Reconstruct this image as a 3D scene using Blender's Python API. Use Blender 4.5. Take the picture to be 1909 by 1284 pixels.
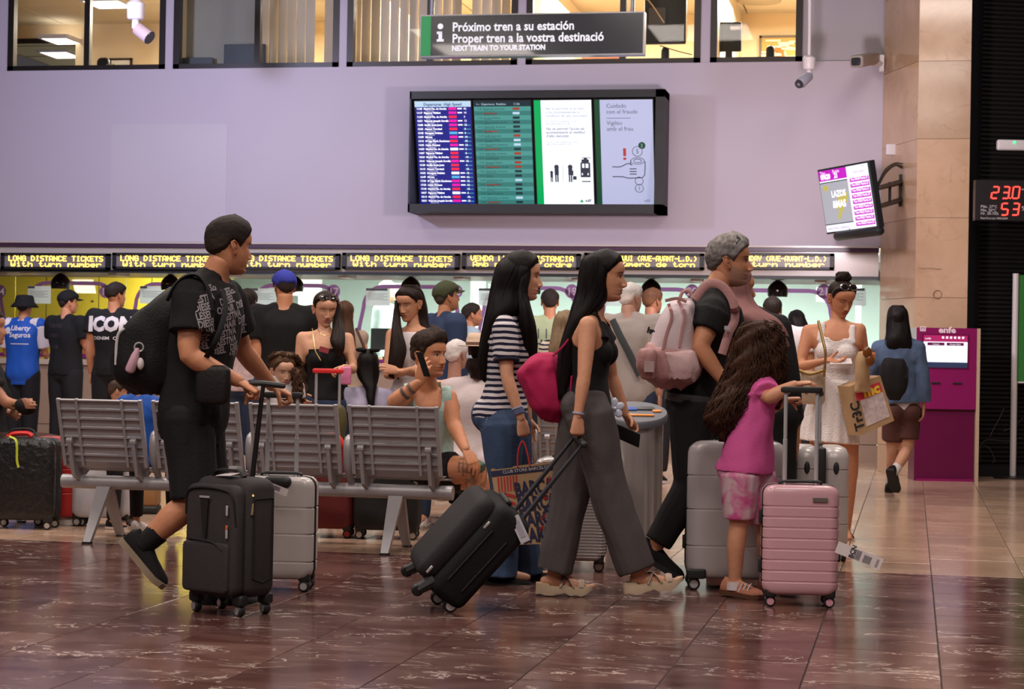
import bpy, bmesh, math, random
import numpy as np
from mathutils import Vector, Matrix
from mathutils.bvhtree import BVHTree
random.seed(7); rng = np.random.default_rng(7)
for _o in list(bpy.data.objects): bpy.data.objects.remove(_o)
SC = bpy.context.scene; COL = SC.collection
PI = math.pi
# ------------------------------------------------------------------ camera
FPX, IW, IH = 3700.0, 1909.0, 1284.0
CAM_H, YAW, ROLL, PITCH = 1.16, math.radians(11.4), math.radians(1.02), math.atan(26/3700)
fwd0 = np.array([-math.sin(YAW), math.cos(YAW), 0.0]); CR = np.array([math.cos(YAW), math.sin(YAW), 0.0]); ZU = np.array([0, 0, 1.0])
CA = fwd0.copy()
FW = fwd0*math.cos(PITCH) + ZU*math.sin(PITCH)
UP0 = ZU*math.cos(PITCH) - fwd0*math.sin(PITCH)
RT = CR*math.cos(ROLL) + UP0*math.sin(ROLL); UP = UP0*math.cos(ROLL) - CR*math.sin(ROLL)
CPOS = np.array([0, 0, CAM_H])
cam = bpy.data.objects.new('camera', bpy.data.cameras.new('camera')); COL.objects.link(cam)
M = Matrix(((RT[0], UP[0], -FW[0], 0), (RT[1], UP[1], -FW[1], 0), (RT[2], UP[2], -FW[2], CAM_H), (0, 0, 0, 1)))
cam.matrix_world = M
cam.data.sensor_width = 36; cam.data.lens = FPX/IW*36; cam.data.clip_end = 200
cam.data.dof.use_dof = True; cam.data.dof.focus_distance = 9.8; cam.data.dof.aperture_fstop = 9.0
SC.camera = cam
SC.view_settings.view_transform = 'Standard'; SC.view_settings.look = 'None'
SC.view_settings.gamma = 1; SC.view_settings.use_curve_mapping = False
SC.view_settings.exposure = 0.0
SC.cycles.max_bounces = 6; SC.cycles.diffuse_bounces = 3; SC.cycles.glossy_bounces = 4
SC.cycles.transmission_bounces = 4; SC.cycles.transparent_max_bounces = 12
SC.cycles.caustics_reflective = False; SC.cycles.caustics_refractive = False
SC.cycles.sample_clamp_indirect = 4.0
# ------------------------------------------------------------------ light
W_ = bpy.data.worlds.new('hall_air'); SC.world = W_; W_.use_nodes = True
W_.node_tree.nodes['Background'].inputs[0].default_value = (0.78, 0.66, 0.70, 1)
W_.node_tree.nodes['Background'].inputs[1].default_value = 0.075
def area(name, loc, size, power, color=(1, 1, 1), target=None, sizey=None, spread=None):
    l = bpy.data.lights.new(name, 'AREA'); l.energy = power; l.color = color; l.size = size
    if sizey: l.shape = 'RECTANGLE'; l.size_y = sizey
    if spread: l.spread = spread
    o = bpy.data.objects.new(name, l); COL.objects.link(o); o.location = loc
    t = Vector(target) if target is not None else Vector((loc[0], loc[1], loc[2]-1))
    o.rotation_euler = (t-Vector(loc)).to_track_quat('-Z', 'Y').to_euler()
    return o
for _x in (-7.5, -3.5, .5):
    for _y, _e in ((-1.0, 165), (5.0, 180), (11.5, 190), (16.5, 120)):  # row behind the camera is added to brighten the people's fronts
        area('hall_light', (_x, _y, 6.6), 1.6, _e, (1.0, .88, .80))
area('wall_fill_left', (-8.5, 17.0, 4.4), .35, 190, (.62, .66, 1.0), (-7.0, 22.06, 3.8))  # added light without a fixture, washes the left of the wall bluish
area('wall_fill_right', (-1.2, 17.0, 2.9), .35, 130, (1.0, .84, .92), (-3.2, 22.06, 3.6))  # added light without a fixture, throws the display box's shadow sideways
for _x in (-9.5, -7, -4.5, -2, 0):
    area('ticket_office_lamp', (_x, 25.3, 2.55), 1.6, 260 if _x > -7 else 115, (.96, 1.0, .97), None, .9)
for _x, _e, _c in ((-8.7, 290, (1, .93, .80)), (-6.2, 240, (1, .92, .80)), (-4.3, 230, (1, .92, .80)), (-2.4, 230, (1, .93, .82)), (-.9, 210, (1, .93, .80))):
    area('office_lamp', (_x, 24.4, 5.6), 1.2, _e, _c)
area('far_office_lamp', (-10.5, 29, 5.4), 1.5, 160, (1, 1, .9))

# ------------------------------------------------------------------ pixel -> place
def raydir(px, py):
    return FW + RT*((px-IW/2)/FPX) + UP*((IH/2-py)/FPX)
def at(px, py, d): return CPOS + raydir(px, py)*d
def onY(px, py, Y):
    r = raydir(px, py); return CPOS + r*(Y/r[1])
def onZ(px, py, Z=0.0):
    r = raydir(px, py); return CPOS + r*((Z-CAM_H)/r[2])
def project(P):
    v = np.asarray(P)-CPOS; z = v@FW
    return IW/2+FPX*(v@RT)/z, IH/2-FPX*(v@UP)/z, z
def ground_at(px, d):
    """floor point straight below pixel column px at axial depth d"""
    p = at(px, 700, d); return np.array([p[0], p[1], 0.0])
# ------------------------------------------------------------------ numpy helpers
def nrm(v):
    v = np.asarray(v, float); n = np.linalg.norm(v); return v/n if n > 1e-9 else v
def sstep(a, b, x):
    t = np.clip((np.asarray(x, float)-a)/(b-a), 0, 1); return t*t*(3-2*t)
def _hash(ix, iy, iz):
    n = (ix*374761393 + iy*668265263 + iz*2147483647 + 1274126177) & 0xffffffff
    n = ((n ^ (n >> 13))*1274126177) & 0xffffffff
    return ((n ^ (n >> 16)) & 0xffff)/65535.0*2-1
def vnoise(P, scale=1.0):
    P = np.asarray(P, float)*scale; i = np.floor(P).astype(np.int64); f = P-i; f = f*f*(3-2*f)
    r = 0
    for dx in (0, 1):
        for dy in (0, 1):
            for dz in (0, 1):
                w = (f[..., 0] if dx else 1-f[..., 0])*(f[..., 1] if dy else 1-f[..., 1])*(f[..., 2] if dz else 1-f[..., 2])
                r = r + w*_hash(i[..., 0]+dx, i[..., 1]+dy, i[..., 2]+dz)
    return r
def catmull(pts, n):
    """resample a polyline (array k x m) to n points with a Catmull-Rom spline"""
    P = np.asarray(pts, float); k = len(P)
    if k < 3:
        t = np.linspace(0, 1, n)[:, None]; return P[0]*(1-t)+P[-1]*t
    Q = np.vstack([2*P[0]-P[1], P, 2*P[-1]-P[-2]])
    out = []
    for u in np.linspace(0, k-1, n):
        i = min(int(u), k-2); t = u-i
        a, b, c, d = Q[i], Q[i+1], Q[i+2], Q[i+3]
        out.append(.5*(2*b+(c-a)*t+(2*a-5*b+4*c-d)*t*t+(3*b-a-3*c+d)*t**3))
    return np.array(out)
class MB:
    """mesh collector in world coordinates"""
    def __init__(s): s.v = []; s.f = []; s.c = []; s.m = []; s.n = 0
    def add(s, V, F, col=(1, 1, 1), mat=0):
        V = np.asarray(V, float); s.v.append(V)
        c = np.asarray(col, float)
        s.c.append(np.tile(c, (len(V), 1)) if c.ndim == 1 else c)
        o = s.n
        for f in F: s.f.append(tuple(i+o for i in f)); s.m.append(mat)
        s.n += len(V); return s
    def join(s, o, mat=None):
        for f, m in zip(o.f, o.m): s.f.append(tuple(i+s.n for i in f)); s.m.append(m if mat is None else mat)
        s.v += o.v; s.c += o.c; s.n += o.n; return s
    def verts(s): return np.vstack(s.v) if s.v else np.zeros((0, 3))
    def cols(s): return np.vstack(s.c)
    # ---- shapes
    def box(s, c, size, axes=None, col=(1, 1, 1), mat=0, taper=1.0):
        c = np.asarray(c, float); h = np.asarray(size, float)/2
        A = np.eye(3) if axes is None else np.array([nrm(a) for a in axes])
        V = [c + A[0]*h[0]*x*(taper if z > 0 else 1) + A[1]*h[1]*y*(taper if z > 0 else 1) + A[2]*h[2]*z for z in (-1, 1) for y in (-1, 1) for x in (-1, 1)]
        return s.add(V, [(0, 2, 3, 1), (4, 5, 7, 6), (0, 1, 5, 4), (2, 6, 7, 3), (0, 4, 6, 2), (1, 3, 7, 5)], col, mat)
    def bx(s, x0, x1, y0, y1, z0, z1, col=(1, 1, 1), mat=0):
        return s.box(((x0+x1)/2, (y0+y1)/2, (z0+z1)/2), (x1-x0, y1-y0, z1-z0), None, col, mat)
    def quad(s, pts, mat=0, col=(1, 1, 1)): return s.add(pts, [tuple(range(len(pts)))], col, mat)
    def rings(s, R, cap=True, col=(1, 1, 1), mat=0, closed=False):
        R = np.asarray(R, float); k, n, _ = R.shape
        F = []
        for i in range(k if closed else k-1):
            a = i*n; b = ((i+1) % k)*n
            for j in range(n):
                F.append((a+j, a+(j+1) % n, b+(j+1) % n, b+j))
        if cap and not closed:
            F.append(tuple(range(n-1, -1, -1))); F.append(tuple((k-1)*n+j for j in range(n)))
        c = np.asarray(col, float)
        if c.ndim == 2 and len(c) == k: c = np.repeat(c, n, axis=0)
        return s.add(R.reshape(-1, 3), F, c, mat)
    def tube(s, pts, r, n=10, side=None, r2=None, cap=True, col=(1, 1, 1), mat=0, round_=False):
        """sweep; r = half width along side, r2 = half width along the other axis"""
        P = np.asarray(pts, float); k = len(P)
        r = np.full(k, r) if np.isscalar(r) else np.asarray(r, float)
        r2 = r if r2 is None else (np.full(k, r2) if np.isscalar(r2) else np.asarray(r2, float))
        T = np.gradient(P, axis=0) if k > 2 else np.array([P[1]-P[0]]*2)
        T = np.array([nrm(t) for t in T])
        if round_:
            for e in (0, -1):
                q = P[e]+(-T[0] if e == 0 else T[-1])*r[e]*.75; 
                m = P[e]+(-T[0] if e == 0 else T[-1])*r[e]*.5
                if e == 0: P = np.vstack([q, m, P]); r = np.r_[r[0]*.3, r[0]*.8, r]; r2 = np.r_[r2[0]*.3, r2[0]*.8, r2]; T = np.vstack([T[0], T[0], T])
                else: P = np.vstack([P, m, q]); r = np.r_[r, r[-1]*.8, r[-1]*.3]; r2 = np.r_[r2, r2[-1]*.8, r2[-1]*.3]; T = np.vstack([T, T[-1], T[-1]])
        k = len(P)
        if side is None:
            t0 = T[0]; side = np.cross(t0, [0, 0, 1.0])
            if np.linalg.norm(side) < .2: side = np.cross(t0, [0, 1.0, 0])
        S = nrm(side); th = np.arange(n)/n*2*PI; R = []
        for i in range(k):
            S = nrm(S-T[i]*(S@T[i])); U = np.cross(T[i], S)
            R.append(P[i]+np.outer(np.cos(th)*r[i], S)+np.outer(np.sin(th)*r2[i], U))
        return s.rings(R, cap, col, mat)
    def cyl(s, p0, p1, r, n=16, r1=None, col=(1, 1, 1), mat=0):
        return s.tube([p0, p1], [r, r if r1 is None else r1], n, None, None, True, col, mat)
    def ball(s, c, r, axes=None, nu=14, nv=10, col=(1, 1, 1), mat=0):
        r = np.array([r, r, r]) if np.isscalar(r) else np.asarray(r, float)
        A = np.eye(3) if axes is None else np.array([nrm(a) for a in axes]); R = []
        for i in range(nv+1):
            t = PI*(i+.02*(i == 0)-.02*(i == nv))/nv; th = np.arange(nu)/nu*2*PI
            L = np.stack([np.sin(t)*np.cos(th)*r[0], np.sin(t)*np.sin(th)*r[1], np.full(nu, -np.cos(t)*r[2])], 1)
            R.append(np.asarray(c)+L@A)
        return s.rings(R, True, col, mat)
    def prism(s, poly, ext, col=(1, 1, 1), mat=0):
        """polygon (k x 3) swept by vector ext"""
        P = np.asarray(poly, float); e = np.asarray(ext, float); k = len(P)
        F = [tuple(range(k-1, -1, -1)), tuple(range(k, 2*k))]+[(i, (i+1) % k, k+(i+1) % k, k+i) for i in range(k)]
        return s.add(np.vstack([P, P+e]), F, col, mat)
    def rbox(s, c, size, axes=None, r=.02, n=4, col=(1, 1, 1), mat=0, grooves=(), gd=.004, gw=.006, endr=None, bulge=0.0):
        """box with vertical edges of radius r and rounded ends, lofted along its third axis; grooves = heights (0..1) of inset lines"""
        c = np.asarray(c, float); w, d, h = size; endr = r if endr is None else endr
        A = np.eye(3) if axes is None else np.array([nrm(a) for a in axes])
        Z = [0, .12*endr, .3*endr, .6*endr, endr]
        Z += [h-z for z in Z]
        for g in grooves: Z += [g*h-gw, g*h-gw*.5, g*h+gw*.5, g*h+gw]
        Z = sorted(set(Z)); R = []
        for z in Z:
            e = min(z, h-z); ins = endr-math.sqrt(max(0, endr*endr-(endr-min(e, endr))**2)) if endr > 0 else 0
            for g in grooves:
                if abs(z-g*h) <= gw*.6: ins += gd
            b = bulge*math.sin(PI*z/h)
            ww, dd = w/2-ins+b, d/2-ins*min(1, d/w*1.5 if d < w*.6 else 1)+b; rr = min(r, ww*.98, dd*.98); L = []
            for qx, qy, a0 in ((1, 1, 0), (-1, 1, 90), (-1, -1, 180), (1, -1, 270)):
                for k in range(n+1):
                    a = math.radians(a0+90*k/n); L.append(((ww-rr)*qx+rr*math.cos(a), (dd-rr)*qy+rr*math.sin(a)))
            L = np.array(L); R.append(c+np.outer(L[:, 0], A[0])+np.outer(L[:, 1], A[1])+A[2]*(z-h/2))
        return s.rings(R, True, col, mat)
ORG = {}
def _cut(name):
    return name
def link_mesh(name, V, F, C, Mi, mats, org, smooth, sharp):
    me = bpy.data.meshes.new(name)
    me.from_pydata((V-org).tolist(), [], F)
    for m in mats: me.materials.append(m)
    if len(mats) > 1: me.polygons.foreach_set('material_index', np.asarray(Mi, np.int32))
    if C is not None:
        a = me.color_attributes.new('Col', 'FLOAT_COLOR', 'POINT')
        a.data.foreach_set('color', np.hstack([C, np.ones((len(C), 1))]).astype(np.float32).ravel())
    if smooth:
        me.polygons.foreach_set('use_smooth', np.ones(len(F), bool))
        if sharp: me.set_sharp_from_angle(angle=math.radians(sharp))
    me.update()
    return me
def part(name, mb, mat, parent=None, smooth=True, sharp=40, colors=False, label=None, org=None):
    """link collected geometry as ONE mesh object under parent (or at top level)"""
    mats = mat if isinstance(mat, (list, tuple)) else [mat]
    V = mb.verts()
    if parent is not None: o0 = ORG[parent.name]
    else:
        lo, hi = V.min(0), V.max(0)
        o0 = np.array([(lo[0]+hi[0])/2, (lo[1]+hi[1])/2, lo[2]]) if org is None else np.asarray(org, float)
    me = link_mesh(name, V, mb.f, mb.cols() if colors else None, mb.m, mats, o0, smooth, sharp)
    ob = bpy.data.objects.new(name, me); COL.objects.link(ob)
    if parent is not None: ob.parent = parent
    else: ob.location = o0
    ORG[ob.name] = o0
    if label: ob['label'] = label
    if any(w in name for w in ('text', 'lettering', 'print', 'tags', 'slogan', 'digits', 'pictogram', 'stripes', 'strokes', 'drawing', 'blocks', 'bars', 'bands', 'letters', 'slots', 'buttons', 'mark', 'grid', 'fluted_hair')): ob['kind'] = 'stuff'
    return ob
def tag(o, label=None, cat=None, group=None, kind=None):
    if label: o['label'] = label
    if cat: o['category'] = cat
    if group: o['group'] = group
    if kind: o['kind'] = kind
    return o
def thing(name, loc, label, cat, group=None):
    o = bpy.data.objects.new(name, None); COL.objects.link(o); o.location = loc; o.empty_display_size = .05
    ORG[o.name] = np.asarray(loc, float); return tag(o, label, cat, group)
def structure(name, mb, mat, smooth=False, parent=None, **k):
    o = part(name, mb, mat, parent, smooth, **k)
    if parent is None: o['kind'] = 'structure'
    return o
def sroot(name, loc=(0, 0, 0)):
    o = bpy.data.objects.new(name, None); COL.objects.link(o); o.location = loc; o['kind'] = 'structure'
    ORG[o.name] = np.asarray(loc, float); return o
def clone_tree(o, offset, parent=None):
    c = o.copy(); COL.objects.link(c)
    if parent is None: c.location = Vector(o.location)+Vector(offset); ORG[c.name] = ORG[o.name]+np.asarray(offset)
    else: c.parent = parent; ORG[c.name] = ORG[o.name]+np.asarray(offset)
    for ch in [x for x in COL.objects if x.parent == o]: clone_tree(ch, offset, c)
    return c
def remesh(mb, voxel=.008, it=4, fac=.5):
    """merge overlapping closed solids of mb into one continuous surface"""
    me = bpy.data.meshes.new('t'); me.from_pydata(mb.verts().tolist(), [], mb.f)
    ob = bpy.data.objects.new('t', me); COL.objects.link(ob)
    m = ob.modifiers.new('r', 'REMESH'); m.mode = 'VOXEL'; m.voxel_size = voxel
    if it:
        k = ob.modifiers.new('s', 'SMOOTH'); k.factor = fac; k.iterations = it
    dg = bpy.context.evaluated_depsgraph_get(); ev = ob.evaluated_get(dg); em = ev.to_mesh()
    n = len(em.vertices); V = np.empty(n*3, np.float32); em.vertices.foreach_get('co', V)
    li = np.empty(len(em.loops), np.int32); em.loops.foreach_get('vertex_index', li)
    st = np.empty(len(em.polygons), np.int32); em.polygons.foreach_get('loop_start', st)
    tt = np.empty(len(em.polygons), np.int32); em.polygons.foreach_get('loop_total', tt)
    F = [tuple(li[a:a+b]) for a, b in zip(st.tolist(), tt.tolist())]
    F = [tuple(int(i) for i in f) for f in F]
    ev.to_mesh_clear(); bpy.data.objects.remove(ob); bpy.data.meshes.remove(me)
    out = MB(); out.add(V.reshape(-1, 3).astype(float), F); return out
def normals(V, F):
    N = np.zeros_like(V)
    q = np.array([f if len(f) == 4 else (f[0], f[1], f[2], f[2]) for f in F if len(f) in (3, 4)])
    n = np.cross(V[q[:, 2]]-V[q[:, 0]], V[q[:, 3]]-V[q[:, 1]])
    for k in range(4): np.add.at(N, q[:, k], n)
    return N/(np.linalg.norm(N, axis=1, keepdims=True)+1e-12)
def wrinkle(mb, amp=.004, scale=14, stretch=(1, 1, .5), seed=0):
    V = mb.verts(); N = normals(V, mb.f); S = np.asarray(stretch)
    d = vnoise(V*S+seed*3.7, scale)+.5*vnoise(V*S+seed*1.3+5, scale*2.1)
    mb.v = [V+N*(d*amp)[:, None]]; mb.c = [mb.cols()]; return mb
def trim(mb, *fs):
    """remove faces where any f(P) > 0 and slide the border onto f = 0"""
    V = mb.verts(); C = mb.cols()
    for f in fs:
        val = f(V); F = [q for q in mb.f if sum(1 for i in q if val[i] > 0) < len(q)]
        use = sorted({i for q in F for i in q}); mp = {a: b for b, a in enumerate(use)}
        V = V[use]; C = C[use]; F = [tuple(mp[i] for i in q) for q in F]; val = val[use]
        e = 1e-4; bad = np.where(val > 0)[0]
        if len(bad):
            P = V[bad].copy()
            for _ in range(3):
                g = np.stack([(f(P+np.eye(3)[k]*e)-f(P-np.eye(3)[k]*e))/(2*e) for k in range(3)], 1)
                v0 = f(P); g2 = (g*g).sum(1)+1e-6
                st = g*(v0/g2)[:, None]; l = np.linalg.norm(st, axis=1, keepdims=True)
                P = P-st*np.minimum(1, .012/(l+1e-9))
            V[bad] = P
        mb.f = F
    mb.v = [V]; mb.c = [C]; mb.m = [0]*len(mb.f); mb.n = len(V); return mb
# ------------------------------------------------------------------ materials
MATS = {}
def _nt(name):
    m = bpy.data.materials.new(name); m.use_nodes = True; nt = m.node_tree; return m, nt, nt.nodes['Principled BSDF'], nt.nodes, nt.links
def srgb(r, g, b):
    f = lambda c: (c/255/12.92 if c/255 <= .04045 else ((c/255+.055)/1.055)**2.4)
    return (f(r), f(g), f(b))
def mat(name, col, rough=.5, metal=0.0, var=.08, scale=30, bump=.0, bscale=60, spec=.5, coat=0, stretch=(1, 1, 1), objvar=0):
    """plain procedural surface: base colour with a little noise variation and fine relief"""
    if name in MATS: return MATS[name]
    m, nt, b, N, L = _nt(name)
    tc = N.new('ShaderNodeTexCoord'); mp = N.new('ShaderNodeMapping'); mp.inputs['Scale'].default_value = stretch
    L.new(tc.outputs['Object'], mp.inputs[0])
    nz = N.new('ShaderNodeTexNoise'); nz.inputs['Scale'].default_value = scale; nz.inputs['Detail'].default_value = 3
    L.new(mp.outputs[0], nz.inputs[0])
    mx = N.new('ShaderNodeMix'); mx.data_type = 'RGBA'
    mx.inputs[6].default_value = (*[c*(1-var) for c in col], 1); mx.inputs[7].default_value = (*[min(1, c*(1+var)) for c in col], 1)
    L.new(nz.outputs[0], mx.inputs[0]); out = mx.outputs[2]
    if objvar:
        oi = N.new('ShaderNodeObjectInfo'); hv = N.new('ShaderNodeHueSaturation'); mr = N.new('ShaderNodeMapRange')
        mr.inputs[3].default_value = 1-objvar; mr.inputs[4].default_value = 1+objvar
        L.new(oi.outputs['Random'], mr.inputs[0]); L.new(mr.outputs[0], hv.inputs['Value']); L.new(out, hv.inputs['Color']); out = hv.outputs[0]
    L.new(out, b.inputs['Base Color'])
    b.inputs['Roughness'].default_value = rough; b.inputs['Metallic'].default_value = metal
    b.inputs['Specular IOR Level'].default_value = spec; b.inputs['Coat Weight'].default_value = coat
    if bump:
        n2 = N.new('ShaderNodeTexNoise'); n2.inputs['Scale'].default_value = bscale; L.new(mp.outputs[0], n2.inputs[0])
        bp = N.new('ShaderNodeBump'); bp.inputs['Strength'].default_value = bump; bp.inputs['Distance'].default_value = .01
        L.new(n2.outputs[0], bp.inputs['Height']); L.new(bp.outputs[0], b.inputs['Normal'])
    MATS[name] = m; return m
def emit(name, col, strength=1.0):
    if name in MATS: return MATS[name]
    m, nt, b, N, L = _nt(name)
    b.inputs['Base Color'].default_value = (*[c*.3 for c in col], 1); b.inputs['Emission Color'].default_value = (*col, 1)
    b.inputs['Emission Strength'].default_value = strength; b.inputs['Roughness'].default_value = .3
    MATS[name] = m; return m
def vcol(name, rough=.5, bump=0, bscale=200, spec=.4, sss=0, sheen=0):
    """surface whose own colours (lips, brows, prints) ride on the mesh"""
    if name in MATS: return MATS[name]
    m, nt, b, N, L = _nt(name)
    a = N.new('ShaderNodeVertexColor'); a.layer_name = 'Col'
    tc = N.new('ShaderNodeTexCoord'); nz = N.new('ShaderNodeTexNoise'); nz.inputs['Scale'].default_value = 45
    L.new(tc.outputs['Object'], nz.inputs[0])
    mr = N.new('ShaderNodeMapRange'); mr.inputs[3].default_value = .88; mr.inputs[4].default_value = 1.12; L.new(nz.outputs[0], mr.inputs[0])
    mm = N.new('ShaderNodeMix'); mm.data_type = 'RGBA'; mm.blend_type = 'MULTIPLY'; mm.inputs[0].default_value = 1
    L.new(a.outputs[0], mm.inputs[6]); L.new(mr.outputs[0], mm.inputs[7]); L.new(mm.outputs[2], b.inputs['Base Color'])
    b.inputs['Roughness'].default_value = rough; b.inputs['Specular IOR Level'].default_value = spec
    if sheen: b.inputs['Sheen Weight'].default_value = sheen
    if sss:
        b.inputs['Subsurface Weight'].default_value = sss; b.inputs['Subsurface Radius'].default_value = (.012, .004, .002); b.inputs['Subsurface Scale'].default_value = 1
    if bump:
        n2 = N.new('ShaderNodeTexNoise'); n2.inputs['Scale'].default_value = bscale; L.new(tc.outputs['Object'], n2.inputs[0])
        bp = N.new('ShaderNodeBump'); bp.inputs['Strength'].default_value = bump; bp.inputs['Distance'].default_value = .005
        L.new(n2.outputs[0], bp.inputs['Height']); L.new(bp.outputs[0], b.inputs['Normal'])
    MATS[name] = m; return m
def glass_mat(name, tint=(1, 1, 1), gloss=.08):
    if name in MATS: return MATS[name]
    m = bpy.data.materials.new(name); m.use_nodes = True; nt = m.node_tree; N, L = nt.nodes, nt.links; N.clear()
    o = N.new('ShaderNodeOutputMaterial'); t = N.new('ShaderNodeBsdfTransparent'); t.inputs[0].default_value = (*tint, 1)
    g = N.new('ShaderNodeBsdfGlossy'); g.inputs['Roughness'].default_value = .02; x = N.new('ShaderNodeMixShader')
    fr = N.new('ShaderNodeFresnel'); fr.inputs[0].default_value = 1.45
    ma = N.new('ShaderNodeMath'); ma.operation = 'MULTIPLY'; ma.inputs[1].default_value = gloss*12; L.new(fr.outputs[0], ma.inputs[0]); L.new(ma.outputs[0], x.inputs[0])
    L.new(t.outputs[0], x.inputs[1]); L.new(g.outputs[0], x.inputs[2]); L.new(x.outputs[0], o.inputs[0])
    MATS[name] = m; return m
def film(name, col, trans=.5):
    """thin sheet that also lets light through from behind"""
    if name in MATS: return MATS[name]
    m = bpy.data.materials.new(name); m.use_nodes = True; nt = m.node_tree; N, L = nt.nodes, nt.links; N.clear()
    o = N.new('ShaderNodeOutputMaterial'); a = N.new('ShaderNodeBsdfDiffuse'); b = N.new('ShaderNodeBsdfTranslucent'); x = N.new('ShaderNodeMixShader'); x.inputs[0].default_value = trans
    a.inputs[0].default_value = b.inputs[0].default_value = (*col, 1); L.new(a.outputs[0], x.inputs[1]); L.new(b.outputs[0], x.inputs[2]); L.new(x.outputs[0], o.inputs[0]); MATS[name] = m; return m
def text_mb(body, size, origin, ax, ay, align='LEFT', bold=0.0, sx=1.0, depth=0.0):
    """lettering as flat geometry: origin, ax = reading direction, ay = up"""
    cu = bpy.data.curves.new('t', 'FONT'); cu.body = body; cu.size = size; cu.align_x = align; cu.resolution_u = 2
    cu.offset = bold; cu.extrude = depth
    ob = bpy.data.objects.new('t', cu); COL.objects.link(ob)
    dg = bpy.context.evaluated_depsgraph_get(); me = bpy.data.meshes.new_from_object(ob.evaluated_get(dg))
    n = len(me.vertices); V = np.empty(n*3, np.float32); me.vertices.foreach_get('co', V); V = V.reshape(-1, 3).astype(float)
    F = [tuple(p.vertices) for p in me.polygons]
    bpy.data.objects.remove(ob); bpy.data.curves.remove(cu); bpy.data.meshes.remove(me)
    ax, ay = nrm(ax), nrm(ay); az = np.cross(ax, ay)
    out = MB(); out.add(np.asarray(origin)+np.outer(V[:, 0]*sx, ax)+np.outer(V[:, 1], ay)+np.outer(V[:, 2], az), F); return out
# ================================================================== SETTING
YW = 22.06            # front plane of the hall wall and fascia
YG = 23.85            # ticket-window glass
def wx(px, py=120, Y=YW): return onY(px, py, Y)[0]
def wz(px, py, Y=YW): return onY(px, py, Y)[2]
def marble(name, base, base2, vein, rough, veinw=.035, veinscale=2.2, vmix=.8, coat=0.0, wave=(1, 1, 1), spec=.5):
    if name in MATS: return MATS[name]
    m, nt, b, N, L = _nt(name)
    ge = N.new('ShaderNodeNewGeometry'); oi = N.new('ShaderNodeObjectInfo')
    sc = N.new('ShaderNodeVectorMath'); sc.operation = 'SCALE'; sc.inputs[3].default_value = 37.0
    cx = N.new('ShaderNodeCombineXYZ')
    for i in range(3): L.new(oi.outputs['Random'], cx.inputs[i])
    L.new(cx.outputs[0], sc.inputs[0])
    ad = N.new('ShaderNodeVectorMath'); ad.operation = 'ADD'; L.new(ge.outputs['Position'], ad.inputs[0]); L.new(sc.outputs[0], ad.inputs[1])
    mu = N.new('ShaderNodeVectorMath'); mu.operation = 'MULTIPLY'; mu.inputs[1].default_value = wave; L.new(ad.outputs[0], mu.inputs[0])
    n1 = N.new('ShaderNodeTexNoise'); n1.inputs['Scale'].default_value = 1.7; n1.inputs['Detail'].default_value = 6; n1.inputs['Roughness'].default_value = .65
    n1.inputs['Distortion'].default_value = .8; L.new(mu.outputs[0], n1.inputs[0])
    r1 = N.new('ShaderNodeMapRange'); r1.inputs[1].default_value = .35; r1.inputs[2].default_value = .65; L.new(n1.outputs[0], r1.inputs[0])
    mx = N.new('ShaderNodeMix'); mx.data_type = 'RGBA'; mx.inputs[6].default_value = (*base, 1); mx.inputs[7].default_value = (*base2, 1); L.new(r1.outputs[0], mx.inputs[0])
    n2 = N.new('ShaderNodeTexNoise'); n2.inputs['Scale'].default_value = veinscale; n2.inputs['Detail'].default_value = 7; n2.inputs['Roughness'].default_value = .55
    n2.inputs['Distortion'].default_value = 1.6; L.new(mu.outputs[0], n2.inputs[0])
    s1 = N.new('ShaderNodeMath'); s1.operation = 'SUBTRACT'; s1.inputs[1].default_value = .5; L.new(n2.outputs[0], s1.inputs[0])
    a1 = N.new('ShaderNodeMath'); a1.operation = 'ABSOLUTE'; L.new(s1.outputs[0], a1.inputs[0])
    r2 = N.new('ShaderNodeMapRange'); r2.inputs[1].default_value = 0; r2.inputs[2].default_value = veinw; r2.inputs[3].default_value = vmix; r2.inputs[4].default_value = 0; L.new(a1.outputs[0], r2.inputs[0])
    n3 = N.new('ShaderNodeTexNoise'); n3.inputs['Scale'].default_value = 3.1; L.new(mu.outputs[0], n3.inputs[0])
    r3 = N.new('ShaderNodeMapRange'); r3.inputs[1].default_value = .46; r3.inputs[2].default_value = .62; L.new(n3.outputs[0], r3.inputs[0])
    mm = N.new('ShaderNodeMath'); mm.operation = 'MULTIPLY'; L.new(r2.outputs[0], mm.inputs[0]); L.new(r3.outputs[0], mm.inputs[1])
    m2 = N.new('ShaderNodeMix'); m2.data_type = 'RGBA'; m2.inputs[7].default_value = (*vein, 1); L.new(mx.outputs[2], m2.inputs[6]); L.new(mm.outputs[0], m2.inputs[0])
    hv = N.new('ShaderNodeHueSaturation'); mr = N.new('ShaderNodeMapRange'); mr.inputs[3].default_value = .82; mr.inputs[4].default_value = 1.18
    L.new(oi.outputs['Random'], mr.inputs[0]); L.new(mr.outputs[0], hv.inputs['Value']); L.new(m2.outputs[2], hv.inputs['Color'])
    L.new(hv.outputs[0], b.inputs['Base Color'])
    r4 = N.new('ShaderNodeMapRange'); r4.inputs[3].default_value = rough*.8; r4.inputs[4].default_value = rough*1.3; L.new(n1.outputs[0], r4.inputs[0]); L.new(r4.outputs[0], b.inputs['Roughness'])
    b.inputs['Specular IOR Level'].default_value = spec; b.inputs['Coat Weight'].default_value = coat
    MATS[name] = m; return m
M_brown = marble('brown_marble', (.060, .020, .016), (.150, .078, .066), (.62, .50, .44), .16, .017, 3.3, .95, wave=(.75, 1.5, 1), spec=.3)
M_beige = marble('beige_marble', (.40, .255, .175), (.50, .335, .235), (.28, .17, .115), .17, .03, 1.5, .35, spec=.35)
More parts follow.
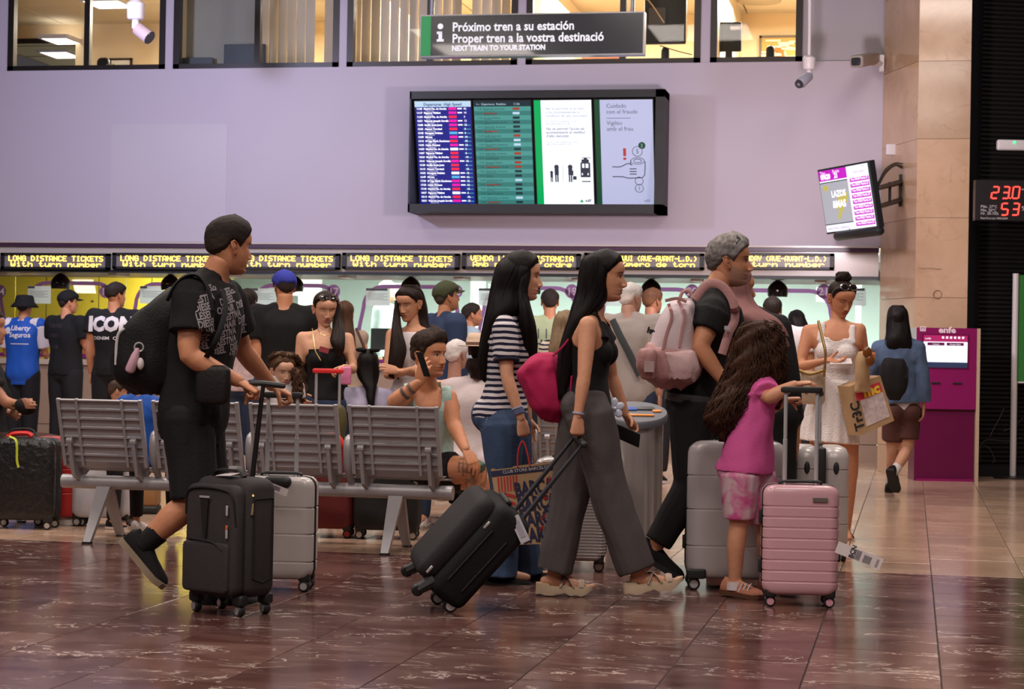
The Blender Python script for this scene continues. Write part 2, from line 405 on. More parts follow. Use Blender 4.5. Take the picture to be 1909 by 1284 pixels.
M_pillar = marble('cream_stone', (.46, .30, .185), (.54, .36, .235), (.30, .17, .09), .10, .02, 1.6, .4)
M_wall = mat('wall_plaster', (.44, .385, .45), .55, var=.03, scale=.7, bump=.02, bscale=8)
M_wallgrey = mat('grey_plaster', (.36, .33, .36), .6, var=.06, scale=1.2)
M_frame = mat('dark_window_metal', (.022, .016, .014), .35, .4)
M_fascia = mat('fascia_enamel', (.50, .43, .38), .22, var=.03, scale=2)
M_purple = mat('purple_enamel', (.055, .022, .050), .35)
M_black = mat('black_paint', (.008, .008, .009), .45)
M_grout = mat('dark_grout', (.03, .022, .02), .9)
M_stone = mat('counter_stone', (.34, .235, .165), .35, var=.12, scale=6)
M_counter = mat('counter_top_stone', (.50, .40, .33), .25, var=.05)
M_white = mat('white_plastic', (.62, .57, .58), .4, var=.03)
M_steel = mat('brushed_steel', (.55, .52, .52), .28, 1.0, var=.05, scale=80, stretch=(1, 1, 8))
M_glass = glass_mat('clear_glass', (.95, .98, .97), .06)
M_glass2 = glass_mat('upper_glass', (.96, .97, .96), .025)
# ---- floor
YE = onZ(954, 1041)[1]          # brown / beige border
TX, TY = .50, .92
X0 = onZ(1736, 1067)[0]
fl = MB(); fl.bx(-13, 5, 2.5, 31, -.06, -.004); floor = structure('floor', fl, M_grout)
def tile_mesh(name, m, w, l, h=.004):
    g = MB(); e = .0022; b = .0018
    z = [(-w/2+e, w/2-e, -l/2+e, l/2-e)]
    x0, x1, y0, y1 = z[0]
    V = [(x0, y0, -.02), (x1, y0, -.02), (x1, y1, -.02), (x0, y1, -.02), (x0, y0, -b), (x1, y0, -b), (x1, y1, -b), (x0, y1, -b), (x0+b, y0+b, 0), (x1-b, y0+b, 0), (x1-b, y1-b, 0), (x0+b, y1-b, 0)]
    F = [(0, 1, 5, 4), (1, 2, 6, 5), (2, 3, 7, 6), (3, 0, 4, 7), (4, 5, 9, 8), (5, 6, 10, 9), (6, 7, 11, 10), (7, 4, 8, 11), (8, 9, 10, 11)]
    me = bpy.data.meshes.new(name); me.from_pydata(V, [], F); me.materials.append(m); return me
me_b = tile_mesh('brown_tile', M_brown, TX, TY); me_g = tile_mesh('beige_tile', M_beige, TX, TY)
shown = []; rest = MB(); cutm = {}
for i in range(-26, 12):
    x = X0+(i+.5)*TX; off = (0, .42, .2, .66)[i % 4]*TY
    yb = YE+off-8*TY
    edges = [YE]+[YE-(TY-off)-q*TY for q in range(8)] if off else [YE-q*TY for q in range(9)]
    runs = [(edges[q+1], edges[q], True) for q in range(8)]
    e2 = ([YE, YE+off] if off else [YE])+[YE+off+(q+1)*TY for q in range(15)]
    runs += [(e2[q], e2[q+1], False) for q in range(len(e2)-1)]
    for y0, y1, brown in runs:
        yc = (y0+y1)/2
        if yc < 4.5 or y0 > YG: continue
        px, py, z = project((x, yc, 0))
        if -600 < px < 2500: shown.append((z+3*(px < -60 or px > 1970), x, y0, y1, brown))
for n, (z, x, y0, y1, brown) in enumerate(sorted(shown)):
    if n < 295:
        l = y1-y0
        if abs(l-TY) < .003: me = me_b if brown else me_g
        else:
            kk = (round(l, 3), brown)
            if kk not in cutm: cutm[kk] = tile_mesh('cut_tile', M_brown if brown else M_beige, TX, l)
            me = cutm[kk]
        o = bpy.data.objects.new('floor_tile', me); COL.objects.link(o); o.parent = floor; o.location = np.array([x, (y0+y1)/2, 0])-ORG[floor.name]
    else: rest.bx(x-TX/2+.002, x+TX/2-.002, y0+.002, y1-.002, -.02, 0)
ob = part('distant_tiles', rest, M_beige, floor, False); ob['kind'] = 'stuff'
# ---- wall: plaster band, posts between the windows, right panel
XL = -13.0; XR = wx(1641, 300)
ZS = wz(700, 124)                # sill height
ZB = wz(600, 453)                # lower edge of the plaster
wl = MB(); wl.bx(XL, XR+.05, YW, YW+.25, ZB, ZS)
wins = [(12, 306), (321, 630), (645, 963), (979, 1305), (1323, 1495)]
WX = [(wx(a, 120), wx(b, 120)) for a, b in wins]
ZT = 6.75
prev = XL
for a, b in WX:
    wl.bx(prev, a, YW+.03, YW+.25, ZS, ZT); prev = b
wl.bx(XL, XR, YW, YW+.25, ZT, 7.6)
wall = structure('wall_back', wl, M_wall)
wr = MB(); wr.bx(prev, XR+.05, YW+.06, YW+.25, ZS, ZT); structure('wall_back_upper_panel', wr, M_wallgrey)
# slightly paler square patch left of the display
pw = MB(); a = onY(208, 232, YW); b = onY(420, 452, YW); pw.bx(a[0], b[0], YW-.004, YW+.01, ZB+.005, a[2])
structure('wall_back_patch', pw, mat('pale_plaster', (.465, .415, .465), .5, var=.03, scale=1))
for i, ((a, b), (pa, pb)) in enumerate(zip(WX, wins)):
    f = MB(); t = .075
    mid = {0: 160, 1: 478, 2: 800, 3: 1160, 4: 1330}[i]; xm = wx(mid, 60)
    f.bx(a, b, YW+.02, YW+.12, ZS, ZS+t*.8); f.bx(a, b, YW+.02, YW+.12, ZT-t, ZT)
    f.bx(a, a+t, YW+.02, YW+.12, ZS, ZT); f.bx(b-t, b, YW+.02, YW+.12, ZS, ZT)
    if i < 4: f.bx(xm-.035, xm+.035, YW+.03, YW+.11, ZS, ZT)
    w = structure('window_%d' % (i+1), f, M_frame)
    for k, (p, q) in enumerate(((a+t, xm-.035), (xm+.035, b-t)) if i < 4 else ((a+t, b-t),)):
        g = MB(); g.bx(p, q, YW+.065, YW+.073, ZS+t*.8, ZT-t); part('pane', g, M_glass2, w, False)
# ---- fascia, soffit, lip
fa = MB(); z1, z2 = wz(600, 463), wz(600, 506)
fa.bx(XL, XR, YW+.02, YW+.2, z2, z1); structure('trim_1', fa, M_fascia)
f2 = MB(); f2.bx(XL, XR, YW-.015, YW+.2, z1, wz(600, 456)); structure('trim_2', f2, M_purple)
f3 = MB(); f3.bx(XL, XR, YW-.03, YW+.2, wz(600, 456), ZB); structure('trim_3', f3, M_fascia)
f4 = MB(); f4.bx(XL, XR, YW+.0, YW+.2, z2-.035, z2); structure('trim_4', f4, M_black)
so = MB(); so.bx(XL, XR, YW+.2, YG+.1, z2-.02, z2+.1); structure('ceiling_soffit', so, mat('soffit_wood', (.10, .045, .02), .4, var=.2, scale=5, stretch=(1, 8, 1)))
for px in (19, 222, 432, 648, 862, 1080, 1300, 1530):
    g = MB(); c = onY(px, 512, YW+.5); g.bx(c[0]-.055, c[0]+.055, YW+.3, YW+.7, z2-.055, z2-.018)
    o = part('lamp_housing', g, M_white, bpy.data.objects['ceiling_soffit'], False); area('soffit_lamp', (c[0], YW+.9, z2-.07), .3, 7, (1, .93, .86), (c[0], YG, 1.5))
# ---- ticket counter
ZC = 1.05
ct = MB(); ct.bx(XL, XR-.02, YG-.12, YG+.35, ZC-.07, ZC); ct = structure('counter_top', ct, M_counter); tag(ct, 'long pale stone worktop under the ticket windows', 'counter'); del ct['kind']
cf = MB(); cf.bx(XL, XR-.02, YG-.05, YG+.1, 0, ZC-.07); cfo = structure('wall_counter_front', cf, M_grout)
i = 0; x = XL
while x < XR+.5:
    g = MB(); g.bx(x+.004, x+1.2-.004, YG-.075, YG-.045, .22, ZC-.075); part('stone_panel', g, M_stone, cfo, False)
    g = MB(); g.bx(x+.004, x+1.2-.004, YG-.07, YG-.045, .0, .212); part('plinth_panel', g, M_stone, cfo, False)
    x += 1.2
# ---- pillar with chamfered left face, cream stone panels
A_ = at(1705, 600, 20.65); C_ = at(1803, 600, 20.55); B_ = onY(1641, 500, YW)
A2, B2, C2 = A_[:2], B_[:2]+np.array([0, -.01]), C_[:2]
core = MB(); n0 = nrm(np.array([C2[1]-A2[1], -(C2[0]-A2[0])])); bk = np.array([B2[0]+.12, 25.5])
poly = [A2+n0*-.02, C2+n0*-.02, np.array([C2[0]+.3, 25.5]), bk, B2+np.array([.02, .02])]
core.prism([(p[0], p[1], 0) for p in poly], (0, 0, 7.6)); pil = structure('wall_right', core, mat('pillar_core', (.2, .13, .08), .6))
zs = [0, .30, 1.08, 1.87, 2.70, 3.52, 4.33, 5.13, 5.93, 6.73, 7.5]
for k in range(len(zs)-1):
    for p, q, nn in ((A2, C2, n0), (B2, A2, nrm(np.array([A2[1]-B2[1], -(A2[0]-B2[0])])))):
        g = MB(); e = nrm(q-p)*.002; t = .024
        P = [p+e, q-e, q-e-nn*t, p+e-nn*t]
        g.prism([(a[0], a[1], zs[k]+.002) for a in P], (0, 0, zs[k+1]-zs[k]-.004))
        part('stone_panel', g, M_pillar, pil, False)
cr_ = MB(); c0 = at(1757, 498, 20.6); c0[:2] += n0*.004
for (a, b) in (((1712, 499), (1755, 501)),):
    cr_.tube([at(a[0]+t*(b[0]-a[0]), a[1]+t*(b[1]-a[1])+math.sin(t*9)*.8, 20.6)+np.array([n0[0], n0[1], 0])*.0 for t in np.linspace(0, 1, 8)], .0025, 5)
ring_c = at(1748, 549, 20.6)
cr_.rings([[ring_c+CR*(R+r*math.cos(b))*math.cos(a)+ZU*(R+r*math.cos(b))*math.sin(a) for b in np.linspace(0, 2*PI, 6)[:-1]] for a in np.linspace(0, 2*PI, 24)[:-1] for R, r in ((.043, .0035),)], cap=False, closed=True)
part('worn_mark', cr_, mat('old_glue', (.22, .13, .08), .7), pil)
# dark metal jamb + roller grille
jb = MB(); D2 = at(1816, 600, 20.75)[:2]; jb.prism([(p[0], p[1], 0) for p in (C2, D2, D2+np.array([.1, .5]), C2+np.array([0, .5]))], (0, 0, 7.5)); structure('trim_5', jb, mat('blue_black_metal', (.018, .018, .024), .4))
E2 = at(2120, 600, 21.0)[:2]; gdir = nrm(E2-D2); gn = np.array([gdir[1], -gdir[0]])
gb = MB(); G0 = D2-gn*.25; G1 = E2-gn*.25; gb.prism([(p[0], p[1], 0) for p in (G0, G1, G1-gn*.1, G0-gn*.1)], (0, 0, 7.5)); grille = structure('wall_shutter', gb, mat('shutter_back', (.004, .004, .004), .7))
M_slat = mat('shutter_slat', (.008, .007, .007), .5, .2, var=.3, scale=120, stretch=(1, 1, .02))
gax = np.array([gdir[0], gdir[1], 0]); gnn = np.array([gn[0], gn[1], 0]); glen = np.linalg.norm(G1-G0)
g = MB()
c = np.array([(G0+G1)[0]/2, (G0+G1)[1]/2, 0])+gnn*.012
g.prism([c-gax*glen/2+gnn*.0+ZU*.0, c-gax*glen/2+gnn*.016+ZU*.012, c-gax*glen/2+gnn*.016+ZU*.030, c-gax*glen/2+ZU*.040], gax*glen)
sl = part('slat', g, M_slat, grille, False)
for k in range(1, 110):
    o = sl.copy(); COL.objects.link(o); o.parent = grille; o.location = (0, 0, .048*k)
bs = MB(); bs.prism([(p[0], p[1], 0) for p in (G0+gn*.04, G1+gn*.04, G1, G0)], (0, 0, .11)); part('bottom_rail', bs, M_black, grille, False)
gr = MB()
def sq(px, py): 
    r = raydir(px, py); o = np.array([*(G0+gn*.032), 0]); t = ((o-CPOS)@gnn)/(r@gnn); return CPOS+r*t
for pts in (((1829, 860), (1826, 838), (1834, 822), (1850, 820), (1880, 822), (1905, 815)), ((1832, 828), (1846, 838), (1854, 858), (1850, 862)), ((1845, 815), (1852, 800), (1862, 782), (1872, 760)), ((1870, 804), (1882, 798), (1892, 785)), ((1897, 790), (1907, 778))):
    gr.tube([sq(*p) for p in catmull(pts, 14)], .004, 5)
part('chalk_scribble', gr, mat('grey_chalk', (.09, .08, .075), .9), grille)
# ---- upper offices
M_owall = mat('office_wall_ochre', (.78, .58, .34), .7, var=.03); M_owall2 = mat('office_wall_cream', (.78, .66, .46), .7, var=.03)
M_oceil = mat('office_ceiling_tile', (.62, .50, .33), .8, var=.12, scale=60)
M_panel = emit('lit_panel', (1.0, .97, .92), 3.0)
YB = 26.2; ZCe = 5.76
ofl = MB(); ofl.bx(XL, XR, YW+.25, 33, 4.0, 4.06); structure('floor_office', ofl, mat('office_floor', (.25, .2, .17), .6))
oc = MB(); oc.bx(XL, XR, YW+.25, 33, ZCe+.03, ZCe+.1); ocl = structure('ceiling_office', oc, M_grout)
x = XL
while x < XR:
    for j in range(4):
        g = MB(); y = YW+.3+j*1.2
        if x+1.2 < XR: g.bx(x+.01, x+1.19, y+.01, y+1.19, ZCe, ZCe+.03); part('ceiling_tile', g, M_oceil, ocl, False)
    x += 1.2
ow = MB()
xa = wx(141, 80, YB); x5 = wx(1316, 60, 24); xd = wx(318, 60, 24.5)
ow.bx(xa, XR, YB, YB+.12, 4.0, ZCe+.03); ow.bx(XL, xa, YB, YB+.12, 5.52, ZCe+.03)
structure('wall_office_back', ow, M_owall)
ob_ = MB(); ob_.bx(XL, xa, YB-.02, YB+.0, 5.50, 5.57); structure('trim_6', ob_, M_frame)
wall_part = MB()
for px in (313, 638, 971, 1314): 
    xx = wx(px, 60); wall_part.bx(xx-.04, xx+.04, YW+.25, YB, 4.0, ZCe)
structure('wall_office_partitions', wall_part, M_owall2)
fr = MB(); fr.bx(XL, xa+3, 32.0, 32.1, 4.0, 5.8); structure('wall_office_far', fr, mat('far_office_wall', (.35, .36, .26), .7))
fc = MB(); fc.bx(XL, xa+3, YB+.12, 32.2, 5.52, 5.56); fco = structure('ceiling_office_far', fc, mat('far_ceiling', (.52, .52, .40), .8))
fg = MB()
for y in np.arange(YB+.3, 32, .95): fg.bx(XL, xa+3, y-.012, y+.012, 5.512, 5.521)
for x in np.arange(XL, xa+3, 1.2): fg.bx(x-.012, x+.012, YB+.12, 32, 5.512, 5.521)
part('ceiling_grid', fg, mat('grid_bar', (.25, .25, .2), .6), fco, False)
def litpanel(name, px0, px1, py0, py1, z, lab):
    P = [onZ(px0, py0, z), onZ(px1, py0, z), onZ(px1, py1, z), onZ(px0, py1, z)]
    cen = sum(P)/4; w = abs(P[1][0]-P[0][0]); l = abs(P[2][1]-P[1][1])
    t = thing('ceiling_light', (cen[0], cen[1], z-.02), lab, 'light')
    g = MB(); g.bx(cen[0]-w/2, cen[0]+w/2, cen[1]-l/2, cen[1]+l/2, z-.018, z-.006); part('diffuser', g, M_panel, t, False)
    g = MB()
    for a in (-1, 1): g.bx(cen[0]+a*w/2-.02, cen[0]+a*w/2+.02, cen[1]-l/2, cen[1]+l/2, z-.022, z+.03); g.bx(cen[0]-w/2, cen[0]+w/2, cen[1]+a*l/2-.02, cen[1]+a*l/2+.02, z-.022, z+.03)
    part('frame', g, M_white, t, False)
litpanel('a', 165, 240, -2, 14, ZCe, 'lit square ceiling light near the white tilting camera')
litpanel('b', 88, 142, 68, 81, 5.51, 'upper lit ceiling light in the far green-grey office')
litpanel('c', 86, 143, 94, 107, 5.51, 'lower lit ceiling light in the far green-grey office')
for px, py in ((1365, 0), (1340, -4)):
    pass
g = MB(); c = onZ(1415, 2, ZCe); g.tube([c+np.array([0, 0, -.01]), c+np.array([0, 0, .02])], [.28, .3], 20)
dv = part('ceiling_vent', g, mat('vent_grey', (.35, .27, .16), .6)); tag(dv, 'round vent in the ochre ceiling of the right-hand office', 'vent')
# office things
lg = MB(); lg.bx(XL, XR, YW+.32, 23.8, 4.44, 4.5); structure('trim_7', lg, mat('ledge_wood', (.25, .18, .1), .6))
def picture(px0, px1, py0, py1, Y, lab, fcol, cols, cat='picture'):
    a = onY(px0, py0, Y); b = onY(px1, py1, Y); t = thing('framed_picture', ((a[0]+b[0])/2, Y, b[2]), lab, cat)
    g = MB(); e = .03
    g.bx(a[0], b[0], Y-.03, Y, a[2]-e, a[2]); g.bx(a[0], b[0], Y-.03, Y, b[2], b[2]+e); g.bx(a[0], a[0]+e, Y-.03, Y, b[2], a[2]); g.bx(b[0]-e, b[0], Y-.03, Y, b[2], a[2]); part('frame', g, fcol, t, False)
    g = MB(); g.bx(a[0]+e*.8, b[0]-e*.8, Y-.018, Y-.004, b[2]+e*.8, a[2]-e*.8); part('canvas', g, cols[0], t, False)
    return t, a, b
t, a, b = picture(205, 247, 109, 140, YB-.02, 'dark framed picture on the ochre office wall behind a spider plant', mat('dark_wood', (.05, .02, .012), .5), [mat('paper_cream', (.8, .72, .55), .7)])
t, a, b = picture(1416, 1491, 67, 125, YB-.02, 'yellow abstract painting on the cream office wall at right', mat('thin_frame', (.12, .08, .04), .5), [mat('ochre_canvas', (.62, .33, .08), .7)])
g = MB(); rr = random.Random(3)
for k in range(26):
    cx = a[0]+.05+rr.random()*(b[0]-a[0]-.1); cz = a[2]-.06-rr.random()*.26; w = .03+rr.random()*.08
    w0, w1 = max(a[0]+.03, cx-w), min(b[0]-.03, cx+w); g.bx(w0, max(w1, w0+.02), YB-.046-k*.0008, YB-.042, cz-.012, cz+.012)
part('pale_strokes', g, mat('cream_paint', (.9, .8, .5), .7), t, False)
g = MB(); ac = onY(1447, 107, YB-.03); g.tube([ac+CR*.1*math.cos(q)+ZU*.1*math.sin(q)+np.array([0, -.02, 0]) for q in np.linspace(-.6, 2.6, 14)], .03, 6); part('orange_arc', g, mat('orange_paint', (.75, .17, .03), .7), t)
# monitor and dark screens in the right-hand offices
def screen_box(px0, px1, py0, py1, Y, lab, name='monitor', cat='monitor', stand=True):
    a = onY(px0, py0, Y); b = onY(px1, py1, Y); t = thing(name, ((a[0]+b[0])/2, Y, b[2]), lab, cat)
    g = MB(); g.rbox(((a[0]+b[0])/2, Y, (a[2]+b[2])/2), (b[0]-a[0], .05, a[2]-b[2]), None, .015); part('casing', g, M_black, t)
    if stand:
        g = MB(); g.bx((a[0]+b[0])/2-.04, (a[0]+b[0])/2+.04, Y-.01, Y+.05, b[2]-.25, b[2]+.05); part('stand', g, M_black, t, False)
    return t
t = screen_box(1336, 1382, 42, 96, 23.4, 'black back of a monitor in the right-hand cream office')
g = MB(); c = onY(1371, 52, 23.37); g.bx(c[0]-.06, c[0]+.06, 23.365, 23.372, c[2]-.02, c[2]+.02); part('sticker', g, M_white, t, False)
t = screen_box(1203, 1279, -60, 82, 23.6, 'large black cabinet back seen behind the right end of the hanging sign', 'dark_cabinet', 'cabinet', False)
g = MB(); c = onY(1225, 30, 23.56); g.bx(c[0]-.1, c[0]+.1, 23.55, 23.57, c[2]-.12, c[2]+.1); part('label_plate', g, mat('dull_grey', (.06, .055, .05), .6), t, False)
g = MB(); g.tube([onY(p[0], p[1], 23.5) for p in catmull(((1200, -10), (1218, 12), (1230, 30), (1238, 42)), 14)], .008, 6); part('cable', g, mat('beige_cable', (.5, .35, .2), .5), t)
for px, py, lab in ((1240, 102, 'small black speaker on the office sill left of the right-hand window'), (1436, 103, 'small black speaker in front of the yellow abstract painting')):
    c = onY(px, py, 23.0); g = MB(); g.rbox((c[0], c[1], 4.66), (.10, .09, .32), None, .045); o = part('desk_speaker', g, M_black); tag(o, lab, 'speaker')
for pts, lab in ((((1230, 85), (1262, 95), (1290, 102)), 'thin cable drooping behind the fourth upper window'),):
    g = MB(); g.tube([onY(p[0], p[1], 22.9) for p in catmull(pts, 12)], .006, 5); o = part('office_cable', g, M_black); tag(o, lab, 'cable')
g = MB(); a = onY(1090, 100, 24.6); b = onY(1165, 122, 24.6); g.bx(a[0], b[0], 24.4, 24.7, 4.0, a[2]); o = part('brown_cupboard', g, mat('cupboard_wood', (.22, .07, .03), .5), None, False); tag(o, 'low reddish wooden cupboard behind the fourth upper window', 'cupboard')
def spider_plant(px, py, Y, n, lab, size=.28):
    c = onY(px, py, Y); t = thing('spider_plant', (c[0], c[1], 4.5), lab, 'plant')
    g = MB(); g.tube([(c[0], c[1], 4.5), c-ZU*.02], [.06, .085], 12); part('pot', g, mat('dark_pot', (.05, .03, .02), .6), t)
    rr = random.Random(px)
    for k in range(n):
        a = rr.random()*2*PI; L = size*(.6+.5*rr.random()); d = np.array([math.cos(a), math.sin(a), 0])
        P = [c+d*L*u*.9+ZU*(L*(.9*u-1.15*u*u)) for u in np.linspace(0, 1, 7)]
        g = MB(); g.tube(P, [.008, .011, .012, .011, .009, .006, .002], 4, np.cross(d, ZU), .0015); part('leaf', g, mat('plant_leaf', (.28, .38, .05), .5, var=.3), t)
spider_plant(213, 128, 23.2, 12, 'spider plant on the office sill beside the dark framed picture')
spider_plant(30, 140, 23.0, 10, 'spider plant low in the left corner of the leftmost upper window')
c = onY(193, 122, 23.4); g = MB(); g.rbox(c, (.17, .08, .2), None, .06); o = part('office_chair_back', g, M_black); tag(o, 'rounded black chair back beside the spider plant in the ochre office', 'chair')
# vertical blinds
M_blind = mat('blind_fabric', (.66, .55, .42), .8, var=.08, scale=3); M_blind2 = mat('blind_shade', (.30, .28, .24), .8, var=.08, scale=3)
def blind(px0, px1, n, Y, lab, m, ang, jit=.1, gaps=()):
    x0, x1 = wx(px0, 60, Y), wx(px1, 60, Y); t = thing('vertical_blind', ((x0+x1)/2, Y, ZS), lab, 'blind', None)
    g = MB(); g.bx(x0, x1, Y-.03, Y+.03, ZCe-.06, ZCe-.01); part('head_rail', g, M_white, t, False)
    rr = random.Random(n)
    for k in range(n):
        if k in gaps: continue
        xc = x0+(k+.5)*(x1-x0)/n; a = math.radians(ang+jit*(rr.random()-.5)*100); w = (x1-x0)/n*(1.02 if jit < .08 else .93)
        ax = np.array([math.cos(a), math.sin(a), 0]); g = MB()
        g.box((xc, Y, (ZS+ZCe)/2-.01), (w, .004, ZCe-ZS-.1), (ax, np.cross(ZU, ax), ZU)); part('slat', g, m, t, False)
blind(336, 474, 10, YW+.5, 'closed grey vertical blind in the left half of the second upper window', M_blind2, 6, .05)
blind(484, 622, 8, YW+.5, 'half-open beige vertical blind in the right half of the second upper window', M_blind, 16, .15, (6,))
blind(656, 798, 8, YW+.5, 'beige vertical blind in the left half of the third upper window', M_blind, 14, .12)
blind(806, 952, 8, YW+.5, 'beige vertical blind with gaps in the right half of the third upper window', M_blind, 26, .25, (3,))
for px0, px1, lab, Y in ((338, 398, 'low grey chair back dimly seen through the closed blind', 22.45), (418, 495, 'dark grey partition dimly seen through the closed blind', 22.45)):
    a = onY(px0, 108 if px0 < 400 else 83, Y); b = onY(px1, 126, Y); g = MB(); g.rbox(((a[0]+b[0])/2, Y, (a[2]+b[2])/2), (b[0]-a[0], .03, a[2]-b[2]), None, .014)
    o = part('low_partition', g, mat('slate_panel', (.07, .075, .09), .6)); tag(o, lab, 'partition')
# ---- ticket office behind the glass
XO = XR+.7
tf = MB(); tf.bx(XL, XO, YG+.1, 29.5, -.06, .0); structure('floor_ticket_office', tf, mat('tick_floor', (.35, .34, .33), .6))
tw = MB(); tw.bx(XL, XO, 28.6, 28.7, 0, 2.75); structure('wall_ticket_office', tw, mat('mint_wall', (.68, .81, .74), .6, var=.03))
tc = MB(); tc.bx(XL, XO, YG+.1, 29.5, 2.6, 2.7); structure('ceiling_ticket_office', tc, mat('tick_ceiling', (.75, .75, .72), .8))
M_yel = mat('yellow_laminate', (.72, .50, .04), .25, var=.05, scale=2, objvar=.06)
yl = sroot('wall_yellow_lockers', (wx(200, 540, 26.2), 26.2, 0))
x = XL+.2; xe = wx(432, 540, 26.2)
while x < xe:
    for z0, z1 in ((0.0, .75), (.76, 1.55), (1.56, 2.6)):
        g = MB(); g.bx(x+.006, min(x+.78, xe)-.006, 26.2, 26.26, z0+.006, z1-.006); p = part('locker_door', g, M_yel, yl, False)
        g = MB(); g.tube([(x+.7, 26.19, z0+.3), (x+.7, 26.2, z0+.3)], .015, 8); part('lock', g, M_steel, p, False)
    x += .79
M_mint = mat('mint_panel', (.70, .82, .76), .4, var=.04)
for px0, px1, py0, lab in ((560, 600, 500, None), (880, 905, 500, None), (1100, 1110, 500, None), (1340, 1348, 500, None), (1596, 1606, 570, None)):
    g = MB(); a = wx(px0, 560, 26.5); b = wx(px1, 560, 26.5); g.bx(a, b, 26.4, 26.5, 0, 2.6); structure('trim_%d' % (px0), g, mat('pale_post', (.80, .76, .62), .5) if px0 == 560 else M_mint)
# desks with equipment
def desk_set(px, k):
    c = onY(px, 640, YG+1.0); nm = ('first', 'second', 'third', 'fourth', 'fifth', 'sixth', 'seventh', 'eighth')[k]
    t = thing('office_monitor', (c[0], YG+1.0, 1.0), 'dark monitor back behind the ticket glass, %s from the left' % nm, 'monitor')
    g = MB(); g.rbox((c[0], YG+1.0, 1.38), (.44, .05, .28), None, .012); part('casing', g, M_black, t)
    g = MB(); g.tube([(c[0], YG+1.02, .98), (c[0], YG+1.02, 1.3)], .03, 8); g.tube([(c[0], YG+1.0, .97), (c[0], YG+1.0, .99)], .12, 14); part('stand', g, M_black, t)
    t = thing('paper_tray', (c[0]-.3, YG+.6, .97), 'pale stacked paper tray behind the ticket glass, %s from the left' % nm, 'tray')
    for q in range(3):
        g = MB(); g.rbox((c[0]-.3, YG+.6, .997+q*.09), (.16, .24, .05), None, .01); part('tray', g, mat('tray_grey', (.4, .42, .4), .4), t)
    t = thing('operator_chair', (c[0]+.15, YG+1.75, 0), 'dark office chair behind the ticket glass, %s from the left' % nm, 'chair')
    g = MB(); g.rbox((c[0]+.15, YG+2.0, 1.0), (.44, .08, .5), None, .03, bulge=.01); part('backrest', g, mat('chair_fabric', (.03, .045, .045), .8), t)
    g = MB(); g.rbox((c[0]+.15, YG+1.75, .5), (.46, .46, .08), None, .03); part('seat', g, MATS['chair_fabric'], t)
    g = MB(); g.tube([(c[0]+.15, YG+1.75, .08), (c[0]+.15, YG+1.75, .47)], .03, 8)
    for a in range(5): g.tube([(c[0]+.15, YG+1.75, .1), (c[0]+.15+.28*math.cos(a*1.257), YG+1.75+.28*math.sin(a*1.257), .03)], [.025, .015], 6)
    part('base', g, M_black, t)
for k, px in enumerate((105, 300, 500, 722, 930, 1130, 1350, 1560)): desk_set(px, k)
dk = MB(); dk.bx(XL, XR-.1, YG+.36, YG+1.35, .93, .97); o = part('office_desk', dk, mat('desk_white', (.7, .72, .68), .4), None, False); tag(o, 'long white desk behind the ticket glass', 'desk')
g = MB()
for xx in np.arange(XL, XR-.3, 2.0): g.bx(xx, xx+.05, YG+.4, YG+1.3, 0, .93)
part('desk_leg', g, M_white, o, False)
